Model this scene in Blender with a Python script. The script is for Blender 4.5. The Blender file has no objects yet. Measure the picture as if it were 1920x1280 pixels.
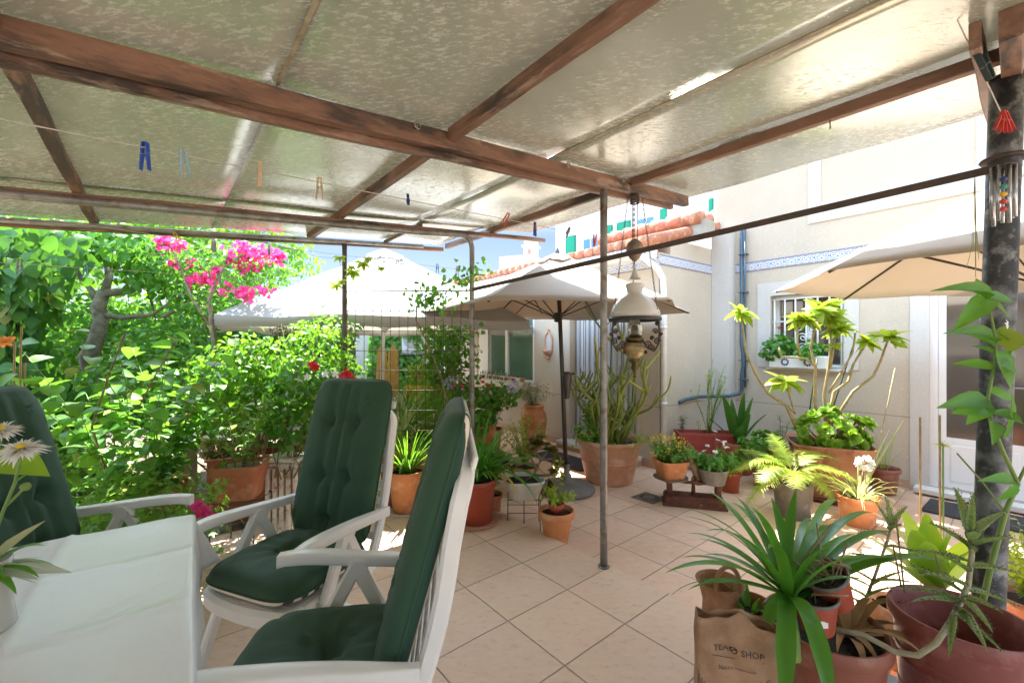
import bpy, math, random
import numpy as np
from mathutils import Vector
R = math.radians
random.seed(7); rng = np.random.default_rng(7)
SC = bpy.context.scene
COL = SC.collection
# ---------------------------------------------------------------- camera, sky, sun
cam_d = bpy.data.cameras.new('camera'); cam = bpy.data.objects.new('camera', cam_d); COL.objects.link(cam)
cam.location = (0, 0, 1.4); cam.rotation_euler = (R(90), 0, 0)
cam_d.lens = 15; cam_d.sensor_width = 36; cam_d.shift_y = 8/1920; cam_d.clip_start = .02; cam_d.clip_end = 500
SC.camera = cam
SUN_AZ = (-.30, 1.0); SUN_EL = R(60)
w = bpy.data.worlds.new('World'); SC.world = w; w.use_nodes = True
nt = w.node_tree; nt.nodes.clear()
sky = nt.nodes.new('ShaderNodeTexSky'); sky.sky_type = 'NISHITA'; sky.sun_disc = False
sky.sun_elevation = SUN_EL; sky.sun_rotation = math.atan2(SUN_AZ[0], SUN_AZ[1]); sky.air_density = 1.0; sky.dust_density = .3; sky.ozone_density = 1.0
bg = nt.nodes.new('ShaderNodeBackground'); bg.inputs[1].default_value = .15
wo = nt.nodes.new('ShaderNodeOutputWorld'); tint = nt.nodes.new('ShaderNodeMix'); tint.data_type = 'RGBA'; tint.blend_type = 'MULTIPLY'; tint.inputs[0].default_value = 1; 
tcw = nt.nodes.new('ShaderNodeTexCoord'); sxw = nt.nodes.new('ShaderNodeSeparateXYZ'); nt.links.new(tcw.outputs['Generated'], sxw.inputs[0])   # paler, dimmer band low in the sky
mrw = nt.nodes.new('ShaderNodeMapRange'); mrw.interpolation_type = 'SMOOTHSTEP'; mrw.inputs[1].default_value = math.sin(R(14)); mrw.inputs[2].default_value = math.sin(R(30)); nt.links.new(sxw.outputs[2], mrw.inputs[0])
tw = nt.nodes.new('ShaderNodeMix'); tw.data_type = 'RGBA'; tw.inputs[6].default_value = (.101, .095, .099, 1); tw.inputs[7].default_value = (1.6, 1.38, 1.06, 1); nt.links.new(mrw.outputs[0], tw.inputs[0]); nt.links.new(tw.outputs[2], tint.inputs[7])
nt.links.new(sky.outputs[0], tint.inputs[6]); nt.links.new(tint.outputs[2], bg.inputs[0]); nt.links.new(bg.outputs[0], wo.inputs[0])
sd = bpy.data.lights.new('sun', 'SUN'); sd.energy = 2.5; sd.angle = R(.5); sd.color = (1, .95, .87)
so = bpy.data.objects.new('sun', sd); COL.objects.link(so)
v = Vector((SUN_AZ[0], SUN_AZ[1], 0)).normalized()*math.cos(SUN_EL) + Vector((0, 0, math.sin(SUN_EL)))
so.rotation_euler = v.to_track_quat('Z', 'Y').to_euler()
SC.view_settings.view_transform = 'Standard'; SC.view_settings.look = 'None'; SC.view_settings.exposure = 3.42; SC.view_settings.gamma = 1
SC.render.engine = 'CYCLES'
SC.cycles.max_bounces = 7; SC.cycles.diffuse_bounces = 4; SC.cycles.glossy_bounces = 3; SC.cycles.transparent_max_bounces = 8

# ---------------------------------------------------------------- helpers
H = 1.4; F = 800.
def P(px, py, d): return np.array([(px-960)/F*d, d, H-(py-648)/F*d])       # a photo pixel at a distance, as a point of the yard
def G(px, py, z=0.): return P(px, py, F*(H-z)/(py-648))                     # where the sight line meets the floor
W = {}
def nrm(a):
    a = np.asarray(a, float); n = np.linalg.norm(a, axis=-1, keepdims=True); return a/np.maximum(n, 1e-9)
def tag(o, label=None, cat=None, group=None, kind=None):
    if label: o['label'] = label
    if cat: o['category'] = cat
    if group: o['group'] = group
    if kind: o['kind'] = kind
    return o
def thing(name, label, cat, loc=(0, 0, 0), group=None, local=False):
    o = bpy.data.objects.new(name, None); o.empty_display_size = .1; COL.objects.link(o); o.location = tuple(float(a) for a in loc)
    W[o.name] = np.zeros(3) if local else np.array([float(a) for a in loc])
    return tag(o, label, cat, group)
def curve_tpl(shape, segs=3, fold=.25, bend=.25):
    """leaf template, x across, y along 0..1, z up; quads only"""
    V = []; Fa = []
    for i in range(segs+1):
        t = i/segs
        if shape == 'ovate': wd = .34*math.sin(math.pi*min(1, t**.72*.97+.03))+.01
        elif shape == 'heart': wd = (.46*math.sin(math.pi*min(1, .22+t*.78)))*(1 if t > .01 else .7)+.005
        elif shape == 'round': wd = .48*math.sqrt(max(0, 1-(2*t-1)**2))+.04
        elif shape == 'lance': wd = .15*math.sin(math.pi*min(1, t**.8*.98+.02))+.008
        elif shape == 'needle': wd = .035*(1-t*.8)
        elif shape == 'petal': wd = .30*math.sin(math.pi*(.15+.7*t))
        z = -bend*t*t; 
        V += [(-wd, t, z+fold*wd), (0, t, z), (wd, t, z+fold*wd)]
    for i in range(segs):
        a = i*3
        Fa += [(a, a+1, a+4, a+3), (a+1, a+2, a+5, a+4)]
    return np.array(V), np.array(Fa)
TPL = {s: curve_tpl(s, n) for s, n in (('ovate', 5), ('heart', 6), ('round', 4), ('lance', 4), ('needle', 2), ('petal', 3))}
TPL['lobed'] = (np.array([(0, 0, 0), (-.15, .55, .03), (0, 1, -.08), (.15, .55, .03), (0, .12, 0), (-.30, .26, .05), (-.46, .66, -.03), (-.1, .42, 0), (0, .12, .001), (.30, .26, .05), (.46, .66, -.03), (.1, .42, 0)]),
                np.array([(0, 3, 2, 1), (4, 7, 6, 5), (8, 9, 10, 11)]))
class MB:
    def __init__(s): s.V = []; s.C = []; s.F = []; s.M = []; s.n = 0
    def add(s, V, Fs, mi=0, c=.5):
        V = np.asarray(V, float).reshape(-1, 3); s.V.append(V)
        s.C.append(np.full(len(V), c) if np.isscalar(c) else np.asarray(c, float))
        for f in Fs: s.F.append([int(i)+s.n for i in f]); s.M.append(mi)
        s.n += len(V); return s
    def addnp(s, V, Fa, mi, c):
        s.V.append(V); s.C.append(c); s.F += (Fa+s.n).tolist(); s.M += [mi]*len(Fa); s.n += len(V)
    def box(s, c, size, ax=None, mi=0, cc=.5, bev=0):
        c = np.asarray(c, float); h = np.asarray(size, float)/2
        ax = np.eye(3) if ax is None else np.asarray(ax, float)
        if bev <= 0:
            q = np.array([(x, y, z) for z in (-1, 1) for y in (-1, 1) for x in (-1, 1)])*h
            return s.add(c+q@ax, [(0, 2, 3, 1), (4, 5, 7, 6), (0, 1, 5, 4), (2, 6, 7, 3), (0, 4, 6, 2), (1, 3, 7, 5)], mi, cc)
        b = min(bev, h.min()*.9); V = []; idx = {}
        for sx in (-1, 1):
            for sy in (-1, 1):
                for sz in (-1, 1):
                    for k in range(3):
                        p = np.array([sx*h[0], sy*h[1], sz*h[2]]); 
                        for j in range(3):
                            if j != k: p[j] -= (sx, sy, sz)[j]*b
                        idx[(sx, sy, sz, k)] = len(V); V.append(p)
        Fs = []
        for k in range(3):
            o = [j for j in range(3) if j != k]
            for sg in (-1, 1):
                ring = []
                for a, bb in ((-1, -1), (1, -1), (1, 1), (-1, 1)):
                    t = [0, 0, 0]; t[k] = sg; t[o[0]] = a; t[o[1]] = bb; ring.append(idx[(*t, k)])
                Fs.append(ring if (sg > 0) != (k == 1) else ring[::-1])
        for k in range(3):
            i, j = [q for q in range(3) if q != k]
            for si in (-1, 1):
                for sj in (-1, 1):
                    t0 = [0]*3; t0[i] = si; t0[j] = sj; t1 = list(t0); t0[k] = -1; t1[k] = 1
                    Fs.append([idx[(*t0, i)], idx[(*t1, i)], idx[(*t1, j)], idx[(*t0, j)]])
        for sx in (-1, 1):
            for sy in (-1, 1):
                for sz in (-1, 1): Fs.append([idx[(sx, sy, sz, 0)], idx[(sx, sy, sz, 1)], idx[(sx, sy, sz, 2)]])
        return s.add(c+np.array(V)@ax, Fs, mi, cc)
    def bar(s, a, b, wd, ht, up=(0, 0, 1), mi=0, bev=0):
        a = np.asarray(a, float); b = np.asarray(b, float); y = nrm(b-a); x = nrm(np.cross(y, up)); z = np.cross(x, y)
        return s.box((a+b)/2, (wd, np.linalg.norm(b-a), ht), [x, y, z], mi, .5, bev)
    def sweep(s, pts, n, wd, ht, bev=.006, mi=0, cap=True):
        pts = np.asarray(pts, float); n = np.asarray(n, float); V = []; m = len(pts)
        for i in range(m):
            t = nrm(pts[min(i+1, m-1)]-pts[max(i-1, 0)]); x = nrm(np.cross(t, n)); u = np.cross(x, t); a, c = wd/2, ht/2; e = bev
            for dx, dz in ((-a, -c+e), (-a+e, -c), (a-e, -c), (a, -c+e), (a, c-e), (a-e, c), (-a+e, c), (-a, c-e)): V.append(pts[i]+x*dx+u*dz)
        Fs = [(i*8+k, i*8+(k+1) % 8, i*8+8+(k+1) % 8, i*8+8+k) for i in range(m-1) for k in range(8)]
        if cap: Fs += [list(range(8))[::-1], [(m-1)*8+k for k in range(8)]]
        return s.add(V, Fs, mi)
    def tube(s, pts, r, n=8, mi=0, cc=.5, cap=True, closed=False):
        pts = np.asarray(pts, float); m = len(pts)
        r = np.full(m, r) if np.isscalar(r) else np.asarray(r, float)
        V = []; x = None
        for i in range(m):
            t = nrm(pts[min(i+1, m-1)]-pts[max(i-1, 0)]) if not closed else nrm(pts[(i+1) % m]-pts[i-1])
            if x is None:
                x = np.cross(t, (0, 0, 1.)); 
                if np.linalg.norm(x) < .05: x = np.cross(t, (0, 1., 0))
            x = nrm(x-t*np.dot(x, t)); y = np.cross(t, x)
            for k in range(n):
                a = 2*math.pi*k/n; V.append(pts[i]+r[i]*(math.cos(a)*x+math.sin(a)*y))
        Fs = []
        for i in range(m if closed else m-1):
            j = (i+1) % m
            for k in range(n): Fs.append((i*n+k, i*n+(k+1) % n, j*n+(k+1) % n, j*n+k))
        if cap and not closed: Fs += [list(range(n))[::-1], [(m-1)*n+k for k in range(n)]]
        return s.add(V, Fs, mi, cc)
    def lathe(s, c, prof, n=32, mi=0, cc=.5, ax=None, sq=None, wob=0, close=False):
        c = np.asarray(c, float); V = []; ph = random.random()*6
        for (r, z) in prof:
            for k in range(n):
                a = 2*math.pi*k/n; rr = r*(1+wob*math.sin(3*a+ph+z*9))
                ca, sa = math.cos(a), math.sin(a)
                if sq:
                    e = sq; m = (abs(ca)**e+abs(sa)**e)**(-1/e); ca *= m; sa *= m
                V.append((rr*ca, rr*sa, z))
        V = np.array(V)
        if ax is not None: V = V@np.asarray(ax, float)
        Fs = []
        for i in range(len(prof)-1):
            for k in range(n): Fs.append((i*n+k, i*n+(k+1) % n, (i+1)*n+(k+1) % n, (i+1)*n+k))
        if close: Fs += [list(range(n))[::-1], [(len(prof)-1)*n+k for k in range(n)]]
        return s.add(c+V, Fs, mi, cc)
    def ball(s, c, r, n=10, mi=0, cc=.5, sc=(1, 1, 1)):
        c = np.asarray(c, float); V = []; m = n//2+1
        for i in range(m+1):
            th = math.pi*i/m
            for k in range(n): 
                a = 2*math.pi*k/n; V.append(c+r*np.array([math.sin(th)*math.cos(a)*sc[0], math.sin(th)*math.sin(a)*sc[1], -math.cos(th)*sc[2]]))
        return s.add(V, [(i*n+k, i*n+(k+1) % n, (i+1)*n+(k+1) % n, (i+1)*n+k) for i in range(m) for k in range(n)], mi, cc)
    def leaves(s, shape, pos, dr, up, size, wr=1., mi=0, c=None, jit=.35):
        """many leaves at once"""
        T, Fa = TPL[shape]; pos = np.asarray(pos, float).reshape(-1, 3); N = len(pos)
        if N == 0: return s
        dr = np.broadcast_to(np.asarray(dr, float), (N, 3))+rng.normal(0, jit*.6, (N, 3)); dr = nrm(dr)
        up = np.broadcast_to(np.asarray(up, float), (N, 3))+rng.normal(0, jit, (N, 3))
        x = nrm(np.cross(dr, up)); z = np.cross(x, dr)
        size = np.broadcast_to(np.asarray(size, float), (N,))*rng.uniform(.7, 1.2, N)
        ww = wr*rng.uniform(.8, 1.15, N)
        V = pos[:, None, :]+size[:, None, None]*(T[None, :, 0:1]*ww[:, None, None]*x[:, None, :]+T[None, :, 1:2]*dr[:, None, :]+T[None, :, 2:3]*z[:, None, :]*rng.uniform(.4, 1.6, (N, 1, 1)))
        if c is None: c = rng.uniform(0, 1, N)
        c = np.broadcast_to(c, (N,))
        Fs = (Fa[None]+(np.arange(N)*len(T))[:, None, None]).reshape(-1, 4)
        cv = c[:, None]+np.where(np.abs(T[:, 0]) < 1e-6, .20, -.10)[None, :]; cv = np.where(c[:, None] > .975, c[:, None], np.clip(cv, 0, .97)); s.addnp(V.reshape(-1, 3), Fs, mi, cv.reshape(-1)); return s
    def strap(s, base, dr, L, wd, droop=.9, segs=9, tip=.6, fold=.3, mi=0, c=None, twist=0., broad=False):
        """one long bending blade"""
        p = np.asarray(base, float).copy(); d = nrm(dr); c = random.random() if c is None else c
        side = np.cross(d, (0, 0, 1.)); side = nrm(side) if np.linalg.norm(side) > .05 else np.array([1., 0, 0])
        V = []; 
        for i in range(segs+1):
            t = i/segs; ww = wd/2*(min(1, .45+t*2.2)*min(1, ((1-t)/tip)**.75 if t > 1-tip else 1))+.0006
            if broad: ww = wd/2*math.sin(math.pi*(.06+.92*t**.8))**.75+.0006
            sd = nrm(side*math.cos(twist*t)+np.cross(d, side)*math.sin(twist*t)); up = np.cross(sd, d)
            V += [p-sd*ww+up*ww*fold, p.copy(), p+sd*ww+up*ww*fold]
            d = nrm(d+np.array([0, 0, -droop/segs*(.3+1.4*t)])); p = p+d*L/segs
        Fs = []
        for i in range(segs): a = i*3; Fs += [(a, a+1, a+4, a+3), (a+1, a+2, a+5, a+4)]
        cv = np.clip(np.tile([c+.10, c-.22, c+.10], segs+1), 0, .97)
        if random.random() < .35: cv[-3:] = 1.; cv[-6:-3] = np.maximum(cv[-6:-3], .8)
        return s.add(V, Fs, mi, cv)
    def build(s, name, mats, parent=None, smooth=True, world_off=None):
        me = bpy.data.meshes.new(name); V = np.concatenate(s.V)
        off = W.get(parent.name, np.zeros(3)) if parent else (np.zeros(3) if world_off is None else world_off)
        me.from_pydata((V-off).tolist(), [], s.F)
        mats = mats if isinstance(mats, (list, tuple)) else [mats]
        for m in mats: me.materials.append(m)
        if len(mats) > 1: me.polygons.foreach_set('material_index', s.M)
        at = me.attributes.new('var', 'FLOAT', 'POINT'); at.data.foreach_set('value', np.concatenate(s.C).astype(np.float32))
        me.polygons.foreach_set('use_smooth', [smooth]*len(me.polygons)); me.update()
        if smooth == 'auto': pass
        o = bpy.data.objects.new(name, me); COL.objects.link(o)
        if parent: o.parent = parent; W[o.name] = off
        else: o.location = tuple(off)
        return o
def angle_smooth(o, deg=35):
    me = o.data; me.polygons.foreach_set('use_smooth', [True]*len(me.polygons))
    try: me.set_sharp_from_angle(angle=R(deg))
    except Exception: pass
    return o
def copy_tree(o, parent=None):
    c = o.copy(); COL.objects.link(c)
    if parent: c.parent = parent
    for ch in list(o.children): copy_tree(ch, c)
    return c
# ---------------------------------------------------------------- materials
def newmat(name):
    m = bpy.data.materials.new(name); m.use_nodes = True; t = m.node_tree; b = t.nodes['Principled BSDF']; return m, t, b
def N_(t, typ, **k):
    n = t.nodes.new(typ)
    for a, b in k.items():
        if a.startswith('i_'): n.inputs[a[2:]].default_value = b
        elif a.startswith('n_'): n.inputs[int(a[2:])].default_value = b
        else: setattr(n, a, b)
    return n
def rgb(c): return (*c, 1)
def math_(t, op, a, b=None, c=None):
    n = t.nodes.new('ShaderNodeMath'); n.operation = op
    for i, x in enumerate((a, b, c)):
        if x is None: continue
        if isinstance(x, (int, float)): n.inputs[i].default_value = x
        else: t.links.new(x, n.inputs[i])
    return n.outputs[0]
def mixc(t, f, a, b, mode='MIX'):
    n = t.nodes.new('ShaderNodeMix'); n.data_type = 'RGBA'; n.blend_type = mode
    for sock, x in ((n.inputs[0], f), (n.inputs[6], a), (n.inputs[7], b)):
        if isinstance(x, (int, float)): sock.default_value = x
        elif isinstance(x, tuple): sock.default_value = rgb(x) if len(x) == 3 else x
        else: t.links.new(x, sock)
    return n.outputs[2]
def ramp(t, x, lo, hi):
    n = t.nodes.new('ShaderNodeMapRange'); n.inputs[1].default_value = lo; n.inputs[2].default_value = hi; t.links.new(x, n.inputs[0]); return n.outputs[0]
def noise(t, scale, detail=4, rough=.6, vec=None, stretch=None):
    n = N_(t, 'ShaderNodeTexNoise', i_Scale=scale, i_Detail=detail, i_Roughness=rough)
    if vec is None: vec = N_(t, 'ShaderNodeTexCoord').outputs['Object']
    if stretch:
        mp = t.nodes.new('ShaderNodeMapping'); mp.inputs['Scale'].default_value = stretch[:3]
        if len(stretch) > 3: mp.inputs['Rotation'].default_value = (0, 0, stretch[3])
        t.links.new(vec, mp.inputs[0]); vec = mp.outputs[0]
    t.links.new(vec, n.inputs['Vector']); return n.outputs['Fac']
def bump(t, b, h, s=.3, d=.01):
    n = N_(t, 'ShaderNodeBump', i_Strength=s, i_Distance=d); t.links.new(h, n.inputs['Height']); t.links.new(n.outputs[0], b.inputs['Normal'])
def M(name, c1, c2=None, rough=.6, metal=0., scale=6, lo=.35, hi=.65, bs=0., bscale=60, spec=.5, spots=None, sub=0, stretch=None, c3=None, s3=30):
    m, t, b = newmat(name); b.inputs['Roughness'].default_value = rough; b.inputs['Metallic'].default_value = metal
    b.inputs['Specular IOR Level'].default_value = spec
    c2 = c2 or tuple(min(1, x*.8) for x in c1)
    n = noise(t, scale, 6, stretch=stretch); col = mixc(t, ramp(t, n, lo, hi), c1, c2)
    if c3: col = mixc(t, ramp(t, noise(t, s3, 5), .52, .68), col, c3)
    t.links.new(col, b.inputs['Base Color'])
    t.links.new(math_(t, 'ADD', math_(t, 'MULTIPLY', n, .25), rough-.12), b.inputs['Roughness'])
    if bs: bump(t, b, noise(t, bscale, 4, stretch=stretch), bs)
    return m
def leafmat(name, c1, c2, rough=.42, tr=.38, tcol=None, veins=True):
    m, t, b = newmat(name); b.inputs['Roughness'].default_value = rough; b.inputs['Specular IOR Level'].default_value = .45
    at = N_(t, 'ShaderNodeAttribute', attribute_name='var')
    n = noise(t, 14, 2)
    f = math_(t, 'ADD', math_(t, 'MULTIPLY', at.outputs['Fac'], .75), math_(t, 'MULTIPLY', n, .25))
    col = mixc(t, f, c1, c2)
    old = math_(t, 'GREATER_THAN', at.outputs['Fac'], .975)
    col = mixc(t, math_(t, 'MULTIPLY', old, .7), col, (.35, .30, .04))
    t.links.new(col, b.inputs['Base Color'])
    n2 = noise(t, 55, 3); bump(t, b, n2, .25, .003); t.links.new(math_(t, 'ADD', rough-.12, math_(t, 'MULTIPLY', n2, .3)), b.inputs['Roughness'])
    tl = t.nodes.new('ShaderNodeBsdfTranslucent'); tc = mixc(t, .55, col, tcol or (min(1, c2[0]*1.9+.03), min(1, c2[1]*1.85), c2[2]*.9)); t.links.new(tc, tl.inputs[0])
    mx = t.nodes.new('ShaderNodeMixShader'); mx.inputs[0].default_value = tr
    t.links.new(b.outputs[0], mx.inputs[1]); t.links.new(tl.outputs[0], mx.inputs[2]); t.links.new(mx.outputs[0], t.nodes['Material Output'].inputs[0])
    return m
L_dark = leafmat('leaf_dark', (.025, .095, .014), (.07, .21, .03))
L_mid = leafmat('leaf_mid', (.045, .155, .016), (.13, .34, .045))
L_light = leafmat('leaf_light', (.055, .19, .018), (.17, .38, .035))
L_yel = leafmat('leaf_yellow_green', (.14, .26, .02), (.34, .45, .05))
L_lime = leafmat('leaf_lime', (.13, .28, .02), (.26, .44, .04), tr=.45)
L_fern = leafmat('leaf_fern', (.09, .26, .035), (.22, .44, .08))
L_strap = leafmat('leaf_strap', (.03, .13, .015), (.10, .30, .03), rough=.3, tr=.3)
L_grey = leafmat('leaf_grey_green', (.09, .14, .07), (.22, .28, .15))
L_var = leafmat('leaf_variegated', (.2, .32, .08), (.62, .68, .34))
L_cact = leafmat('cactus_skin', (.16, .22, .04), (.34, .38, .09), tr=.08)
L_red = leafmat('leaf_reddish', (.14, .06, .03), (.2, .2, .05))
L_cyc = leafmat('leaf_cycad', (.10, .24, .03), (.42, .48, .06))
FL_pink = leafmat('petal_pink', (.75, .02, .22), (.95, .12, .42), tcol=(1, .1, .4))
FL_white = leafmat('petal_white', (.8, .8, .76), (.92, .92, .9), tcol=(.9, .9, .85), tr=.25)
FL_red = leafmat('petal_red', (.5, .01, .02), (.8, .03, .05), tcol=(.9, .05, .05), tr=.2)
FL_rose = leafmat('petal_rose', (.6, .1, .15), (.75, .25, .3), tcol=(.9, .3, .3), tr=.25)
FL_org = leafmat('petal_orange', (.8, .25, .08), (.9, .5, .12), tcol=(.9, .4, .1), tr=.25)
FL_lil = leafmat('petal_lilac', (.4, .35, .6), (.6, .55, .8), tcol=(.6, .5, .8), tr=.25)
FL_yel = leafmat('petal_yellow', (.75, .5, .03), (.85, .7, .05), tcol=(.9, .7, .1), tr=.2)
bark = M('bark', (.36, .30, .22), (.16, .12, .085), .85, scale=14, bs=.8, bscale=50)
twig = M('twig', (.26, .20, .10), (.14, .11, .05), .7, scale=20, bs=.3)
gstem = M('green_stem', (.13, .25, .05), (.2, .28, .07), .5, scale=14)
tstem = M('tan_stem', (.40, .30, .13), (.22, .2, .08), .6, scale=30, bs=.3)
cane = M('bamboo_cane', (.42, .29, .12), (.3, .19, .07), .55, scale=20)
soil = M('soil', (.05, .035, .025), (.015, .01, .008), .95, scale=60, bs=.9, bscale=140)
terra = M('terracotta', (.50, .19, .09), (.42, .14, .07), .75, scale=5, bs=.12, bscale=90, c3=(.56, .30, .19), s3=7)
terra_pale = M('pale_terracotta', (.62, .33, .21), (.54, .27, .17), .8, scale=4, bs=.15, bscale=80, c3=(.68, .46, .34), s3=6)
terra_or = M('orange_terracotta', (.62, .26, .10), (.52, .19, .07), .7, scale=5, bs=.12, bscale=90, c3=(.66, .38, .22), s3=8)
p_red = M('red_plastic', (.40, .075, .035), (.33, .06, .03), .4, scale=5)
p_maroon = M('maroon_plastic', (.25, .065, .05), (.19, .05, .04), .5, scale=5, c3=(.30, .12, .10), s3=12)
p_brown = M('brown_plastic', (.27, .085, .045), (.2, .06, .035), .48, scale=5, c3=(.32, .14, .09), s3=10)
p_wine = M('wine_plastic', (.42, .07, .06), (.34, .055, .05), .45, scale=5)
p_grey = M('grey_bucket', (.16, .15, .13), (.10, .095, .085), .5, scale=6, c3=(.24, .22, .19), s3=12)
p_white = M('white_bowl', (.70, .68, .62), (.55, .52, .46), .5, scale=9)
stone = M('stone', (.30, .28, .24), (.19, .175, .15), .85, scale=14, bs=.4, bscale=50)
concrete = M('concrete', (.46, .42, .36), (.36, .33, .28), .9, scale=7, bs=.25, bscale=60)
steel = M('galvanised_pipe', (.30, .295, .28), (.19, .185, .175), .42, .55, scale=9, bs=.1, c3=(.16, .11, .08), s3=16)
steel_dk = M('dark_pipe', (.045, .048, .052), (.16, .17, .18), .45, .4, scale=9, lo=.5, hi=.62, bs=.15, c3=(.26, .27, .27), s3=20)
iron = M('iron_bar', (.055, .042, .038), (.09, .06, .045), .6, .3, scale=20)
iron_l = M('thin_iron', (.10, .085, .075), (.16, .12, .09), .6, .4, scale=30)
rust = M('rusty_iron', (.17, .06, .035), (.09, .035, .022), .75, .2, scale=12, bs=.3, bscale=80, c3=(.26, .12, .06), s3=25)
bronze = M('umbrella_pole_paint', (.05, .042, .036), (.07, .06, .05), .38, .3)
white_pl = M('white_plastic', (.80, .80, .78), (.74, .74, .72), .32, scale=4)
white_pt = M('white_paint', (.80, .79, .76), (.72, .71, .68), .45, scale=4)
pvc = M('white_frame', (.80, .80, .80), (.76, .76, .76), .3, scale=3)
bluepipe = M('blue_grey_pipe', (.07, .12, .16), (.05, .09, .125), .4, scale=6)
black = M('black_plastic', (.02, .02, .022), (.03, .03, .03), .4)
rope = M('cord', (.55, .53, .48), (.42, .40, .36), .8, scale=60)
wood_pin = M('pin_wood', (.55, .42, .26), (.42, .31, .19), .7, scale=50)
woodbox = M('red_brown_wood', (.25, .075, .03), (.17, .045, .02), .45, scale=6, stretch=(1, 1, 9), bs=.15)
palewood = M('pale_board', (.62, .56, .42), (.5, .45, .33), .7, scale=8)
redtile = M('roof_tile', (.50, .20, .12), (.38, .15, .09), .85, scale=8, bs=.3, c3=(.56, .36, .24), s3=14)
def hexm(name, c, rough=.4): return M(name, c, tuple(x*.85 for x in c), rough, scale=20)
pinm = {'blue': hexm('pin_blue', (.01, .07, .42)), 'sky': hexm('pin_sky', (.25, .42, .55)), 'wood': wood_pin, 'navy': hexm('pin_navy', (.02, .035, .2)),
        'red': hexm('pin_red', (.55, .05, .04)), 'grey': hexm('pin_grey', (.2, .22, .24)), 'yellow': hexm('pin_yellow', (.75, .45, .03)),
        'teal': hexm('pin_teal', (.03, .28, .24)), 'maroon': hexm('pin_maroon', (.2, .05, .04)), 'black': hexm('pin_black', (.03, .05, .05)), 'violet': hexm('pin_violet', (.08, .07, .25))}
def glassm(name, c, rough=.05):
    m, t, b = newmat(name); b.inputs['Base Color'].default_value = rgb(c); b.inputs['Roughness'].default_value = rough; b.inputs['Specular IOR Level'].default_value = 1.; b.inputs['IOR'].default_value = 1.6
    return m
pane = glassm('window_glass', (.10, .17, .13))  # green base colour stands in for garden reflected in the annex windows
pane_dk = glassm('door_glass', (.075, .062, .05), .08)
def clearglass(name, c, tr=.8):
    m, t, b = newmat(name); b.inputs['Base Color'].default_value = rgb(c); b.inputs['Roughness'].default_value = .04
    b.inputs['Transmission Weight'].default_value = tr; b.inputs['IOR'].default_value = 1.2; return m
lampglass = clearglass('lamp_glass', (.9, .88, .8), .9)
opal = M('opal_glass', (.60, .58, .54), (.52, .50, .46), .2, scale=3)
brass = M('aged_brass', (.13, .085, .03), (.07, .055, .025), .35, .8, scale=20)
ceram = M('painted_ceramic', (.36, .28, .12), (.10, .13, .06), .2, scale=16, c3=(.35, .10, .06), s3=22)
# wood of the pergola: red brown, weathered dark stretches and pale flakes
def woodmat(name, an):
    m, t, b = newmat(name)
    mp = t.nodes.new('ShaderNodeMapping'); mp.vector_type = 'TEXTURE'; mp.inputs['Rotation'].default_value = (0, 0, an); mp.inputs['Scale'].default_value = (4.5, 1, 1); t.links.new(N_(t, 'ShaderNodeTexCoord').outputs['Object'], mp.inputs[0]); tc = mp.outputs[0]
    fine = noise(t, 26, 6, .7, tc, (1, 1, 1)); big = noise(t, 5, 6, .7, tc); fl = noise(t, 11, 8, .75, tc)
    c = mixc(t, ramp(t, fine, .3, .7), (.25, .130, .080), (.14, .074, .047))
    c = mixc(t, ramp(t, big, .50, .58), c, (.05, .032, .024)); c = mixc(t, math_(t, 'MULTIPLY', ramp(t, fl, .55, .64), .6), c, (.40, .29, .21))
    t.links.new(c, b.inputs['Base Color']); b.inputs['Roughness'].default_value = .62; bump(t, b, fine, .5, .006); return m
wood = woodmat('pergola_wood', math.atan2(.83, 1.)); wood_r = woodmat('rafter_wood', math.atan2(1., -.83))
# sheet metal of the pergola roof: dull zinc that mirrors the yard, freckled with pale oxide
def roofmat():
    m, t, b = newmat('roof_sheet'); tc = N_(t, 'ShaderNodeTexCoord').outputs['Object']
    a = noise(t, 5, 6, .65, tc, (1, 3.2, 1, R(39.7))); f = noise(t, 26, 8, .75, tc, (1, 2.6, 1, R(39.7))); big = noise(t, .9, 3, .5, tc)
    c = mixc(t, ramp(t, a, .35, .7), (.40, .405, .345), (.50, .49, .44)); c = mixc(t, ramp(t, big, .35, .65), c, (.47, .465, .43))
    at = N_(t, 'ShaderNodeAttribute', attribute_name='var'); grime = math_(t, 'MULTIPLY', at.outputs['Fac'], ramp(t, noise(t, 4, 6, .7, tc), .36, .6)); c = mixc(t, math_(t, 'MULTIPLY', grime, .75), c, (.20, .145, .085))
    sp = math_(t, 'MULTIPLY', ramp(t, f, .52, .60), ramp(t, noise(t, 1.5, 5, .65, tc), .38, .56))
    c = mixc(t, math_(t, 'MULTIPLY', sp, .42), c, (.72, .71, .67)); t.links.new(c, b.inputs['Base Color'])
    t.links.new(math_(t, 'SUBTRACT', .62, math_(t, 'MULTIPLY', sp, .4)), b.inputs['Metallic'])
    t.links.new(math_(t, 'ADD', .13, math_(t, 'ADD', math_(t, 'MULTIPLY', sp, .35), math_(t, 'MULTIPLY', a, .12))), b.inputs['Roughness'])
    bump(t, b, math_(t, 'ADD', a, math_(t, 'MULTIPLY', f, .25)), .25, .004)
    tl = t.nodes.new('ShaderNodeBsdfTranslucent'); tl.inputs[0].default_value = (.62, .58, .46, 1); mx = t.nodes.new('ShaderNodeMixShader'); mx.inputs[0].default_value = .17
    t.links.new(b.outputs[0], mx.inputs[1]); t.links.new(tl.outputs[0], mx.inputs[2]); t.links.new(mx.outputs[0], t.nodes['Material Output'].inputs[0]); return m
roofm = roofmat()
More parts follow.
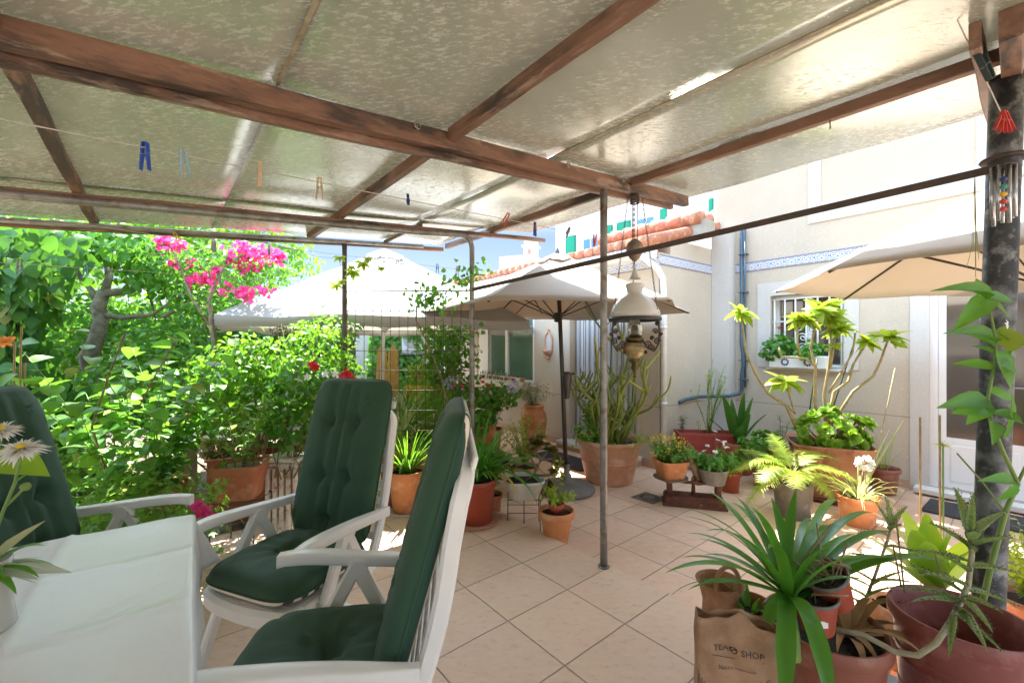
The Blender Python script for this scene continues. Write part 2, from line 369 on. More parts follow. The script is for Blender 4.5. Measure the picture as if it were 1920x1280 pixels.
def tilefloor(name, o, pa, pb, ang, c1, c2):
    """square slabs with sunken joints; o = one joint crossing, pa/pb the pitches"""
    m, t, b = newmat(name); pos = N_(t, 'ShaderNodeNewGeometry').outputs['Position']
    mp = t.nodes.new('ShaderNodeMapping'); mp.vector_type = 'TEXTURE'; mp.inputs['Location'].default_value = (o[0], o[1], 0); mp.inputs['Rotation'].default_value = (0, 0, ang)
    t.links.new(pos, mp.inputs[0]); wp = noise(t, 5, 4, .7, pos)
    sx = t.nodes.new('ShaderNodeSeparateXYZ'); t.links.new(mp.outputs[0], sx.inputs[0])
    jw = math_(t, 'MULTIPLY', math_(t, 'SUBTRACT', wp, .5), .010)
    X = math_(t, 'DIVIDE', math_(t, 'ADD', sx.outputs[0], jw), pb); Y = math_(t, 'DIVIDE', math_(t, 'ADD', sx.outputs[1], jw), pa)
    def edge(x, p): return math_(t, 'MULTIPLY', math_(t, 'SUBTRACT', .5, math_(t, 'ABSOLUTE', math_(t, 'SUBTRACT', math_(t, 'FRACT', x), .5))), p)
    e = math_(t, 'MINIMUM', edge(X, pb), edge(Y, pa)); g = ramp(t, e, .0015, .0045)
    cb = t.nodes.new('ShaderNodeCombineXYZ'); t.links.new(math_(t, 'FLOOR', X), cb.inputs[0]); t.links.new(math_(t, 'FLOOR', Y), cb.inputs[1])
    wn = t.nodes.new('ShaderNodeTexWhiteNoise'); t.links.new(cb.outputs[0], wn.inputs[0])
    n1 = noise(t, 3.2, 6, .65, pos); n2 = noise(t, 16, 8, .7, pos, (1, 2.2, 1, .5)); n3 = noise(t, 60, 3, .6, pos)
    c = mixc(t, ramp(t, n1, .3, .7), c1, c2); c = mixc(t, math_(t, 'MULTIPLY', wn.outputs[0], .55), c, tuple(x*.78 for x in c1))
    c = mixc(t, math_(t, 'MULTIPLY', ramp(t, n2, .5, .68), .5), c, (.78, .62, .48)); c = mixc(t, math_(t, 'MULTIPLY', ramp(t, n2, .44, .32), .5), c, (.40, .26, .17))
    c = mixc(t, g, (.33, .24, .17), c); t.links.new(c, b.inputs['Base Color'])
    t.links.new(math_(t, 'ADD', .36, math_(t, 'MULTIPLY', n2, .3)), b.inputs['Roughness'])
    hgt = math_(t, 'ADD', math_(t, 'MULTIPLY', g, 1.2), math_(t, 'ADD', math_(t, 'MULTIPLY', n2, .9), math_(t, 'MULTIPLY', n3, .25))); bump(t, b, hgt, .7, .006); return m
def wallmat(name, c1, c2, sp=(.30, .26, .22), seam=None):
    m, t, b = newmat(name); pos = N_(t, 'ShaderNodeNewGeometry').outputs['Position']
    n = noise(t, 120, 3, .7, pos); n1 = noise(t, 1.6, 5, .6, pos); n2 = noise(t, 45, 4, .8, pos)
    c = mixc(t, ramp(t, n1, .3, .7), c1, c2); c = mixc(t, math_(t, 'MULTIPLY', ramp(t, n2, .60, .70), .38), c, sp); c = mixc(t, math_(t, 'MULTIPLY', ramp(t, n2, .42, .34), .4), c, (.82, .76, .68))
    sx = t.nodes.new('ShaderNodeSeparateXYZ'); t.links.new(pos, sx.inputs[0])
    st = noise(t, 7, 5, .7, pos, (1, 1, .08)); c = mixc(t, math_(t, 'MULTIPLY', ramp(t, st, .5, .75), .16), c, (.42, .34, .26))
    low_tone = math_(t, 'MULTIPLY', ramp(t, math_(t, 'ADD', sx.outputs[2], math_(t, 'MULTIPLY', n1, .5)), .42, .1), .35)  # browner towards the foot of the wall, edge broken by noise
    c = mixc(t, low_tone, c, (.36, .27, .19))
    if seam:
        s = math_(t, 'LESS_THAN', math_(t, 'ABSOLUTE', math_(t, 'SUBTRACT', sx.outputs[2], seam)), .005); c = mixc(t, math_(t, 'MULTIPLY', s, .6), c, (.22, .15, .10))
    t.links.new(c, b.inputs['Base Color']); b.inputs['Roughness'].default_value = .92; bump(t, b, n, .5, .004); return m
stucco = wallmat('speckled_render', (.56, .475, .375), (.50, .425, .335), seam=.665)
stucco_w = wallmat('pale_render', (.60, .565, .53), (.55, .52, .48))
def azulejo():
    m, t, b = newmat('painted_tile_band'); at = N_(t, 'ShaderNodeUVMap')
    at.uv_map = 'uv'; sx = t.nodes.new('ShaderNodeSeparateXYZ'); t.links.new(at.outputs[0], sx.inputs[0])
    u = math_(t, 'SUBTRACT', math_(t, 'FRACT', sx.outputs[0]), .5); au = math_(t, 'ABSOLUTE', u); vv = math_(t, 'SUBTRACT', sx.outputs[1], .5)
    def rad(cx, cy): return math_(t, 'SQRT', math_(t, 'ADD', math_(t, 'POWER', math_(t, 'SUBTRACT', au, cx), 2), math_(t, 'POWER', math_(t, 'SUBTRACT', vv, cy), 2)))
    r1 = rad(.27, .04); r2 = rad(0, -.1); ringy = math_(t, 'GREATER_THAN', math_(t, 'SINE', math_(t, 'MULTIPLY', r1, 42)), .15); ring2 = math_(t, 'GREATER_THAN', math_(t, 'SINE', math_(t, 'MULTIPLY', r2, 36)), .2)
    c = mixc(t, ringy, (.74, .76, .76), (.07, .15, .42)); c2 = mixc(t, ring2, (.70, .58, .36), (.18, .26, .48))
    c = mixc(t, math_(t, 'LESS_THAN', r2, .2), c, c2); nn = noise(t, 70, 3)
    c = mixc(t, math_(t, 'MULTIPLY', ramp(t, nn, .5, .65), .35), c, (.76, .74, .68))
    av = math_(t, 'ABSOLUTE', vv); c = mixc(t, math_(t, 'GREATER_THAN', av, .36), c, (.34, .24, .18)); c = mixc(t, math_(t, 'GREATER_THAN', av, .44), c, (.16, .22, .42))
    c = mixc(t, math_(t, 'GREATER_THAN', au, .485), c, (.55, .5, .44)); t.links.new(c, b.inputs['Base Color']); b.inputs['Roughness'].default_value = .18; return m
azul = azulejo()
def fabric(name, c1, c2, tr=0., tcol=None, sheen=.2, rough=.8, sc=260):
    m, t, b = newmat(name); b.inputs['Roughness'].default_value = rough; b.inputs['Sheen Weight'].default_value = sheen
    n = noise(t, 2.5, 4); wv = noise(t, sc, 2); c = mixc(t, ramp(t, n, .3, .7), c1, c2); t.links.new(c, b.inputs['Base Color']); bump(t, b, wv, .25, .001)
    if tr:
        tl = t.nodes.new('ShaderNodeBsdfTranslucent'); tl.inputs[0].default_value = rgb(tcol or c1); mx = t.nodes.new('ShaderNodeMixShader'); mx.inputs[0].default_value = tr
        t.links.new(b.outputs[0], mx.inputs[1]); t.links.new(tl.outputs[0], mx.inputs[2]); t.links.new(mx.outputs[0], t.nodes['Material Output'].inputs[0])
    return m
canvas = fabric('cream_canvas', (.60, .52, .42), (.55, .475, .38), .25, (.62, .54, .44))
canvas_t = fabric('taupe_canvas', (.46, .385, .31), (.41, .345, .275), .16, (.5, .38, .27))
canvas_w = fabric('white_canvas', (.52, .52, .51), (.44, .445, .45), .4, (.72, .68, .60))
green_f = fabric('green_cushion', (.016, .060, .028), (.024, .080, .038), sheen=.08, rough=.75)
cloth_w = fabric('oilcloth', (.80, .81, .81), (.75, .77, .78), .0, None, .0, .34, 60)
_t = cloth_w.node_tree; bump(_t, _t.nodes['Principled BSDF'], math_(_t, 'ADD', noise(_t, 5, 3, .5, None, (1, .35, 1, .6)), math_(_t, 'MULTIPLY', noise(_t, 16, 4, .6), .25)), .55, .02)
def striped():
    m, t, b = newmat('striped_lining'); at = N_(t, 'ShaderNodeAttribute', attribute_name='var')
    s = math_(t, 'GREATER_THAN', math_(t, 'FRACT', math_(t, 'MULTIPLY', at.outputs['Fac'], 9)), .5); c = mixc(t, s, (.014, .058, .036), (.74, .68, .56)); t.links.new(c, b.inputs['Base Color']); b.inputs['Roughness'].default_value = .8; return m
stripe = striped()
# ================================================================ ground, terrace
AV = np.array([-.83, 1., 0])/1.2996; BV = np.array([1., .83, 0])/1.2996; ZV = np.array([0, 0, 1.])   # the pergola's two directions
O0 = np.array([.5816, 2.705, 0])                                                        # foot of the slim middle post
def Q(s, t, z=0.): return O0+s*1.2996*BV+t*1.2996*AV+np.array([0, 0, z])
ang = math.atan2(.83, 1.)
slab_hi = tilefloor('terrace_slabs', (.318, 2.453), .394, .439, ang, (.74, .52, .37), (.80, .59, .44))
slab_lo = tilefloor('patio_slabs', (1.024, 2.867), .385, .415, ang, (.74, .50, .35), (.80, .57, .42))
def sheet(name, pts, z, m, thick=.05):
    b = MB(); n = len(pts); V = [(p[0], p[1], z) for p in pts]+[(p[0], p[1], z-thick) for p in pts]
    b.add(V, [list(range(n))]+[(i, i+n, (i+1) % n+n, (i+1) % n) for i in range(n)])
    return tag(b.build(name, m, smooth=False), kind='structure')
earth = M('garden_earth', (.20, .15, .10), (.12, .09, .06), .95, scale=3, bs=.6, bscale=30)
sheet('ground', [(-250, -250), (250, -250), (250, 250), (-250, 250)], -.14, earth)
sheet('patio_floor', [(-2.3, -1.5), (6.5, -1.5), (6.5, 9), (-2.3, 13)], -.08, slab_lo)
sheet('terrace', [Q(.036, -6.)[:2], Q(.036, 1.62)[:2], Q(-3.6, 1.62)[:2], Q(-3.6, -6.)[:2]], 0, slab_hi, .11)
# ================================================================ house
H0 = np.array([4.02, 4.48, 0]); HU = nrm(np.array([-.77, 1., 0])); HN = nrm(np.array([-1., -.77, 0]))
def HP(u, v, z): return H0+HU*u+HN*v+np.array([0, 0, z])
HAX = [HU, HN, ZV]
def hbox(b, u0, u1, v0, v1, z0, z1, mi=0, bev=0): return b.box(HP((u0+u1)/2, (v0+v1)/2, (z0+z1)/2), (abs(u1-u0), abs(v1-v0), z1-z0), HAX, mi, .5, bev)
def facade(b, u0, u1, z0, z1, v0, v1, holes):
    """wall slab with rectangular openings (u0,u1,z0,z1)"""
    us = sorted({u0, u1, *[h[0] for h in holes], *[h[1] for h in holes]})
    for a, c in zip(us[:-1], us[1:]):
        zs = [z0]
        for h in sorted([h for h in holes if h[0] < c-1e-6 and h[1] > a+1e-6], key=lambda h: h[2]): zs += [h[2], h[3]]
        zs.append(z1)
        for k in range(0, len(zs), 2):
            if zs[k+1]-zs[k] > .001: hbox(b, a, c, v0, v1, zs[k], zs[k+1])
house = thing('house', 'speckled cream two storey house with painted tile band, barred window and low annex', 'house', HP(0, 0, 0))
b = MB(); facade(b, -4, 1.874, -.1, 4.6, -.28, 0, [(.43, 1.196, 1.12, 2.03), (-1.75, -.264, -.0, 2.04)])
hbox(b, -4, 1.874, -5, -.28, 4.3, 4.6)
b.build('wall', stucco, house, smooth=False)
b = MB(); facade(b, 1.874, 9.6, -.1, 2.52, 1.17, 1.417, [(2.177, 3.36, .02, 2.1), (4.155, 5.84, .77, 2.05), (6.6, 7.9, .77, 2.05)])
hbox(b, 1.874, 2.12, -.28, 1.17, -.1, 2.72); hbox(b, 9.35, 9.6, -3.5, 1.17, -.1, 2.52); b.build('annex_wall', stucco, house, smooth=False)
b = MB(); hbox(b, 1.63, 1.87, .0, .18, -.1, 2.97); b.build('pilaster', stucco_w, house, smooth=False)
# raised pale bands: frame round a blind panel, window and door surrounds
b = MB(); e = .012
for (u0, u1, z0, z1) in ((.656, .785, 2.85, 4.4), (-.69, .656, 2.85, 3.08), (-.70, -.58, 3.08, 4.4), (.30, .43, 1.13, 2.2), (1.196, 1.35, 1.13, 2.2), (.43, 1.196, 2.03, 2.2), (-.264, -.12, -.08, 2.2)): hbox(b, u0, u1, 0, e, z0, z1)
b.build('surround', stucco_w, house, smooth=False)
b = MB(); hbox(b, -.12, 1.63, 0, .015, -.08, .02); hbox(b, 1.874, 1.889, .0, 1.0, -.08, .0)
for (u0, u1) in ((1.874, 2.15), (3.4, 9.5)): hbox(b, u0, u1, 1.417, 1.432, -.08, .02)
b.build('plinth', M('plinth_tile', (.52, .33, .22), (.45, .28, .19), .6, scale=8), house, smooth=False)
def band(p0, p1, z0, z1, nv):
    L = np.linalg.norm(p1-p0); d = (p1-p0)/L; me = bpy.data.meshes.new('tile_band'); V = []; off = W[house.name]
    for q in (p0, p1): 
        for vv in (0, .008): V += [q+nv*vv+ZV*z0, q+nv*vv+ZV*z1]
    me.from_pydata([tuple(x-off) for x in V], [], [(2, 6, 7, 3), (3, 7, 5, 1), (0, 4, 6, 2), (0, 2, 3, 1), (4, 5, 7, 6)]); me.materials.append(azul)
    uv = me.uv_layers.new(name='uv'); k = L/.155
    for p in me.polygons:
        for li in p.loop_indices:
            vi = me.loops[li].vertex_index; uv.data[li].uv = (k if vi >= 4 else 0, vi % 2)
    o = bpy.data.objects.new('tile_band', me); COL.objects.link(o); o.parent = house
band(HP(-1.6, 0, 0), HP(1.63, 0, 0), 2.375, 2.50, HN)
band(HP(1.874, .18, 0), HP(1.874, 1.40, 0), 2.375, 2.50, -HU)
band(HP(1.87, 1.417, 0), HP(9.5, 1.417, 0), 2.335, 2.46, HN)
# parapet with clay tile capping above the courtyard corner
b = MB(); hbox(b, 1.66, 3.3, .5, .72, 2.80, 3.0); b.build('parapet', concrete, house, smooth=False)
b = MB()
for k in range(7):
    u = 1.72+k*.235; b.tube([HP(u, .48, 3.03), HP(u+.24, .48, 3.05)], [.085, .10], 12); b.tube([HP(u, .70, 3.03), HP(u+.24, .70, 3.05)], [.085, .10], 12)
b.build('parapet_tile', redtile, house)
b = MB(); facade(b, 1.874, 5., 2.72, 4.6, -.6, -.3, [])
# annex roof
b = MB()
for k in range(47):
    u = 1.9+k*.165
    b.tube([HP(u, 1.72, 2.60), HP(u, .3, 3.0), HP(u, -1.4, 3.45)], [.072, .066, .066], 10)
b.add([HP(1.9, 1.66, 2.57), HP(9.65, 1.66, 2.57), HP(9.65, -1.4, 3.40), HP(1.9, -1.4, 3.40), HP(1.9, 1.66, 2.53), HP(9.65, 1.66, 2.53), HP(9.65, -1.4, 3.36), HP(1.9, -1.4, 3.36)], [(0, 1, 2, 3), (4, 7, 6, 5), (0, 4, 5, 1), (1, 5, 6, 2), (0, 3, 7, 4)])
b.build('annex_roof', redtile, house)
b = MB(); hbox(b, 1.9, 9.65, 1.40, 1.63, 2.44, 2.56); b.build('fascia', white_pt, house, smooth=False)
# white gutter, swan neck and downpipe at the annex corner
b = MB(); b.tube([HP(1.95, 1.72, 2.50), HP(9.6, 1.72, 2.50)], .05, 12)
b.tube([HP(1.98, 1.72, 2.50), HP(1.90, 1.66, 2.42), HP(1.83, 1.50, 2.30), HP(1.83, 1.40, 2.2), HP(1.83, 1.38, 2.0), HP(1.83, 1.38, -.05)], .036, 12)
for z in (.7, 1.6): b.tube([HP(1.83, 1.38, z), HP(1.83, 1.38, z+.03)], .042, 12)
b.build('gutter', white_pt, house)
b = MB(); b.box(HP(2.5, .2, 3.25), (1, 1, .7), HAX)
# window
win = MB(); u0, u1, z0, z1 = .43, 1.196, 1.13, 2.03
for (a, c, d, e_) in ((u0, u0+.05, z0, z1), (u1-.05, u1, z0, z1), (u0+.05, u1-.05, z0, z0+.05), (u0+.05, u1-.05, z1-.05, z1), (.79, .835, z0+.05, z1-.05)): hbox(win, a, c, -.20, -.14, d, e_)
wf = win.build('window', pvc, house, smooth=False)
b = MB(); hbox(b, u0+.03, u1-.03, -.18, -.17, z0+.03, z1-.03); b.build('pane', pane_dk, wf, smooth=False)
b = MB()
for k in range(7):
    u = .465+k*.116; b.tube([HP(u, -.03, z0+.03), HP(u, -.03, z1-.05)], .010, 8)
for z in (z0+.03, z1-.05, 1.70): b.tube([HP(u0+.01, -.03, z), HP(u1-.01, -.03, z)], .011 if z < 2 else .018, 8)
for cu, cz, sg in ((.79, 1.50, 1), (.85, 1.50, -1), (.79, 1.38, 1), (.85, 1.38, -1), (.74, 1.62, 1), (.90, 1.62, -1)):
    b.tube([HP(cu+sg*(.008+.045*a/14)*math.cos(a*.62), -.03, cz+(.008+.045*a/14)*math.sin(a*.62)) for a in range(15)], .006, 6)
b.build('window_bars', white_pt, wf)
b = MB(); hbox(b, u0-.04, u1+.04, -.14, .05, z0-.03, z0+.0, 0, .006); b.build('sill', stucco_w, wf, smooth=False)
# front door
b = MB(); D0, D1 = -1.75, -.264
for (a, c, d, e_) in ((D1-.055, D1, 0, 2.035), (D0, D0+.055, 0, 2.035), (D0+.055, D1-.055, 1.98, 2.035)): hbox(b, a, c, -.09, -.02, d, e_)
door = b.build('door', pvc, house, smooth=False)
def leaf(ua, ub):
    bb = MB(); w_ = ub-ua; p1 = (ua+.055, ua+w_*.46); p2 = (ua+w_*.54, ub-.055)
    for (a, c, d, e_) in ((ua, p1[0], .01, 1.975), (p1[1], p2[0], .5, 1.92), (p2[1], ub, .01, 1.975), (p1[0], p2[1], 1.92, 1.975), (p1[0], p2[1], .01, .5)): hbox(bb, a, c, -.075, -.035, d, e_)
    hbox(bb, p1[0]+.03, p2[1]-.03, -.035, -.028, .08, .43, 0, .004)
    lf = bb.build('door_leaf', pvc, door, smooth=False)
    g = MB(); hbox(g, p1[0]-.01, p1[1]+.01, -.06, -.05, .49, 1.93); hbox(g, p2[0]-.01, p2[1]+.01, -.06, -.05, .49, 1.93); return lf, g
for ua, ub in ((-.93, -.322), (-1.69, -.935)):
    lf, g = leaf(ua, ub); o = g.build('door_glass', pane_dk, house, smooth=False); o.parent = door
b = MB(); b.tube([HP(-.90, -.03, 1.02), HP(-.90, .03, 1.02), HP(-.80, .03, 1.02)], .010, 8); b.build('door_handle', steel, door)
b = MB(); hbox(b, -1.85, -.16, -.1, .14, -.06, -.005, 0, .008); b.build('door_step', M('marble', (.68, .66, .62), (.60, .58, .55), .35, scale=9), house, smooth=False)
# annex door with strip curtain, its step, windows
b = MB(); n = 44
for k in range(n):
    u = 2.20+k*(3.34-2.20)/n; hbox(b, u, u+.021, 1.30+.010*math.sin(k*1.7), 1.306+.010*math.sin(k*1.7), .05, 2.08)
b.build('strip_curtain', M('curtain_strips', (.58, .59, .61), (.42, .43, .46), .45, scale=18, stretch=(1, 1, .02)), house, smooth=False)
b = MB(); hbox(b, 2.177, 3.36, 1.17, 1.18, .02, 2.1); b.build('annex_door', M('grey_door', (.30, .30, .31), None, .5), house, smooth=False)
b = MB(); hbox(b, 2.10, 3.45, 1.2, 1.62, -.02, .03, 0, .008); b.build('annex_step', bpy.data.materials['marble'], house, smooth=False)
b = MB(); hbox(b, 2.10, 3.45, 1.42, 1.60, -.08, -.02); b.build('annex_riser', bpy.data.materials['plinth_tile'], house, smooth=False)
for (a0, a1) in ((4.155, 5.84), (6.6, 7.9)):
    b = MB(); mid = (a0+a1)/2-.1
    for (a, c, d, e_) in ((a0, a0+.06, .77, 2.05), (a1-.06, a1, .77, 2.05), (a0+.06, a1-.06, .77, .83), (a0+.06, a1-.06, 1.99, 2.05), (mid, mid+.07, .83, 1.99), (mid+.55, mid+.61, .83, 1.99)): hbox(b, a, c, 1.33, 1.40, d, e_)
    wf = b.build('window', pvc, house, smooth=False)
    b = MB(); hbox(b, a0+.03, a1-.03, 1.35, 1.36, .80, 2.02); b.build('pane', pane, wf, smooth=False)
    b = MB(); hbox(b, a0-.05, a1+.05, 1.33, 1.50, .735, .77, 0, .006); b.build('sill', stucco_w, wf, smooth=False)
    b = MB(); hbox(b, a1-.38, a1-.10, 1.42, 1.435, .80, 2.02); b.build('shutter', pvc, wf, smooth=False)
# blue grey pipe on the facade
pp = MB(); base = 1.53
pp.tube([HP(base, .05, 2.95), HP(base, .05, 1.6), HP(base+.00, .06, 1.45), HP(base-.025, .07, 1.3), HP(base-.03, .07, 1.15), HP(base, .05, 1.0), HP(base, .05, .82), HP(base+.03, .05, .76), HP(base+.10, .20, .735), HP(1.85, .55, .73), HP(1.86, .85, .715), HP(1.86, 1.0, .69)], .022, 12)
pp.tube([HP(base-.045, .05, 2.95), HP(base-.045, .05, .85)], .012, 8)
for z in (2.6, 2.1, 1.75, 1.2, .95): hbox(pp, base-.07, base+.03, .0, .075, z, z+.012)
tag(pp.build('drain_pipe', bluepipe), 'blue grey plastic pipe clipped down the cream facade left of the barred window', 'pipe')
# wall sconce ornament, air conditioner
c = HP(3.80, 1.417, 1.42)
t = thing('wall_ornament', 'terracotta framed wall ornament hanging beside the annex window', 'ornament', c)
b = MB(); ring = [(.0, .20), (.05, .16), (.075, .10), (.075, -.08), (.05, -.14), (0, -.19), (-.05, -.14), (-.075, -.08), (-.075, .10), (-.05, .16)]
b.tube([c+HU*x+HN*.02+ZV*z for x, z in ring], .014, 8, closed=True); b.ball(c+HN*.02+ZV*.22, .022); b.ball(c+HN*.03-ZV*.21, .03); b.build('frame', terra_pale, t)
b = MB(); b.add([c+HU*x+HN*.012+ZV*z for x, z in ring]+[c+HU*x+HN*.004+ZV*z for x, z in ring], [list(range(10))]+[(i, (i+1) % 10, (i+1) % 10+10, i+10) for i in range(10)]); b.build('plaque', stucco_w, t, smooth=False)
b = MB(); b.lathe(c+HN*.04-ZV*.10, [(.001, -.07), (.05, -.05), (.08, 0), (.075, .012), (.05, 0)], 16); b.build('bowl', terra_pale, t)
c = P(779, 637, 10.2)
t = thing('air_conditioner', 'white outdoor air conditioner hung behind the wire mesh', 'air conditioner', c)
b = MB(); b.box(c, (.60, .28, .62), None, 0, .5, .02); b.build('casing', M('ac_casing', (.62, .64, .66), None, .4), t, smooth=False)
b = MB()
for k in range(9): b.tube([c+np.array([-.04+.0*k, -.15, 0])+np.array([(.03+.022*k)*math.cos(a), 0, (.03+.022*k)*math.sin(a)]) for a in np.linspace(0, 6.28, 20)], .003, 4)
b.build('fan_grille', iron_l, t)
b = MB(); b.box(c+(0, 0, -.335), (.62, .34, .03)); b.bar(c+(-.2, .1, -.33), c+(-.2, .16, -.6), .03, .03); b.bar(c+(.2, .1, -.33), c+(.2, .16, -.6), .03, .03); b.build('bracket', steel, t)
# ================================================================ houses beyond
def far_house(name, label, px0, px1, d0, d1, ptop, zbot=-.1, wins=(), depth=4., m=None, extra=None):
    a = P(px0, 648, d0); c = P(px1, 648, d1); a[2] = 0; c[2] = 0; L = np.linalg.norm(c-a); ux = (c-a)/L; vx = np.cross(ZV, ux)
    zt = H+(648-ptop)/F*min(d0, d1)
    r = thing(name, label, 'house', a)
    b = MB(); mid = (a+c)/2+vx*depth/2; b.box(mid+ZV*(zt+zbot)/2, (L, depth, zt-zbot), [ux, vx, ZV]); b.build('wall', m or white_w, r, smooth=False)
    for (x0, x1, y0, y1, kind) in wins:
        k0 = (x0-960)/F; k1 = (x1-960)/F
        def hit(k):    # along the wall where the sight line crosses it
            s = (k*a[1]-a[0])/(ux[0]-k*ux[1]); return s
        s0, s1 = hit(k0), hit(k1); pa = a+ux*s0; pb = a+ux*s1; d = (pa[1]+pb[1])/2
        zz1 = H+(648-y0)/F*d; zz0 = H+(648-y1)/F*d; cc = (pa+pb)/2; cc[2] = (zz0+zz1)/2; wd = abs(s1-s0)
        if kind == 's':
            b = MB(); b.box(cc-vx*.03, (wd, .05, zz1-zz0), [ux, vx, ZV]); sh = b.build('shutter', green_sh, r, smooth=False)
            b = MB(); b.box(cc-vx*.058, (wd*.8, .006, (zz1-zz0)*.9), [ux, vx, ZV]); b.build('shutter_panel', green_sh2, sh, smooth=False)
        else:
            b = MB(); b.box(cc-vx*.012, (wd, .02, zz1-zz0), [ux, vx, ZV])
            f_ = b.build('window', white_pt if kind == 'w' else brownf, r, smooth=False)
            b = MB(); 
            for q in (-.25, .25): b.box(cc-vx*.03+ux*wd*q, (wd*.40, .015, (zz1-zz0)*.86), [ux, vx, ZV])
            b.build('pane', pane_sky, f_, smooth=False)
    if extra: extra(r, a, ux, vx, zt)
    return r
white_w = wallmat('white_wall', (.76, .75, .73), (.70, .69, .67)); brownf = hexm('brown_reveal', (.45, .28, .2))
green_sh = hexm('green_shutter', (.0, .25, .15)); green_sh2 = hexm('green_shutter_panel', (.005, .32, .19)); pane_sky = glassm('blue_pane', (.12, .3, .5), .1)
far_house('white_house', 'white two storey house with green shutters seen above the annex roof', 1042, 1262, 16.5, 13.2, 352, wins=((1062, 1080, 443, 477, 's'), (1094, 1123, 446, 472, 'w'), (1138, 1149, 423, 459, 's'), (1158, 1183, 416, 455, 's'), (1196, 1228, 408, 428, 'w'), (1239, 1251, 392, 418, 's')))
far_house('white_house', 'bright white house with small balcony behind the courtyard corner', 1256, 1350, 11.2, 10., 352, wins=((1331, 1338, 373, 398, 's'), (1352, 1362, 370, 396, 'b')), depth=2)
t = thing('balcony_wall', 'concrete balcony wall with white corner pole behind the facade edge', 'balcony', P(1335, 420, 8.6))
b = MB(); b.box(P(1352, 470, 8.8), (.62, .9, 1.5)); b.build('balustrade', concrete, t, smooth=False)
b = MB(); b.tube([P(1356, 470, 8.2), P(1356, 376, 8.2)], .02); b.build('pole', white_pt, t)
def chim(r, a, ux, vx, zt):
    b = MB(); q = a+ux*1.05+vx*.5; b.box(q+ZV*(zt+.10), (.42, .42, .5), [ux, vx, ZV]); b.box(q+ZV*(zt+.38), (.55, .55, .06), [ux, vx, ZV]); b.box(q+ZV*(zt+.5), (.40, .40, .16), [ux, vx, ZV]); ch = b.build('chimney', white_w, r, smooth=False)
    b = MB(); b.box(q-vx*.215+ZV*(zt+.12), (.12, .02, .26), [ux, vx, ZV]); b.build('vent', brownf, ch, smooth=False)
far_house('white_house', 'pale distant house block with small chimney on its flat roof', 936, 1000, 15.5, 15., 476, depth=3, extra=chim)
# ================================================================ pergola
per = thing('pergola', 'pergola of weathered brown beams and steel posts under dull sheet metal', 'pergola', O0)
def zr(s): return 2.405+.118*s
def pbeam(name, m, s0, t0, s1, t1, dz0, wd, ht, bev=.004, nseg=14):
    """sawn batten, slightly uneven; dz0 = underside above the roof's base plane"""
    b = MB(); p0 = Q(s0, t0, zr(s0)+dz0); p1 = Q(s1, t1, zr(s1)+dz0); y = nrm(p1-p0); x = nrm(np.cross(y, ZV)); z = np.cross(x, y); V = []; ph = random.random()*9
    nseg = max(6, int(np.linalg.norm(p1-p0)/.18))
    for i in range(nseg+1):
        k = i/nseg; c_ = p0+(p1-p0)*k+x*.0025*math.sin(i*1.3+ph)+z*.002*math.sin(i*.9+ph)
        e = bev
        for (dx, dz) in ((-.5, e/ht), (-.5+e/wd, 0), (.5-e/wd, 0), (.5, e/ht), (.5, 1), (-.5, 1)): V.append(c_+x*wd*(dx+random.uniform(-.012, .012))+z*ht*(dz+random.uniform(-.012, .012)))
    Fs = [(i*6+k, i*6+(k+1) % 6, i*6+6+(k+1) % 6, i*6+6+k) for i in range(nseg) for k in range(6)]+[list(range(6))[::-1], [nseg*6+k for k in range(6)]]
    b.add(V, Fs); return angle_smooth(b.build(name, m, per), 30)
T0, T1, T2, T3 = -1.29, 0., 1.183, 1.80
S_R = .80
for (t_, sa, sb, hh, ww) in ((T0, -.02, .93, .10, .055), (T1, -3.4, .79, .074, .05), (T2, -3.6, .74, .035, .045), (T3, -4.2, .16, .04, .045)):
    pbeam('beam', wood, sa, t_, sb, t_, 0, ww, hh)
pbeam('beam', wood, -3.4, T1+.045, .70, T1+.045, -.022, .035, .04)
pbeam('beam', wood, -.02, T0+.06, .88, T0+.06, .01, .03, .09)
for s_ in (-.878, .21, -1.93, -3.0):
    for (ta, tb) in ((-3.2, T1-.022), (T1+.065, T3+.02)):
        pbeam('rafter', wood_r, s_, ta, s_, tb, .035, .042, .052)
pbeam('rafter', wood_r, -.35, T2+.02, -.35, T3, .045, .018, .03)
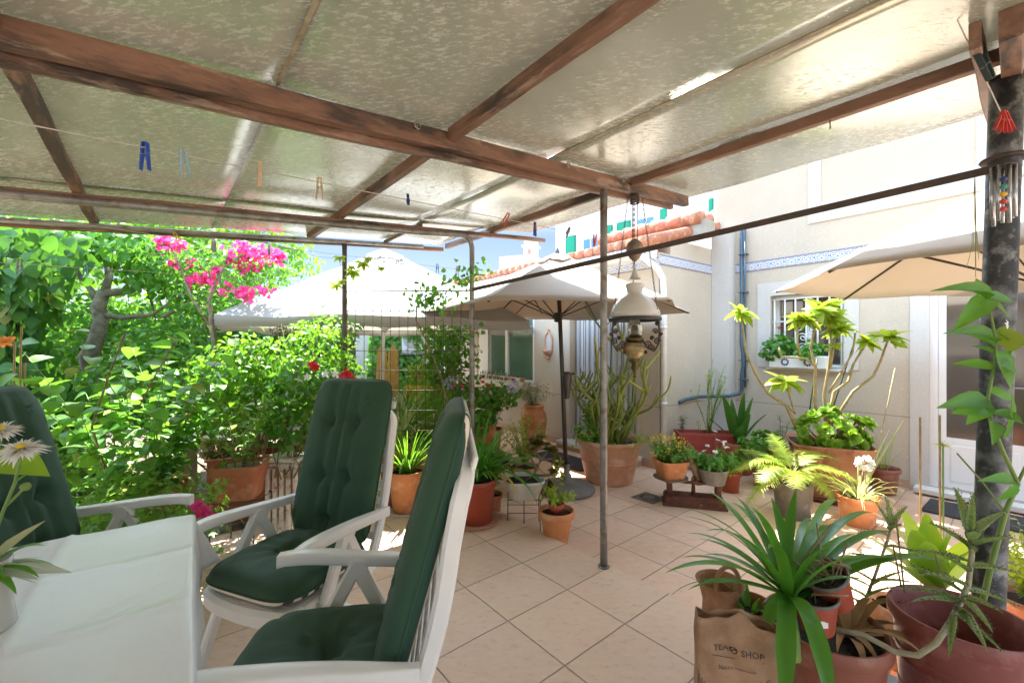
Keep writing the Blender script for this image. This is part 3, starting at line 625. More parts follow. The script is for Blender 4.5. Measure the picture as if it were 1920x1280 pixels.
# roof sheets, each a little warped
def rsheet(s0, s1, t0, t1, dz, ph):
    b = MB(); ns = max(6, int((s1-s0)*14)); nt_ = max(8, int((t1-t0)*10)); V = []
    for j in range(nt_+1):
        for i in range(ns+1):
            s = s0+(s1-s0)*i/ns; t = t0+(t1-t0)*j/nt_
            wv = .006*math.sin(s*7.1+ph)*math.sin(t*3.3+ph*1.7)+.004*math.sin(t*8.7+s*5+ph*2.3)
            V.append(Q(s, t, zr(s)+.09+dz+wv))
    n0 = len(V); V = V+[v_+np.array([0, 0, .004]) for v_ in V]; k = ns+1; Fs = []
    for j in range(nt_):
        for i in range(ns): a = j*k+i; Fs += [(a, a+k, a+k+1, a+1), (n0+a, n0+a+1, n0+a+k+1, n0+a+k)]
    rim = [i for i in range(k)]+[j*k+ns for j in range(1, nt_+1)]+[nt_*k+i for i in range(ns-1, -1, -1)]+[j*k for j in range(nt_-1, 0, -1)]
    for a, c_ in zip(rim, rim[1:]+rim[:1]): Fs.append((a, c_, n0+c_, n0+a))
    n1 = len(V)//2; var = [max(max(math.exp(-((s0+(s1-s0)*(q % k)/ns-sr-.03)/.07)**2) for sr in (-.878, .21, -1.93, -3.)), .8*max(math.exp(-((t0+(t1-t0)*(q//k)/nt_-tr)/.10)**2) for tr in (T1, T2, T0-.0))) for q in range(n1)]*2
    b.add(V, Fs, 0, np.array(var)); return b.build('roof_sheet', roofm, per)
cuts = [-4.4, -3.5, -2.45, -1.42, -.36, .21, S_R+.10]
for i in range(len(cuts)-1):
    rsheet(cuts[i]-.004, cuts[i+1]+.004, -3.3, T1+.10, (i % 2)*.006+.006, i*1.3)
    rsheet(cuts[i]-.004, min(cuts[i+1]+.004, .62), T1+.03, T2+.05, (i % 2)*.006, i*2.1+.7) if cuts[i] < .6 else None
    if cuts[i] < 0: rsheet(cuts[i]-.004, min(cuts[i+1]+.004, .14), T2+.0, T3+.06, (i % 2)*.006-.004, i*1.7+2)
# sealing strips on the joints
b = MB()
for s_ in (-.36, -1.42, -2.45): b.bar(Q(s_, -3.2, zr(s_)+.094), Q(s_, T1, zr(s_)+.094), .012, .004)
b.build('joint_strip', M('old_sealant', (.42, .36, .24), (.25, .2, .12), .9, scale=20), per, smooth=False)
def post(p, ztop, r, m, n=16, lean=(0, 0)):
    b = MB(); N = 8; b.tube([np.array([p[0]+lean[0]*k/N, p[1]+lean[1]*k/N, p[2]+(ztop-p[2])*k/N]) for k in range(N+1)], r, n)
    b.tube([np.array([p[0], p[1], p[2]]), np.array([p[0], p[1], p[2]+.01])], r*1.5, n); return b.build('post', m, per)
post(Q(0, 0, 0), zr(0)-.02, .0235, steel)
post((1.861, 1.68, 0), zr(.28)+.02, .048, steel_dk, 24, lean=(.088, 0))
p885 = P(885, 648, 3.888); p885[2] = 0; p645 = P(646, 648, 3.93); p645[2] = 0
# pipe rafter with elbow that becomes the mesh post
pb0 = np.array([p885[0], p885[1], 0]); e0 = pb0-BV*.11
zt = 2.40
b = MB(); el = [pb0+ZV*z for z in (0, .8, 1.6, zt-.12)]
for k in range(1, 7): a = k/6*math.pi/2; el.append(pb0-BV*.11*(1-math.cos(a))+ZV*(zt-.12+.11*math.sin(a)))
el += [pb0-BV*L+ZV*(zt-.01-.118*L/1.3*.95) for L in (.5, 1.5, 2.5, 3.5, 4.6)]
b.tube(el, .0235, 14); b.build('post', steel, per)
post(p645, 2.36, .022, M('brown_post', (.13, .10, .085), (.08, .06, .05), .6, .2, scale=14), 12)
p402 = P(400, 648, 4.0); b = MB(); b.tube([P(400, 470, 4.15), P(400, 428, 4.15)], .018); b.build('post_stub', steel, per)
b = MB(); b.tube([P(505, 478, 4.1), P(505, 440, 4.1)], .014); b.build('post_stub', steel, per)
b = MB(); b.tube([Q(-4.2, T3-.05, zr(-4.2)+.02), Q(-.05, T3-.05, zr(0)+.02)], .018, 10); b.build('purlin_pipe', steel, per)
b = MB(); bp = [P(886, 543, 3.83), P(1132, 486, 2.66), P(1872, 315, 1.63)]; b.bar(bp[0], bp[1], .008, .03, mi=0); b.bar(bp[1], bp[2], .008, .03); b.build('iron_bar', iron, per, smooth=False)
for (s_, dz) in ((-1.02, .02), (-.30, .02), (.10, .02)):
    b = MB(); c_ = Q(s_, T1-.022, zr(s_)+.05)-AV*.018; b.tube([c_+BV*.014*math.cos(a)+ZV*.014*math.sin(a)*1.-AV*.012 for a in np.linspace(0, 5.6, 10)], .0035, 6); b.tube([c_+AV*.015, c_-AV*.012], .004, 6); b.build('hook', steel, per)
b = MB()
c_ = Q(.21, -.86, zr(.21)+.035); b.tube([c_, c_-ZV*.02, c_-ZV*.03+BV*.008, c_-ZV*.04, c_-ZV*.035-BV*.008], .0028, 6)
b.build('hook', steel, per)
# ================================================================ wire mesh panel between the posts
t = thing('wire_trellis', 'rusty wire mesh panel fixed between two pergola posts', 'trellis', (p645+p885)/2)
b = MB(); x0 = p645+np.array([.02, 0, 0]); x1 = p885-np.array([.02, 0, 0])
for k in range(15): q = x0+(x1-x0)*k/14; b.tube([q+ZV*.50, q+ZV*1.895], .0032, 6)
for k in range(9): z = 1.90-.182*k; b.tube([x0+ZV*z, x1+ZV*(z-.004*math.sin(k))], .004 if k else .006, 6)
b.build('mesh', iron_l, t)
# ================================================================ parasols
def parasol(label, c, zt, zr_, r, n, rot, mat, polem, px_lean=(0, 0), val=0., group='parasols over the patio', base=None, pole=True, wav=.02, cap=True, zb=-.08, pr=.022, crank=False):
    c = np.array([c[0], c[1], zb]); root = thing('parasol', label, 'parasol', c, group)
    top = c*[1, 1, 0]+ZV*zt; K = 10
    def surf(k, f, rr):      # k segment index (float), rr 0..1
        a0 = rot+2*math.pi*math.floor(k)/n; a1 = a0+2*math.pi/n; fr = k-math.floor(k)
        e = (1-fr)*np.array([math.cos(a0), math.sin(a0), 0])+fr*np.array([math.cos(a1), math.sin(a1), 0])
        sag = math.sin(math.pi*fr); z = zt+(zr_-zt)*(rr**1.08)-.045*sag*math.sin(math.pi*min(1, rr*1.05))*r/1.4-(.0 if rr < .999 else 0)
        rad = r*rr*(1-.035*sag*rr)
        return c*[1, 1, 0]+e*rad+ZV*(z+wav*.3*math.sin(k*9+rr*7))
    b = MB(); S = 6; V = []; m = n*S
    for j in range(K+1):
        for i in range(m): V.append(surf(i/S, 0, .02+.98*j/K))
    if val:
        for i in range(m):
            q = V[K*m+i]; V.append(q-ZV*val*(1+.12*math.sin(i*1.1))+nrm((q-c)*[1, 1, 0])*.01*math.sin(i*2.3))
        K2 = K+1
    else: K2 = K
    Fs = [(j*m+i, j*m+(i+1) % m, (j+1)*m+(i+1) % m, (j+1)*m+i) for j in range(K2) for i in range(m)]
    b.add(V, Fs); cn = b.build('canopy', mat, root); angle_smooth(cn, 14)
    so_ = cn.modifiers.new('thick', 'SOLIDIFY'); so_.thickness = .003
    if cap:
        b = MB(); V = []
        for j in range(4):
            for i in range(m): q = surf(i/S, 0, .02+.13*j/3); V.append(q+ZV*(.03+.012*(1-j/3)+.008*math.sin(i*1.7)*(j/3)))
        b.add(V, [(j*m+i, j*m+(i+1) % m, (j+1)*m+(i+1) % m, (j+1)*m+i) for j in range(3) for i in range(m)]); b.build('vent_cap', mat, cn)
    b = MB(); b.lathe(top+ZV*.0, [(.001, .10), (.012, .09), (.02, .06), (.03, .045), (.03, .03)], 12); b.build('finial', polem, root)
    if pole:
        bt = c+np.array([*px_lean, 0])
        b = MB(); b.tube([bt+ZV*.02, bt+(top-bt)*.5*[1, 1, 0]+ZV*((zt-zb)*.52), top-ZV*.02], pr, 16); b.build('pole', polem, root)
        for i in range(n):
            a = rot+2*math.pi*i/n; e = np.array([math.cos(a), math.sin(a), 0]); hub = c*[1, 1, 0]+ZV*(zt-.05); sl = c*[1, 1, 0]+ZV*(zr_-.04)
            b = MB(); pts = [surf(i, 0, q)-ZV*.015 for q in (.03, .3, .6, .985)]; b.tube(pts, .008, 6); rb = b.build('rib', polem, root)
            b = MB(); b.tube([sl+e*.05, surf(i, 0, .55)-ZV*.02], .007, 6); b.build('strut', polem, rb)
        b = MB(); b.lathe(c*[1, 1, 0]+ZV*(zr_-.10), [(.026, 0), (.034, .01), (.034, .03), (.055, .045), (.055, .07), (.03, .08), (.03, .10)], 16); b.build('runner', polem, root)
    if crank:
        b = MB(); b.lathe(bt*[1, 1, 0]+ZV*1.02, [(.026, -.16), (.028, -.13), (.03, -.12), (.045, .0), (.05, .06), (.05, .10), (.028, .115)], 16); b.tube([bt*[1, 1, 0]+ZV*1.10, bt*[1, 1, 0]+ZV*1.12+np.array([.075, -.03, 0])], .012, 8); b.build('pole_clamp', polem, root)
    if base:
        b = MB(); b.lathe(bt, [(.001, 0), (.26, 0), (.285, .015), (.28, .045), (.25, .07), (.12, .10), (.05, .12), (.045, .17), (.032, .18), (.03, .28)], 40); b.build('base', base, root)
    return root
c2 = P(1045, 648, 4.6)
um = parasol('beige crank parasol with dark pole standing on the patio beside the big cactus pot', c2[:2], 2.36, 1.755, 1.46, 6, R(2), canvas_t, bronze, px_lean=(.07, -.25), base=M('parasol_base', (.20, .185, .165), (.14, .13, .115), .6, scale=10, bs=.2), crank=True)
b = MB()
for dx in (-.1, .05):
    q = P(1000, 562, 5.0)+(dx, 0, 0); b.tube([P(1002, 562, 5.0), q-(0, 0, .06), q+np.array([dx, 0, -.16])], .006, 5)
o = b.build('tie_strap', bronze, um)
parasol('large dirty white gazebo parasol beyond the wire mesh shaded by twigs', P(722, 648, 6.4)[:2], 2.80, 1.70, 2.38, 8, R(18), canvas_w, pvc, px_lean=(-.06, 0), val=.10, pr=.028, wav=.05)
parasol('cream parasol with dark ribs reaching in front of the white front door', (3.25, 2.62), 2.50, 1.84, 1.42, 8, R(5), canvas, bronze, px_lean=(0, 0), base=bpy.data.materials['parasol_base'])
# ================================================================ oil lamp
LD = 2.92; lc = P(1190, 648, LD); sc = LD/F
def lz(y): return H-(y-648)*sc
lamp = thing('oil_lamp', 'antique hanging oil lamp with white shade and scrolled iron arms', 'lamp', [lc[0], lc[1], lz(368)])
def L(x, y, dy=0.): return np.array([lc[0]+(x-1190)*sc, lc[1]+dy, lz(y)])
b = MB(); prof = [(16, 532), (17, 535), (15, 541), (14, 549), (19, 553), (30, 561), (39, 572), (45, 585), (47, 596)]
pf = [(r_*sc, lz(y)) for r_, y in prof]; pf += [(r_-.004, z) for r_, z in pf[::-1]]; b.lathe([lc[0], lc[1], 0], pf, 40); b.build('shade', opal, lamp)
b = MB(); b.lathe([lc[0], lc[1], 0], [(r_*sc, lz(y)) for r_, y in ((44, 595), (48, 595), (48.5, 600), (46, 602), (44, 600), (44, 595))], 40); b.build('shade_ring', black, lamp)
b = MB(); b.lathe([lc[0], lc[1], 0], [(r_*sc, lz(y)) for r_, y in ((9, 560), (9.5, 590), (10, 606), (14, 616), (12, 628), (11, 634))], 24); b.build('chimney_glass', lampglass, lamp)
b = MB(); b.lathe([lc[0], lc[1], 0], [(.001, lz(608)), (6*sc, lz(610)), (9*sc, lz(618)), (8*sc, lz(624)), (14*sc, lz(630)), (17*sc, lz(633)), (17*sc, lz(640)), (10*sc, lz(642))], 20); b.build('burner', brass, lamp)
b = MB(); b.lathe([lc[0], lc[1], 0], [(r_*sc, lz(y)) for r_, y in ((10, 641), (20, 644), (23, 652), (19, 662), (12, 670), (8, 674))], 28); b.build('font', ceram, lamp)
b = MB(); b.lathe([lc[0], lc[1], 0], [(r_*sc, lz(y)) for r_, y in ((10, 672), (11, 676), (5, 682), (7, 690), (3, 697), (2, 703), (4, 706), (.1, 709))], 16); b.build('finial', brass, lamp)
b = MB(); b.lathe([lc[0], lc[1], 0], [(r_*sc, lz(y)) for r_, y in ((.5, 447), (5, 449), (13, 456), (16, 464), (15, 474), (9, 484), (3, 490), (.5, 491))], 24); b.build('counterweight', M('old_weight', (.30, .24, .18), (.16, .12, .09), .6, .3, scale=20), lamp)
b = MB(); b.lathe([lc[0], lc[1], 0], [(r_*sc, lz(y)) for r_, y in ((2, 497), (3, 503), (5, 511), (10, 521), (11, 523))], 20); b.build('smoke_bell', opal, lamp)
b = MB()
for a in (0, 2.1, 4.2):
    b.tube([L(1190, 380)+np.array([.02*math.cos(a), .02*math.sin(a), 0]), L(1190, 450)+np.array([.02*math.cos(a), .02*math.sin(a), 0])], .0025, 5)
b.tube([L(1190, 490), L(1190, 500)], .003, 5)
for k in range(5): b.lathe(L(1190, 366+k*4), [(.03, 0), (.034, .004), (.03, .008), (.012, .004)], 12)
b.build('pulley_rods', iron, lamp)
def scroll(bm, c, r, ax, sg=1, turns=1.6, th=.005):
    bm.tube([c+ax*sg*(r*(1-a/turns/6.4)*math.cos(a))+ZV*(r*(1-a/turns/6.4)*math.sin(a)) for a in np.linspace(0, turns*6.28, 26)], th, 5)
for i in range(3):
    a = R(180+18+120*i); e = np.array([math.cos(a), math.sin(a), 0]); o_ = np.array([lc[0], lc[1], 0])
    b = MB(); r0 = 17*sc; r1 = 46*sc
    b.tube([o_+e*r0+ZV*lz(640), o_+e*(r0+.03)+ZV*lz(652), o_+e*(r1-.03)+ZV*lz(658), o_+e*r1+ZV*lz(645), o_+e*(r1+.006)+ZV*lz(620), o_+e*(r1-.006)+ZV*lz(600)], .006, 6)
    for (rr, yy, q, sg) in ((r0+.03, 646, .026, 1), (r1-.045, 652, .022, -1), (r1-.01, 640, .024, 1), (r1-.02, 622, .020, -1), (r1+.012, 628, .014, 1), (r1-.01, 608, .016, 1), (r0+.06, 634, .015, 1), (r0+.015, 660, .014, -1)): scroll(b, o_+e*rr+ZV*lz(yy), q, e, sg)
    b.build('scroll_arm', iron, lamp)
    b = MB(); p0 = o_+e*(r1+.0)+ZV*lz(600); p1 = o_+e*.055+ZV*lz(375); n = 46; d = (p1-p0)/n; dn = nrm(d); sx = nrm(np.cross(dn, ZV)); sy = np.cross(dn, sx)
    for k in range(n):
        cc_ = p0+d*(k+.5); s_ = sx if k % 2 else sy; hl = np.linalg.norm(d)*.62
        b.tube([cc_+dn*hl*math.cos(q)+s_*.0055*math.sin(q) for q in np.linspace(0, 5.4, 7)], .0017, 4, closed=True)
    b.build('chain', iron, lamp)
# ================================================================ wind chime, lines, pins
def at_x(p, q, px):      # the point of the stretched line p-q seen at column px
    k = (px-960)/F; s = (k*p[1]-p[0])/((q[0]-p[0])-k*(q[1]-p[1])); return p+(q-p)*s
def line(label, p, q, sag=0., r=.0016, m=rope, name='clothesline'):
    b = MB(); b.tube([p+(q-p)*i/24-ZV*sag*4*(i/24)*(1-i/24) for i in range(25)], r, 6); return tag(b.build(name, m), label, 'clothesline', 'clotheslines under the pergola')
pin_src = {}
def make_pin(kind):
    r = thing('clothespin', 'clothespin', 'clothespin', (0, 0, 0), local=True)
    for sg in (-1, 1):
        b = MB(); V = []
        pr = [(.0005, .036), (.004, .030), (.0045, .012), (.003, .004), (.0055, -.006), (.009, -.036), (.0115, -.036), (.0095, -.004), (.0085, .012), (.0065, .036)]
        n = len(pr)
        for y in (-.005, .005): V += [(sg*x, y, z) for x, z in pr]
        b.add(V, [list(range(n)), [i+n for i in range(n)][::-1]]+[(i, i+n, (i+1) % n+n, (i+1) % n) for i in range(n)]); b.build('jaw', pinm[kind], r, smooth=False)
    b = MB(); b.tube([(-.011, 0, .008), (-.006, .006, .005), (0, .0065, .003), (.006, .006, .005), (.011, 0, .008), (.006, -.006, .005), (0, -.0065, .003), (-.006, -.006, .005)], .0009, 5, closed=True); b.build('spring', steel, r); return r
def pin(kind, label, p, rot=0, tilt=0, k=1., group='clothespins on the lines'):
    if kind not in pin_src: pin_src[kind] = make_pin(kind); o = pin_src[kind]
    else: o = copy_tree(pin_src[kind])
    o.location = tuple(p); o.rotation_euler = (0, tilt, rot); o.scale = (k, k, k); o['label'] = label; o['group'] = group; return o
l1a, l1b = P(0, 223, .92), P(1128, 447, 2.66); line('longest cord running from the left edge to the slim middle post', l1a+(l1a-l1b)*.03, l1b)
for (px, kd, lab, tl, dz) in ((272, 'blue', 'bright blue clothespin, nearest on the long cord', .0, -.022), (345, 'sky', 'pale blue clothespin on the long cord beside the bright blue one', .1, -.022), (487, 'wood', 'pale wooden clothespin on the long cord, third from the left', .08, -.012),
        (599, 'wood', 'brown wooden clothespin hanging midway on the long cord', 0, -.02), (765, 'navy', 'navy clothespin clipped aslant below the roof rafter', .9, 0), (948, 'red', 'pale red clothespin tilted under the small roof corner', -.5, 0), (1003, 'violet', 'dark violet clothespin hanging near the roof corner', 0, -.02), (1065, 'grey', 'open grey clothespin lying along the long cord', 1.2, 0), (1115, 'red', 'red clothespin next to the slim middle post', .1, -.02)):
    pin(kd, lab, at_x(l1a, l1b, px)+ZV*dz, rot=.5+px*.01, tilt=tl+(math.pi if px in (765, 1115) else 0))
l2a, l2b = P(0, 397, 1.7), P(640, 486, 3.8); line('cord leading from the left edge past the yellow clothespin', l2a, l2b, .01)
pin('yellow', 'yellow clothespin above the pink bougainvillea', at_x(l2a, l2b, 333)-ZV*.01, .4, -.5, 1.0); pin('grey', 'blue grey clothespin hanging right of the yellow one', at_x(l2a, l2b, 402)-ZV*.035, .4, 0)
l3a, l3b = P(0, 492, 2.3), P(700, 534, 4.2); line('low cord in front of the garden greenery', l3a, l3b, .005)
pin('grey', 'grey clothespin on the low cord, leftmost in front of the ivy', at_x(l3a, l3b, 37)-ZV*.02, .6, 0, 1.2); pin('teal', 'teal clothespin on the low cord before the tree', at_x(l3a, l3b, 160)-ZV*.02, .3, .05); pin('grey', 'grey clothespin on the low cord among pink flowers', at_x(l3a, l3b, 412)-ZV*.02, .3, 0); pin('teal', 'dark green clothespin on the low cord at the edge of the pink flowers', at_x(l3a, l3b, 475)-ZV*.02, .5, 0)
l4a, l4b = P(540, 466, 3.2), P(886, 508, 3.85); line('thin cord seen against the sky left of the elbow post', l4a, l4b, .0, .0014)
for px, kd, lab, tl in ((710, 'black', 'black clothespin over the parasol tip, left of the pair', .35), (720, 'maroon', 'left maroon clothespin of the two over the white parasol', 0), (745, 'maroon', 'right maroon clothespin of the two over the white parasol', 0), (755, 'black', 'small black clothespin tilted beside the right maroon one', -.3), (820, 'black', 'dark clothespin alone against the sky', 0), (857, 'wood', 'wooden clothespin against the sky near the elbow post', 0)): pin(kd, lab, at_x(l4a, l4b, px)-ZV*.018, .4, tl, 1.15)
# lines and pins by the thick post
pole0 = Q(0, T0, 0)
def PP(px, py, d=1.36): return P(px, py, d+.27)
l5a, l5b = P(1768, -20, 1.40), P(1882, 222, 1.61); line('cord tied to the thick post and running up to the roof corner', l5a, l5b, 0, .0022)
pin('blue', 'blue clothespin at the top right near the roof beam', P(1776, 2, 1.4), .3, .9, 1.2); pin('black', 'large black clothespin hanging open beside the thick post', P(1845, 118, 1.50), .2, 2.6, 1.75)
for i, (dx, tl, lab) in enumerate(((-7, .42, 'red clothespin on the thick post, leaning left'), (0, .04, 'red clothespin on the thick post, hanging straight in the middle'), (9, -.55, 'red clothespin on the thick post, leaning right'))): pin('red', lab, P(1882+dx, 228, 1.58), .2, tl, 1.1, 'red clothespins on the thick post')
# plate and chime
t = thing('wind_chime', 'metal wind chime with coloured beads hanging in front of the thick post', 'wind chime', PP(1884, 310, 1.34))
b = MB(); b.lathe(np.array([1.94, 1.68, PP(1884, 288)[2]]), [(.046, .006), (.066, .007), (.071, 0), (.066, -.007), (.046, -.006)], 32); o = b.build('disc', iron, t)
for k in range(7):
    a = k*.9; q = PP(1881, 318, 1.31)+np.array([.032*math.cos(a), .026*math.sin(a), 0]); ln = .18+.012*(k % 3)
    b = MB(); b.tube([q+ZV*.012, q-ZV*ln], .0066, 10); b.build('chime_tube', M('polished_tube', (.6, .6, .62), (.4, .42, .45), .2, .9) if 'polished_tube' not in bpy.data.materials else bpy.data.materials['polished_tube'], t)
for y, kd in ((336, 'navy'), (350, 'teal'), (364, 'yellow'), (378, 'red'), (392, 'red')):
    b = MB(); b.ball(PP(1881, y, 1.26), .011, 10, sc=(1, 1, .8)); b.build('bead', pinm[kd], t)
b = MB(); b.tube([PP(1881, 300, 1.27), PP(1881, 396, 1.27)], .001, 4); b.lathe(PP(1881, 312, 1.31), [(.001, .004), (.034, .004), (.034, -.002), (.001, -.002)], 20); b.build('suspension', iron, t)
t = thing('dried_stalks', 'dry grass stalks hanging by a thread from the dark iron bar', 'dried stalks', PP(1828, 330, 1.42))
b = MB(); q = P(1828, 326, 1.70)
for k in range(6):
    e = np.array([rng.normal(0, .006), rng.normal(0, .006), 0]); b.tube([q, q-ZV*.08+e*.5, q-ZV*(.2+.03*k % .1)+e*1.5, q-ZV*(.30+.022*k)+e*4], .0013, 4, cc=random.random())
b.build('stalk', hexm('dry_grass', (.34, .36, .16)), t)
# ================================================================ chairs
def cushion(name, parent, wd, ln, T, tufts, org, ax, rcorn=5., nu=34, nv=46, vents=(), mats=None, puff=1.):
    """padded cushion: u across, v along, in the frame ax=(x,y,n) at org"""
    b = MB(); X, Y, Nn = [np.asarray(a, float) for a in ax]; V = []; Cc = []
    def edge(u, v): return max(0, 1-abs(u)**6)**.42*max(0, 1-abs(v)**8)**.42
    def outline(u, v):   # round the corners of the square
        a = (abs(u)**rcorn+abs(v)**rcorn)**(1/rcorn); m = max(abs(u), abs(v)); k = m/a if a > 1e-6 else 1; return u*k, v*k
    for side in (1, -1):
        for j in range(nv+1):
            for i in range(nu+1):
                u = math.sin((2*i/nu-1)*math.pi/2); v = math.sin((2*j/nv-1)*math.pi/2); uo, vo = outline(u, v); h = edge(u, v)
                z = T/2*h
                if side > 0:
                    x = uo*wd/2; y = vo*ln/2
                    dent = sum(math.exp(-(((x-tx)/.030)**2+((y-ty)/.030)**2)) for tx, ty in tufts)
                    for tx in {t_[0] for t_ in tufts}: dent += .42*math.exp(-((x-tx)/.014)**2)*(abs(vo) < .9)*(1 if len(tufts) > 2 else 0)
                    for (tx, ty) in tufts:
                        d = math.hypot(x-tx, y-ty); a = math.atan2(y-ty, x-tx); dent += (.10 if len(tufts) > 2 else .22)*math.exp(-(d/(.07 if len(tufts) > 2 else .13))**2)*math.sin(11*a+tx*40)*min(1, d/.03)+(0 if len(tufts) > 2 else .7*math.exp(-(d/.07)**2))
                        dent += .22*math.exp(-((y-ty)/.012)**2)*math.exp(-((x-tx)/.06)**2)*(1 if len(tufts) > 2 else 0)
                    z += T*.5*h*puff*.35*math.cos(u*1.2)-min(1.1, dent)*T*.50*h+.0018*math.sin(y*55+x*20+3*math.sin(x*30))*h
                else: z = -T/2*h*.8
                V.append(np.asarray(org)+X*uo*wd/2+Y*vo*ln/2+Nn*z); Cc.append((vo+1)/2*.998 if ln < wd*1.3 else (uo+1)/2*.998)
    k = nu+1; n0 = (nv+1)*k; F1 = []; F2 = []
    for j in range(nv):
        for i in range(nu): a = j*k+i; F1.append((a, a+1, a+k+1, a+k)); F2.append((n0+a, n0+a+k, n0+a+k+1, n0+a+1))
    b.add(V, F1, 0, np.array(Cc)); b.n -= len(V); b.V.pop(); b.C.pop(); b.add(V, F2, 1, np.array(Cc))
    o = b.build(name, mats or [green_f, stripe], parent)
    import bmesh as _bm
    bm_ = _bm.new(); bm_.from_mesh(o.data); _bm.ops.remove_doubles(bm_, verts=bm_.verts, dist=.0004); bm_.to_mesh(o.data); bm_.free()
    p = MB(); pts = []
    for q in np.linspace(0, 2*math.pi, 72, endpoint=False):
        u = math.cos(q); v = math.sin(q); m = max(abs(u), abs(v)); uo, vo = outline(u/m, v/m); pts.append(np.asarray(org)+X*uo*wd/2*1.004+Y*vo*ln/2*1.004)
    p.tube(pts, .0035, 6, closed=True); p.build('piping', green_f, o)
    return o
def make_chair(label):
    r = thing('recliner_chair', label, 'garden chair', (0, 0, 0), 'white plastic recliner chairs round the table', local=True)
    a0 = np.array([0, -.20, .40]); a1 = np.array([0, -.385, 1.065]); up = nrm(a1-a0); n = nrm(np.cross(np.array([1., 0, 0]), up)); n = -n if n[1] < 0 else n
    X = np.array([1., 0, 0]); Ln = np.linalg.norm(a1-a0)
    b = MB()     # back frame: rails, rounded head bar, slats
    path = []; bow = lambda s_: n*(-.03*math.sin(math.pi*s_))
    for k in range(10): path.append(a0-X*.235-up*.06+(up*(Ln-.05))*k/10+bow(k/10))
    for q in np.linspace(0, math.pi/2, 7): path.append(a1-X*(.165+.07*math.cos(q))+up*(-.07+.07*math.sin(q)))
    path += [X*(-2*np.dot(p_, X))+p_ for p_ in path[::-1]]
    b.sweep(path, n, .034, .048, .010)
    for k in range(9):
        z = .10+k*.078; c_ = a0+up*z-n*.012; b.box(c_, (.45, .038, .014), [X, up, n], 0, .5, .004)
    angle_smooth(b.build('back_frame', white_pl, r), 40)
    b = MB(); b.box((0, 0.0, .385), (.47, .46, .035), None, 0, .5, .014)
    for sx in (-1, 1): b.box((sx*.235, .0, .372), (.04, .48, .06), None, 0, .5, .012)
    b.sweep([(.235*math.cos(t_), .215+.06*math.sin(t_), .372) for t_ in np.linspace(-.25, math.pi+.25, 25)], ZV, .045, .07, .014)
    angle_smooth(b.build('seat_frame', white_pl, r), 40)
    for sx in (-1, 1):
        b = MB(); ap = [(-.27, .612, .030), (-.16, .622, .050), (-.02, .636, .058), (.12, .648, .062), (.22, .650, .060), (.262, .641, .044)]
        V = []
        for y, z, wd in ap:
            x0 = sx*(.272+ (.018 if y > .1 else .006)); 
            for dx, dz in ((-.5, -.018), (-.5, .010), (-.40, .018), (.40, .018), (.5, .010), (.5, -.018), (.40, -.027), (-.40, -.027)): V.append((x0+sx*dx*wd, y, z+dz))
        Fs = [(i*8+k, i*8+(k+1) % 8, i*8+8+(k+1) % 8, i*8+8+k) for i in range(5) for k in range(8)]+[list(range(8)), [40+k for k in range(8)][::-1]]
        b.add(V, Fs); ob = b.build('armrest', white_pl, r); angle_smooth(ob, 50)
        bv = ob.modifiers.new('sub', 'SUBSURF'); bv.levels = 2; bv.render_levels = 2
        x = sx*.262
        b = MB(); b.bar((x, -.01, .615), (x+sx*.01, .12, .37), .034, .050, (0, 1, 0), 0, .008); b.bar((x+sx*.01, .12, .37), (x+sx*.012, .27, .0), .034, .046, (0, 1, 0), 0, .008); b.build('leg', white_pl, r, smooth=False)
        b = MB(); b.bar((x-sx*.005, -.02, .60), (x-sx*.006, -.14, .37), .028, .050, (0, 1, 0), 0, .008); b.bar((x-sx*.006, -.14, .37), (x-sx*.006, -.34, .0), .028, .046, (0, 1, 0), 0, .008)
        b.tube([(x-sx*.02, -.02, .605), (x+sx*.018, -.02, .605)], .030, 20); b.build('leg', white_pl, r, smooth=False)
    b = MB(); b.bar((-.27, .25, .05), (.27, .25, .05), .03, .035, ZV, 0, .008); b.build('crossbar', white_pl, r, smooth=False); b = MB(); b.bar((-.26, -.32, .05), (.26, -.32, .05), .03, .035, ZV, 0, .008); b.build('crossbar', white_pl, r, smooth=False)
    cushion('seat_cushion', r, .50, .49, .105, [(0, -.015)], (0, .035, .450), (X, np.array([0, 1., 0]), ZV), 5.)
    bc = a0+up*(.075+.375)+n*.045
    bcu = cushion('back_cushion', r, .475, .78, .095, [(sx*.075, y) for sx in (-1, 1) for y in (.17, -.10)]+[(0, -.30)], bc, (X, up, n), 9.)
    # embroidered crest
    e = MB(); ec = bc+X*.135*-1+up*.262+n*.0608
    for k, sg in ((-1, 1), (1, -1)):
        e.tube([ec+X*(k*.008+.0075*math.cos(q)*sg)+up*.010*math.sin(q) for q in np.linspace(.7, 5.6, 12)], .0011, 4)
    e.tube([ec+X*x_+up*z_ for x_, z_ in ((-.016, .014), (-.019, .026), (-.009, .018), (-.004, .031), (0, .018), (.006, .031), (.010, .018), (.019, .026), (.016, .014))], .0011, 4)
    e.tube([ec+X*x_+up*-.013 for x_ in (-.014, 0, .014)], .0011, 4)
    e.build('crest', hexm('teal_thread', (.02, .17, .14)), bcu)
    return r
def set_obj(o, p, f):
    o.location = (p[0], p[1], 0); o.rotation_euler = (0, 0, math.atan2(f[1], f[0])-math.pi/2)
ch = make_chair('white recliner chair with dark green cushions, facing the camera beyond the table corner'); set_obj(ch, (-.955, 1.90), (-.36, -.933))
ch2 = copy_tree(ch); ch2['label'] = 'nearest white recliner chair with green cushions, seen edge on at the bottom of the photo'; set_obj(ch2, (-.53, 1.268), (-.99, -.14))
ch3 = copy_tree(ch); ch3['label'] = 'recliner chair with green cushion behind the table at the left edge'; set_obj(ch3, (-1.80, 1.79), (.985, .17))
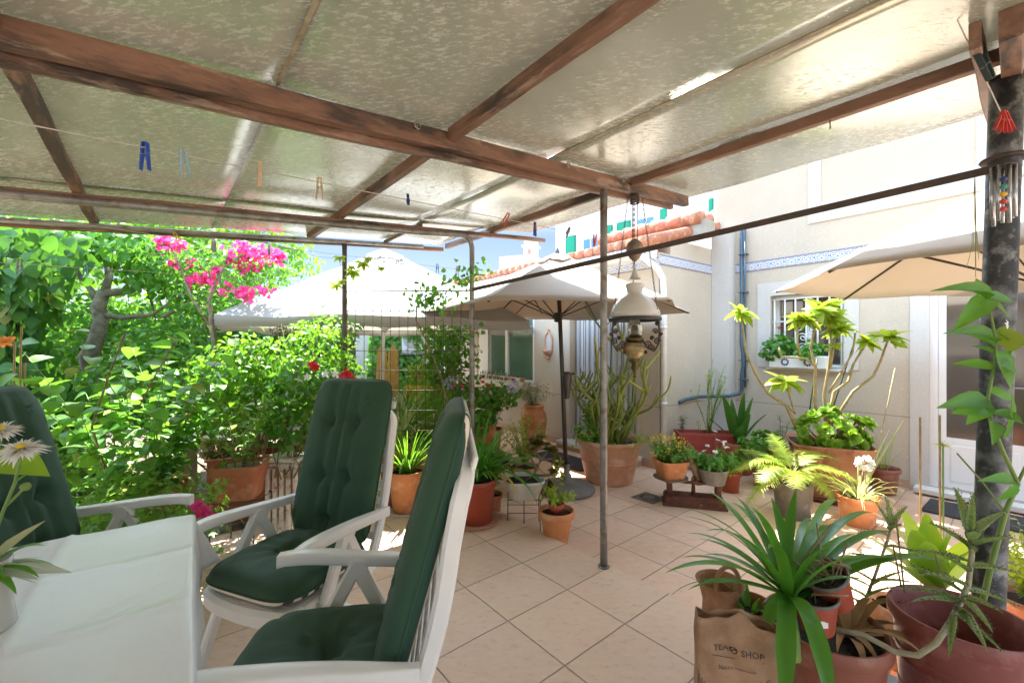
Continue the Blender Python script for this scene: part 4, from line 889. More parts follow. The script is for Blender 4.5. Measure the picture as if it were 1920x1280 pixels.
# ================================================================ table and cloth
C0 = np.array([-1.284, 1.712]); tb = nrm(np.array([-.413, -.298])); ta = nrm(np.array([.643, -.864]))
LW, LL = 1.0, 1.7
tc = C0+tb*LW/2+ta*LL/2
tbl = thing('dining_table', 'rectangular garden table hidden under a white cloth', 'table', (tc[0], tc[1], 0))
TX = np.array([tb[0], tb[1], 0]); TY = np.array([ta[0], ta[1], 0])
b = MB(); b.box((tc[0], tc[1], .705), (LW-.02, LL-.02, .03), [TX, TY, ZV], 0, .5, .01); b.build('tabletop', white_pl, tbl, smooth=False)
for sx in (-1, 1):
    for sy in (-1, 1):
        q = np.array([tc[0], tc[1], 0])+TX*sx*(LW/2-.1)+TY*sy*(LL/2-.12); b = MB(); b.bar(q, q+ZV*.69, .055, .055, (1, 0, 0), 0, .01); b.build('leg', white_pl, tbl, smooth=False)
b = MB(); n = 70; m = 90; drop = .24; V = []
def cloth(a, c_):      # a across (0..1 with overhang), c_ along
    x = -drop+(LW+2*drop)*a; y = -drop+(LL+2*drop)*c_
    ox = max(0, -x)-0; oxx = max(0, x-LW); oy = max(0, -y); oyy = max(0, y-LL)
    dx = ox+oxx; dy = oy+oyy; r = .012; cx = min(max(x, 0), LW); cy = min(max(y, 0), LL)
    sx = -1 if ox > 0 else 1; sy = -1 if oy > 0 else 1
    z = .725; px_, py_ = cx, cy
    if dx > 0 and dy > 0:      # free corner: hangs as a soft cone
        d = math.hypot(dx, dy); an = math.atan2(dy, dx); fl = .16+.14*math.sin(2*an)
        px_ += sx*math.cos(an)*d*fl*1.5; py_ += sy*math.sin(an)*d*fl*1.5; z -= d*math.sqrt(max(.1, 1-fl*fl*2))*.96
    elif dx > 0:
        wv = .016*math.sin(cy*17)+.010*math.sin(cy*31+1); px_ += sx*(min(dx, r)+max(0, dx-r)*(.05+wv*2.2)); z -= max(0, dx-r*.5)
    elif dy > 0:
        wv = .016*math.sin(cx*19)+.010*math.sin(cx*37+2); py_ += sy*(min(dy, r)+max(0, dy-r)*(.05+wv*2.2)); z -= max(0, dy-r*.5)
    else:
        z += .0024*math.sin(x*21+2*math.sin(y*4))+.0012*math.sin(y*17+x*9)
        for cr in (.34, .68): z += .006*math.exp(-((x-cr*LW)/.012)**2)
        for cr in (.36, .72, 1.1): z += .005*math.exp(-((y-cr)/.012)**2)
    return np.array([C0[0], C0[1], 0])+TX*px_+TY*py_+ZV*z
ua = np.concatenate([np.linspace(0, .155, 12), np.linspace(.163, .837, 60), np.linspace(.845, 1, 12)]); uc = np.concatenate([np.linspace(0, .105, 12), np.linspace(.112, .888, 90), np.linspace(.895, 1, 12)])
V = [cloth(a, c_) for c_ in uc for a in ua]; k = len(ua)
b.add(V, [(j*k+i, j*k+i+1, j*k+k+i+1, j*k+k+i) for j in range(len(uc)-1) for i in range(k-1)])
tcl = tag(b.build('tablecloth', cloth_w), 'creased white oilcloth with fold lines covering the garden table', 'tablecloth')
so_ = tcl.modifiers.new('thick', 'SOLIDIFY'); so_.thickness = .0012
# ================================================================ plants: builders
def unit_xy(a): return np.array([math.cos(a), math.sin(a), 0])
def pot(root, c, h, r1, r0, m, n=40, sq=None, rim=.02, rimh=.035, sl=.03, bands=(), name='pot', soil_m=soil, rot=0, wob=0):
    c = np.asarray(c, float); t = .008+r1*.02
    pr = [(.001, 0), (r0*.96, 0), (r0, .006)]
    def rr(z): return r0+(r1-rim*.6-r0)*z/h
    z = .006
    for bz in sorted(bands): pr += [(rr(bz*h), bz*h-.006), (rr(bz*h)+.004, bz*h-.002), (rr(bz*h)+.004, bz*h+.004), (rr(bz*h), bz*h+.008)]
    pr += [(rr(h-rimh), h-rimh), (r1-.002, h-rimh+.002), (r1, h-rimh+.008), (r1, h-.008), (r1-.005, h), (r1-t, h), (r1-t-.004, h-.006), (rr(h-rimh)-t, h-rimh), (rr(h*.6)-t, h*.6)]
    b = MB(); ax = None
    if rot: ax = [unit_xy(rot), unit_xy(rot+math.pi/2), ZV]
    b.lathe(c, pr, n, sq=sq, ax=ax, wob=wob); o = angle_smooth(b.build(name, m, root), 40)
    b = MB(); rs = rr(h-sl)-t*.5; V = [(0, 0, h-sl+.008)]; 
    b.lathe(c, [(.001, h-sl+.010), (rs*.5, h-sl+.012), (rs*.85, h-sl+.002), (rs, h-sl-.004)], n, sq=sq, ax=ax, wob=.03); b.build('soil', soil_m, root); return c+ZV*(h-sl)
def saucer(root, c, r, m, h=.03):
    b = MB(); b.lathe(c, [(.001, 0), (r*.85, 0), (r, h), (r-.008, h), (r*.85-.01, .008), (.001, .008)], 36); angle_smooth(b.build('saucer', m, root), 40)
def stemmy(root, base, n, hgt, spread, leaf, mat, stem_m, per=14, lsize=.06, sr=.004, lean=(0, 0), up0=.0, wr=1., start=.25, droop=.3, jit=.4, leaf_dir=.4, curve=.5, fork=0, name='foliage', br=.012):
    """bush: n bowed stems from the soil with leaves along them"""
    bs = MB(); pos = []; dr = []; ups = []
    tips = []
    for i in range(n):
        a = rng.uniform(0, 6.283); out = math.sqrt(rng.uniform(.02, 1))*spread; h = hgt*rng.uniform(.65, 1.05)*(1-.25*(out/max(spread, .01))**2)
        p0 = base+unit_xy(a)*br*rng.uniform(.3, 1.5); e = unit_xy(a)*out+np.array([lean[0], lean[1], 0]); pts = []
        for k in range(7):
            t = k/6; pts.append(p0+e*(t**(1+curve))+ZV*h*(t-.0*t)*(1-droop*.5*t*t)+rng.normal(0, .008*h, 3)*(t > 0))
        bs.tube(pts, [sr*(1-.7*k/6) for k in range(7)], 6); tips.append(pts[-1]); pts = np.array(pts)
        runs = [(pts, start)]
        for f_ in range(fork):
            k = rng.integers(2, 5); q = pts[k]; fa = a+rng.normal(0, 1.1); d = unit_xy(fa)*spread*.45+ZV*h*.33; fp = np.array([q, q+d*.5+ZV*.02, q+d]); bs.tube(fp, [sr*.6, sr*.4, sr*.25], 5); runs.append((fp, .15)); tips.append(fp[-1])
        for pp_, st in runs:
            m_ = per if len(pp_) > 3 else max(3, per//2)
            for j in range(m_):
                t = st+(1-st)*j/max(1, m_-1); x = t*(len(pp_)-1); k = min(int(x), len(pp_)-2); q = pp_[k]+(pp_[k+1]-pp_[k])*(x-k); tg = nrm(pp_[k+1]-pp_[k]); la = j*2.4+a
                sd = nrm(np.cross(tg, unit_xy(la))); pos.append(q); dr.append(nrm(sd+tg*leaf_dir+ZV*-.05*droop*4*(.5))); ups.append(ZV+tg*.3)
    bs.build('stem', stem_m, root); bl = MB(); bl.leaves(leaf, pos, np.array(dr), np.array(ups), lsize, wr, jit=jit); bl.build(name, mat, root); return tips
def cloud(blobs, n, shell=.55):
    """points with outward directions in lumpy ellipsoids (c, r3)"""
    vol = np.array([np.prod(r)**(2/3) for _, r in blobs]); cnt = (vol/vol.sum()*n).astype(int); Ps = []; Ds = []
    for (c, r), k in zip(blobs, cnt):
        d = nrm(rng.normal(0, 1, (k, 3))); rad = rng.uniform(shell**3, 1, k)**(1/3)*(1+.18*np.sin(d[:, 0]*5+c[0]*7)*np.sin(d[:, 1]*4+c[1]*3)+.12*np.sin(d[:, 2]*7))
        Ps.append(np.asarray(c)+d*rad[:, None]*np.asarray(r)); Ds.append(d)
    return np.concatenate(Ps), np.concatenate(Ds)
def leafcloud(root, blobs, n, leaf, mat, size, hang=.5, jit=.5, shell=.5, wr=1., name='foliage', upout=1.):
    p, d = cloud(blobs, n, shell); b = MB(); dd = nrm(d*.6+rng.normal(0, .7, d.shape)-ZV*hang); b.leaves(leaf, p, dd, d*upout+ZV*.7, size, wr, jit=jit); return b.build(name, mat, root)
def flowers(root, pts, size, mat, petals=6, center=None, layers=1, face=None, name='flower', leaf='petal', wr=1.):
    for p in pts:
        b = MB(); c = MB()
        f = nrm((face if face is not None else np.array([0, -.6, .6]))+rng.normal(0, .35, 3)); x = nrm(np.cross(f, (0.3, .2, 1))); y = np.cross(f, x)
        for L_ in range(layers):
            k = petals
            a = np.arange(k)*6.283/k+L_*.5; dr = np.cos(a)[:, None]*x+np.sin(a)[:, None]*y+f*(.15+.45*L_)
            b.leaves(leaf, np.repeat([p], k, 0), dr, np.repeat([f], k, 0), size/2*(1-.2*L_), wr, jit=.12)
        o = b.build(name, mat, root)
        if center: c.ball(p+f*size*.04, size*.10, 8); c.build('flower_centre', center, o)
    return o
def tuft(b, base, n, L_, wd, spread=.9, droop=.9, upb=.6, segs=8, r0=.01, tip=.6, var=.25, mi=0, twist=.3):
    for i in range(n):
        a = rng.uniform(0, 6.283); e = rng.uniform(.15, 1)*spread; d = nrm(unit_xy(a)*e+ZV*upb); b.strap(base+unit_xy(a)*r0*rng.uniform(.2, 1), d, L_*rng.uniform(1-var*1.6, 1+var*.6), wd*rng.uniform(.8, 1.15), droop*rng.uniform(.6, 1.3), segs, tip, twist=rng.normal(0, twist), mi=mi)
def rosette(b, c, r, n, f=None, leaf='petal', mi=0, wr=1.2):
    f = nrm(f if f is not None else ZV); x = nrm(np.cross(f, (0.31, .2, .11))); y = np.cross(f, x)
    k = np.arange(n); a = k*2.4; t = k/n; el = (1-t)*1.15+.08; dr = (np.cos(a)*np.sin(el*1.0+.25))[:, None]*x+(np.sin(a)*np.sin(el+.25))[:, None]*y+(np.cos(el+.25))[:, None]*f
    b.leaves(leaf, np.repeat([c], n, 0)+dr*r*.08, dr, np.repeat([f], n, 0), r*(1-.45*t), wr, jit=.08, mi=mi)
# ================================================================ garden on the left
EX = np.array([1., 0, 0])
t = thing('garden_wall', 'pale wall behind the hedge closing the garden', 'wall', (-5, 10.6, 0)); b = MB(); b.box((-7.5, 10.6, .8), (10.5, .2, 1.9)); b.box((-12.7, 5.5, .8), (.2, 10.4, 1.9)); b.build('wall', stucco_w, t, smooth=False)
def hedge(name, label, x0, x1, y, th, z1, n, size, mat, leaf='heart', cat='hedge', yf=None):
    t = thing(name, label, cat, ((x0+x1)/2, y, 0)); b = MB(); m = 24; V = []
    p = np.stack([rng.uniform(x0, x1, n), np.zeros(n), rng.uniform(-.05, 1, n)], 1); lump = .22*np.sin(p[:, 0]*2.1)+.12*np.sin(p[:, 0]*5.3+1)
    dep = rng.uniform(0, 1, n)**1.6*.35; p[:, 1] = y-th/2+dep+.15*np.sin(p[:, 0]*3+p[:, 2]*5); p[:, 2] = p[:, 2]*(z1+lump*.6)
    b.leaves(leaf, p, np.array([0, -.25, -.8]), np.array([0, -1, .45]), size, jit=.5); b.build('foliage', mat, t)
    b = MB(); b.box(((x0+x1)/2, y+.1, z1*.45), (x1-x0-.1, .25, z1*.9)); b.build('branches', M('shade_core', (.03, .05, .02), (.05, .07, .03), .9, scale=20) if 'shade_core' not in bpy.data.materials else bpy.data.materials['shade_core'], t, smooth=False); return t  # solid dark box added as core, standing for shade deep in the hedge
hedge('hedge', 'tall dark green ivy hedge at the back of the garden, under the white parasol', -10.5, -3.3, 8.9, .8, 2.25, 6500, .15, L_dark)
hedge('ivy_hedge', 'bright green ivy screen seen through the wire mesh left of the air conditioner', -3.35, -2.15, 10.2, .5, 2.1, 1500, .13, L_mid)
t = thing('ivy_column', 'dense ivy with big heart shaped leaves at the left edge under the roof', 'ivy', (-4.3, 3.6, 0))
n = 3400; p = np.stack([rng.uniform(-5.6, -3.6, n), rng.uniform(3.3, 3.9, n), rng.uniform(.0, 2.42, n)], 1); p[:, 0] += .12*np.sin(p[:, 2]*5); p = p[(p[:, 0] < -3.8+.25*np.sin(p[:, 2]*3.1))]
b = MB(); b.leaves('heart', p, np.array([.1, -.35, -.85]), np.array([.3, -1, .35]), .125, jit=.45); b.build('foliage', L_dark, t)
b = MB(); b.box((-5.2, 3.95, 1.1), (1.2, .15, 2.2)); b.build('branches', bpy.data.materials['shade_core'], t, smooth=False)  # plain dark box behind the ivy, its colour stands in for inner shade
# gnarled tree with hanging crown
tr = thing('garden_tree', 'gnarled small tree with bright leafy crown left of the pink blossom', 'tree', P(190, 900, 4.7)*[1, 1, 0])
tb_ = P(180, 648, 4.7)*[1, 1, 0]
def TP(px, py, d): return P(px, py, d)
b = MB(); tr_pts = [tb_-ZV*.1, TP(178, 800, 4.7), TP(176, 720, 4.7), TP(165, 668, 4.7), TP(180, 640, 4.68), TP(190, 600, 4.7), TP(184, 575, 4.7), TP(196, 545, 4.72)]
b.tube(tr_pts, [.10, .085, .075, .085, .075, .068, .07, .055], 12)
for pts, r0 in (([TP(186, 575, 4.7), TP(172, 545, 4.7), TP(150, 520, 4.7), TP(140, 490, 4.6), TP(120, 450, 4.5)], .035), ([TP(196, 548, 4.7), TP(205, 520, 4.8), TP(200, 490, 4.9), TP(215, 440, 5.0), TP(230, 400, 5.1)], .045), ([TP(198, 550, 4.7), TP(240, 545, 4.8), TP(275, 530, 5.0), TP(300, 500, 5.2), TP(380, 470, 5.5), TP(480, 450, 5.8), TP(560, 470, 6.0)], .045),
    ([TP(192, 590, 4.7), TP(230, 596, 4.7), TP(285, 590, 4.7), TP(330, 560, 4.6), TP(360, 545, 4.5)], .03), ([TP(275, 530, 5.), TP(285, 570, 5.), TP(292, 600, 5.)], .02), ([TP(300, 598, 4.6), TP(350, 570, 4.6), TP(375, 560, 4.7), TP(420, 520, 5.)], .022), ([TP(250, 545, 4.85), TP(262, 500, 4.9), TP(300, 440, 5.0)], .025)):
    b.tube(pts, np.linspace(r0, r0*.3, len(pts)), 8)
b.build('trunk', bark, tr)
def BL(l): return [(P(x, y, d), (rx, ry, rz)) for x, y, d, rx, ry, rz in l]
leafcloud(tr, BL([(40, 430, 5.0, .8, .6, .38), (150, 470, 5.3, .7, .6, .33), (250, 440, 5.3, .8, .7, .42), (330, 480, 5.5, .8, .6, .40), (420, 500, 5.8, .7, .6, .45), (300, 545, 5.9, .9, .5, .33), (480, 460, 6.1, .75, .5, .40), (545, 490, 6.4, .45, .4, .26), (230, 380, 5.6, 1.2, .9, .5), (420, 380, 6.3, 1.3, .9, .6), (90, 600, 6.2, .9, .5, 1.2)]), 7500, 'ovate', L_light, .085, hang=.6)
leafcloud(tr, BL([(110, 450, 4.4, .5, .4, .22), (220, 455, 4.5, .5, .4, .22), (300, 500, 4.7, .45, .35, .26), (390, 540, 5.0, .6, .4, .25), (260, 610, 5.6, .8, .4, .25)]), 1700, 'heart', L_mid, .085, hang=.8, name='lower_foliage')
bo = thing('bougainvillea', 'bougainvillea with clumps of hot pink bracts under the roof edge', 'bougainvillea', P(440, 900, 4.35)*[1, 1, 0])
b = MB(); b.tube([P(420, 1000, 4.4)*[1, 1, 0]-ZV*.1, P(415, 760, 4.4), P(400, 640, 4.4), P(392, 560, 4.35), P(420, 500, 4.3), P(470, 470, 4.3)], [.03, .028, .025, .02, .014, .008], 8); b.tube([P(400, 620, 4.4), P(360, 560, 4.3), P(330, 480, 4.2), P(315, 455, 4.2)], [.018, .014, .01, .006], 6); b.build('trunk', bark, bo)
clumps = [(300, 452, 4.2, .09), (318, 460, 4.2, .12), (338, 458, 4.2, .07), (432, 482, 4.3, .06), (452, 466, 4.3, .13), (470, 480, 4.3, .12), (488, 470, 4.25, .09), (508, 478, 4.25, .13), (522, 484, 4.25, .08), (378, 522, 4.3, .14), (362, 526, 4.3, .08), (396, 526, 4.3, .08), (325, 495, 4.3, .04), (360, 492, 4.3, .06), (458, 506, 4.3, .05), (480, 500, 4.3, .07), (430, 535, 4.3, .04), (450, 548, 4.25, .08), (465, 552, 4.25, .09), (495, 545, 4.2, .09), (418, 546, 4.3, .05), (161, 492, 4.2, .03), (405, 508, 4.3, .05), (445, 492, 4.3, .07)]
bp_ = []
for x, y, d, r in clumps:
    k = int(26*(r/.08)**1.6)+3; q = rng.normal(0, .5, (k, 3))*r*np.array([.85, .6, .62])+P(x, y, d); bp_.append(q)
bp_ = np.concatenate(bp_); b = MB(); b.leaves('ovate', bp_, rng.normal(0, 1, bp_.shape), np.array([0, -1, .3]), .048, 1.5, jit=.8); tag(b.build('bracts', FL_pink, bo), kind='stuff')
leafcloud(bo, BL([(310, 475, 4.35, .32, .25, .16), (400, 500, 4.5, .45, .3, .26), (460, 500, 4.5, .38, .25, .26), (500, 510, 4.45, .28, .2, .18), (360, 560, 4.5, .3, .25, .16), (400, 580, 4.5, .2, .2, .12)]), 1700, 'ovate', L_mid, .055, hang=.5)
# vine leaves on the brown post
t = thing('grape_vine', 'young grape vine with yellow green leaves on the brown post', 'vine', p645); b = MB()
b.tube([p645+ZV*.3+EX*.03, p645+ZV*1.2-EX*.03, p645+ZV*1.75+EX*.035, p645+ZV*2.05-EX*.02, P(700, 508, 3.9), P(735, 478, 3.9)], [.006, .005, .004, .003, .002, .001], 6)
b.tube([p645+ZV*1.75, P(665, 520, 3.9), P(680, 500, 3.9), P(690, 490, 3.9)], .002, 5); b.tube([P(645, 545, 3.9), P(632, 525, 3.9), P(640, 490, 3.9)], .002, 5); b.build('stem', twig, t)
b = MB()
for x, y, s_ in ((638, 486, .07), (682, 496, .09), (690, 488, .08), (662, 512, .09), (660, 504, .06), (632, 537, .08), (640, 530, .06), (716, 506, .05)):
    b.leaves('lobed', [P(x, y-6, 3.86)]*3, [np.array([.6, -.2, -.8]), np.array([-.6, -.2, -.8]), np.array([0, -.2, -1])], np.array([0, -1, .2]), s_, 1.4, jit=.15)
b.build('foliage', L_yel, t)
# ---- shrub with large heart shaped leaves
def shrub(name, label, cat, base, n, hgt, spread, leaf, mat, **k):
    t = thing(name, label, cat, base); stemmy(t, np.asarray(base, float), n, hgt, spread, leaf, mat, k.pop('stem', gstem), **k); return t
B1 = P(275, 648, 2.75)*[1, 1, 0]
t = shrub('heart_leaf_shrub', 'tall shrub with big heart shaped leaves spreading over the chairs', 'shrub', B1, 20, 1.72, .66, 'heart', L_mid, per=19, lsize=.09, sr=.006, start=.36, droop=.25, fork=1, jit=.35, leaf_dir=.1)
b = MB(); b.tube([B1+np.array([-.1, -.1, .4]), P(172, 800, 2.5), P(205, 700, 2.55), P(235, 625, 2.6)], .006, 6); b.tube([P(262, 760, 2.5), P(290, 705, 2.55), P(330, 640, 2.6)], .004, 6); o = b.build('woody_cane', twig, t)
t = shrub('heart_leaf_shrub', 'broad leaved shrub hanging over the green cushion of the left chair', 'shrub', P(150, 648, 2.35)*[1, 1, 0], 7, 1.22, .34, 'heart', L_mid, per=10, lsize=.105, sr=.006, start=.45, droop=.5, jit=.35, leaf_dir=.1)
t = shrub('chrysanthemum_bush', 'bushy plant with small lobed leaves behind the left armrest', 'bush', P(245, 648, 2.32)*[1, 1, 0], 46, .86, .50, 'lobed', L_fern, per=24, lsize=.055, sr=.003, start=.15, droop=.5, fork=2, jit=.5)
t2 = shrub('chrysanthemum_bush', 'smaller lobed leaf plant drooping beside the dark wooden planter', 'bush', P(355, 648, 2.5)*[1, 1, 0], 7, .5, .2, 'lobed', L_fern, per=12, lsize=.05, sr=.003, start=.3, droop=.7, jit=.5)
flowers(t2, [P(372, 950, 2.3), P(384, 958, 2.3), P(392, 968, 2.32), P(378, 962, 2.28), P(362, 944, 2.35)], .075, FL_pink, 8, layers=2)
# rose orange at the far left, canes
t = shrub('rose_bush', 'rose bush with one orange rose at the left edge', 'rose', P(-10, 648, 2.3)*[1, 1, 0], 6, 1.35, .25, 'ovate', L_dark, per=10, lsize=.06, sr=.005, stem=twig)
flowers(t, [P(10, 640, 2.1)], .075, FL_org, 9, layers=3)
for i, (x, y0, y1, lab) in enumerate(((28, 640, 760, 'bamboo cane at the left edge, shortest of three'), (40, 612, 760, 'tall bamboo cane in front of the ivy'), (47, 680, 760, 'thin middle bamboo cane at the left edge'))):
    b = MB(); b.tube([P(x-6, 900, 2.3), P(x, y0, 2.32)], .0045, 6); tag(b.build('bamboo_cane', cane), lab, 'cane', 'canes at the left edge')
# ---- roses, white and red flowers behind the middle chair
def bushes(name, label, cat, blobs, n, leaf, mat, size, base, stems=6, stem_m=twig, **k):
    t = thing(name, label, cat, base); leafcloud(t, blobs, n, leaf, mat, size, **k); b = MB()
    for (c, r) in blobs:
        for i in range(stems):
            e = c+rng.normal(0, .4, 3)*np.asarray(r); p0 = np.array([base[0]+rng.normal(0, .05), base[1]+rng.normal(0, .05), base[2]]); b.tube([p0, (p0+e)/2+rng.normal(0, .03, 3), e], [.006, .004, .002], 5)
    b.build('stem', stem_m, t); return t
t = bushes('rose_bush', 'rose bush with fresh green leaves behind the square terracotta planter', 'rose', BL([(470, 665, 3.4, .25, .2, .2), (440, 700, 3.3, .35, .22, .25), (520, 700, 3.4, .3, .2, .25), (480, 760, 3.3, .38, .2, .22), (400, 740, 3.3, .25, .2, .2)]), 1900, 'ovate', L_light, .050, P(470, 860, 3.3)*[1, 1, 0]+ZV*.4, 5)
flowers(t, [P(358, 772, 3.0), P(430, 755, 3.2)], .10, FL_rose, 9, layers=3)
t = bushes('fuchsia', 'loose bush with red blooms beside the brown mesh post', 'fuchsia', BL([(590, 650, 3.7, .30, .25, .2), (560, 700, 3.7, .3, .25, .25), (640, 700, 3.8, .2, .2, .22), (610, 615, 4.2, .35, .25, .12)]), 1500, 'ovate', L_light, .045, P(590, 900, 3.7)*[1, 1, 0], 5)
flowers(t, [P(590, 686, 3.1), P(585, 684, 3.1), P(645, 702, 3.1), P(652, 706, 3.1), P(648, 698, 3.1), P(660, 710, 3.1), P(640, 707, 3.1)], .075, FL_red, 7, layers=2)
t = bushes('impatiens', 'dark leaved plant with white flowers left of the middle chair cushion', 'flowering plant', BL([(560, 720, 3.2, .22, .2, .18), (545, 790, 3.1, .14, .15, .18), (620, 720, 3.4, .2, .2, .12), (560, 860, 3.2, .05, .05, .05)]), 900, 'ovate', L_mid, .06, P(548, 860, 3.15)*[1, 1, 0]+ZV*.45, 5)
flowers(t, [P(x, y, 3.05) for x, y in ((545, 795), (556, 800), (562, 792), (550, 806), (535, 768), (548, 752), (556, 708), (562, 712), (575, 706), (628, 700), (650, 722), (665, 728), (630, 712), (458, 812), (610, 700), (540, 740))], .062, FL_white, 5)
t = bushes('jasmine', 'airy bush with pale sprays in front of the white parasol', 'bush', BL([(560, 610, 4.6, .35, .25, .18), (610, 590, 4.6, .25, .2, .15), (640, 640, 4.6, .2, .2, .3)]), 1100, 'lance', L_grey, .05, P(600, 800, 4.6)*[1, 1, 0], 5, hang=-.2)
t = bushes('green_shrub', 'deep green bush filling the gap behind the roses', 'shrub', BL([(340, 650, 4.6, .6, .4, .33), (470, 690, 4.9, .6, .4, .35), (380, 760, 4.2, .6, .3, .4), (250, 740, 4.3, .6, .4, .5), (520, 780, 4.2, .5, .3, .4), (640, 780, 4.6, .5, .3, .4), (120, 620, 4.9, .6, .3, .6), (230, 650, 5.0, .7, .3, .4)]), 6500, 'ovate', L_mid, .07, P(420, 820, 4.5)*[1, 1, 0], 4)
t = bushes('green_shrub', 'sunlit yellow green bush between the tree trunk and the roses', 'shrub', BL([(330, 700, 5.4, .8, .4, .35), (560, 740, 5.2, .6, .3, .3), (140, 660, 5.4, .5, .4, .5), (430, 780, 5.0, .5, .3, .3), (500, 740, 3.9, .3, .25, .25), (420, 800, 3.7, .3, .25, .2)]), 3000, 'ovate', L_light, .06, P(420, 840, 5.2)*[1, 1, 0], 4)
# shelf, planters, white radiator-like stand
t = thing('plant_bench', 'pale plank bench carrying pots behind the wooden planter', 'bench', P(400, 820, 3.75)*[1, 1, 0])
b = MB(); a_, c_ = P(330, 820, 3.8), P(500, 812, 3.9); b.bar(a_, c_, .30, .03, ZV, 0, .004); b.build('seat', palewood, t, smooth=False)
for q in (a_+EX*.08, c_-EX*.08): b = MB(); b.box(q*[1, 1, .5]-ZV*.01, (.04, .25, q[2]-.02)); b.build('leg', palewood, t, smooth=False)
def woodplanter(label, p0, p1, dep, z0, z1, g='red brown wooden planters'):
    t = thing('wooden_planter', label, 'planter', (p0+p1)/2*[1, 1, 0], g); ux = nrm((p1-p0)*[1, 1, 0]); vx = np.cross(ZV, ux); L_ = np.linalg.norm((p1-p0)[:2]); m = (p0+p1)/2*[1, 1, 0]; hz = z1-z0
    for k in range(3):
        b = MB(); zz = z0+hz*(k+.5)/3; b.box(m+ZV*zz, (L_, .02, hz/3-.004), [ux, vx, ZV], 0, .5, .003); b.build('front_board', woodbox, t, smooth=False)
    b = MB()
    for s_ in (-1, 1): b.box(m+ux*s_*(L_/2-.008)+vx*dep/2+ZV*(z0+hz/2), (.02, dep, hz), [ux, vx, ZV], 0, .5, .003)
    b.build('side_board', woodbox, t, smooth=False)
    b = MB(); b.box(m+vx*dep+ZV*(z0+hz/2), (L_, .02, hz), [ux, vx, ZV]); b.build('back_board', woodbox, t, smooth=False)
    b = MB(); b.box(m-vx*.005+ZV*(z1+.008), (L_+.03, .035, .018), [ux, vx, ZV], 0, .5, .003); b.build('rim_board', palewood if 'left' in label else woodbox, t, smooth=False)
    b = MB(); b.box(m+vx*dep/2+ZV*(z1-.05), (L_-.03, dep-.03, .02), [ux, vx, ZV]); b.build('soil', soil, t, smooth=False); return t
woodplanter('red brown wooden planter with worn pale rim behind the metal stand', P(388, 900, 3.3), P(560, 880, 3.55), .35, .0, .50)
woodplanter('dark wooden planter mostly hidden by lobed leaves', P(250, 900, 2.95), P(352, 900, 3.2), .3, .0, .42)
t = bushes('red_succulent', 'dark red leaved plant at the corner of the wooden planter', 'plant', BL([(398, 840, 3.45, .09, .09, .07)]), 120, 'ovate', L_red, .05, P(398, 865, 3.45), 4)
t = thing('metal_stand', 'thin dark metal stand under the square terracotta planter', 'plant stand', P(452, 1000, 2.95)*[1, 1, 0]); c = P(452, 648, 2.98)*[1, 1, 0]; b = MB(); zt_ = .345
cs = [c+np.array([x, y, 0]) for x, y in ((-.15, -.10), (.15, -.10), (.15, .12), (-.15, .12))]
b.tube([q+ZV*zt_ for q in cs], .005, 6, closed=True); b.build('frame', iron_l, t)
for q in cs: b = MB(); b.tube([q, q+ZV*zt_], .005, 6); b.build('leg', iron_l, t)
t = thing('potted_rose', 'square terracotta planter of leggy rose stems on the thin metal stand', 'potted plant', c+ZV*(zt_+.006)); sb = pot(t, c+ZV*(zt_+.006), .235, .155, .115, terra, 48, sq=7, rim=.008, rimh=.05, rot=.25, soil_m=M('pale_gravel', (.5, .38, .32), (.3, .22, .18), .9, scale=60, bs=.6))
stemmy(t, sb, 9, .72, .30, 'ovate', L_light, twig, per=15, lsize=.062, sr=.005, start=.1, droop=.4, fork=2, br=.07)
t = thing('slatted_stand', 'old white painted slatted stand with peeling paint left of the middle chair', 'stand', P(535, 960, 3.15)*[1, 1, 0]); c = P(540, 648, 3.2)*[1, 1, 0]; old = M('peeling_white', (.74, .72, .66), (.68, .66, .6), .7, scale=20, c3=(.38, .22, .12), s3=26)
b = MB(); b.box(c+ZV*.565, (.26, .22, .03), None, 0, .5, .006); b.box(c+ZV*.52, (.22, .18, .04), None, 0, .5, .006); b.build('top', old, t, smooth=False)
for x in (-.10, -.05, 0, .05, .10): b = MB(); b.box(c+np.array([x, -.09, .26]), (.03, .03, .50), None, 0, .5, .006); b.build('slat', old, t, smooth=False)
# ================================================================ pots by the middle and along the annex
def potted(name, label, px, d, z0, h, r1, r0, m, **k):
    c = P(px, 648, d)*[1, 1, 0]+ZV*z0; t = thing(name, label, 'potted plant', c, k.pop('group', None)); sc_ = k.pop('saucer', None)
    if sc_: saucer(t, c, sc_[0], sc_[1]); c = c+ZV*.009
    return t, pot(t, c, h, r1, r0, m, **k)
t, s_ = potted('spider_plant', 'orange terracotta pot of spider plant standing right behind the middle chair', 763, 3.62, 0, .345, .165, .115, terra_or, saucer=(.17, p_white), bands=(.45,))
b = MB(); tuft(b, s_, 110, .46, .012, .9, 1.3, .9, r0=.06); b.build('foliage', L_light, t)
t, s_ = potted('spider_plant', 'large variegated spider plant cascading near the wire mesh', 745, 4.3, 0, .45, .2, .15, terra, soil_m=soil)
b = MB(); tuft(b, s_, 170, .62, .018, 1.1, 1.5, 1.0, r0=.10); b.build('foliage', L_var, t)
t, s_ = potted('grassy_plant', 'mass of thin leaved green plants behind the spider plants', 800, 4.6, 0, .35, .22, .17, terra)
b = MB(); tuft(b, s_, 230, .75, .02, .8, .9, 1.5, r0=.20); b.build('foliage', L_light, t)
t, s_ = potted('small_succulent_pot', 'low terracotta bowl with trailing stems in the shadow between the chairs', 742, 3.75, 0, .12, .13, .10, p_brown)
b = MB(); tuft(b, s_, 40, .25, .01, 1., 2.2, .3, r0=.08); b.build('foliage', L_mid, t)
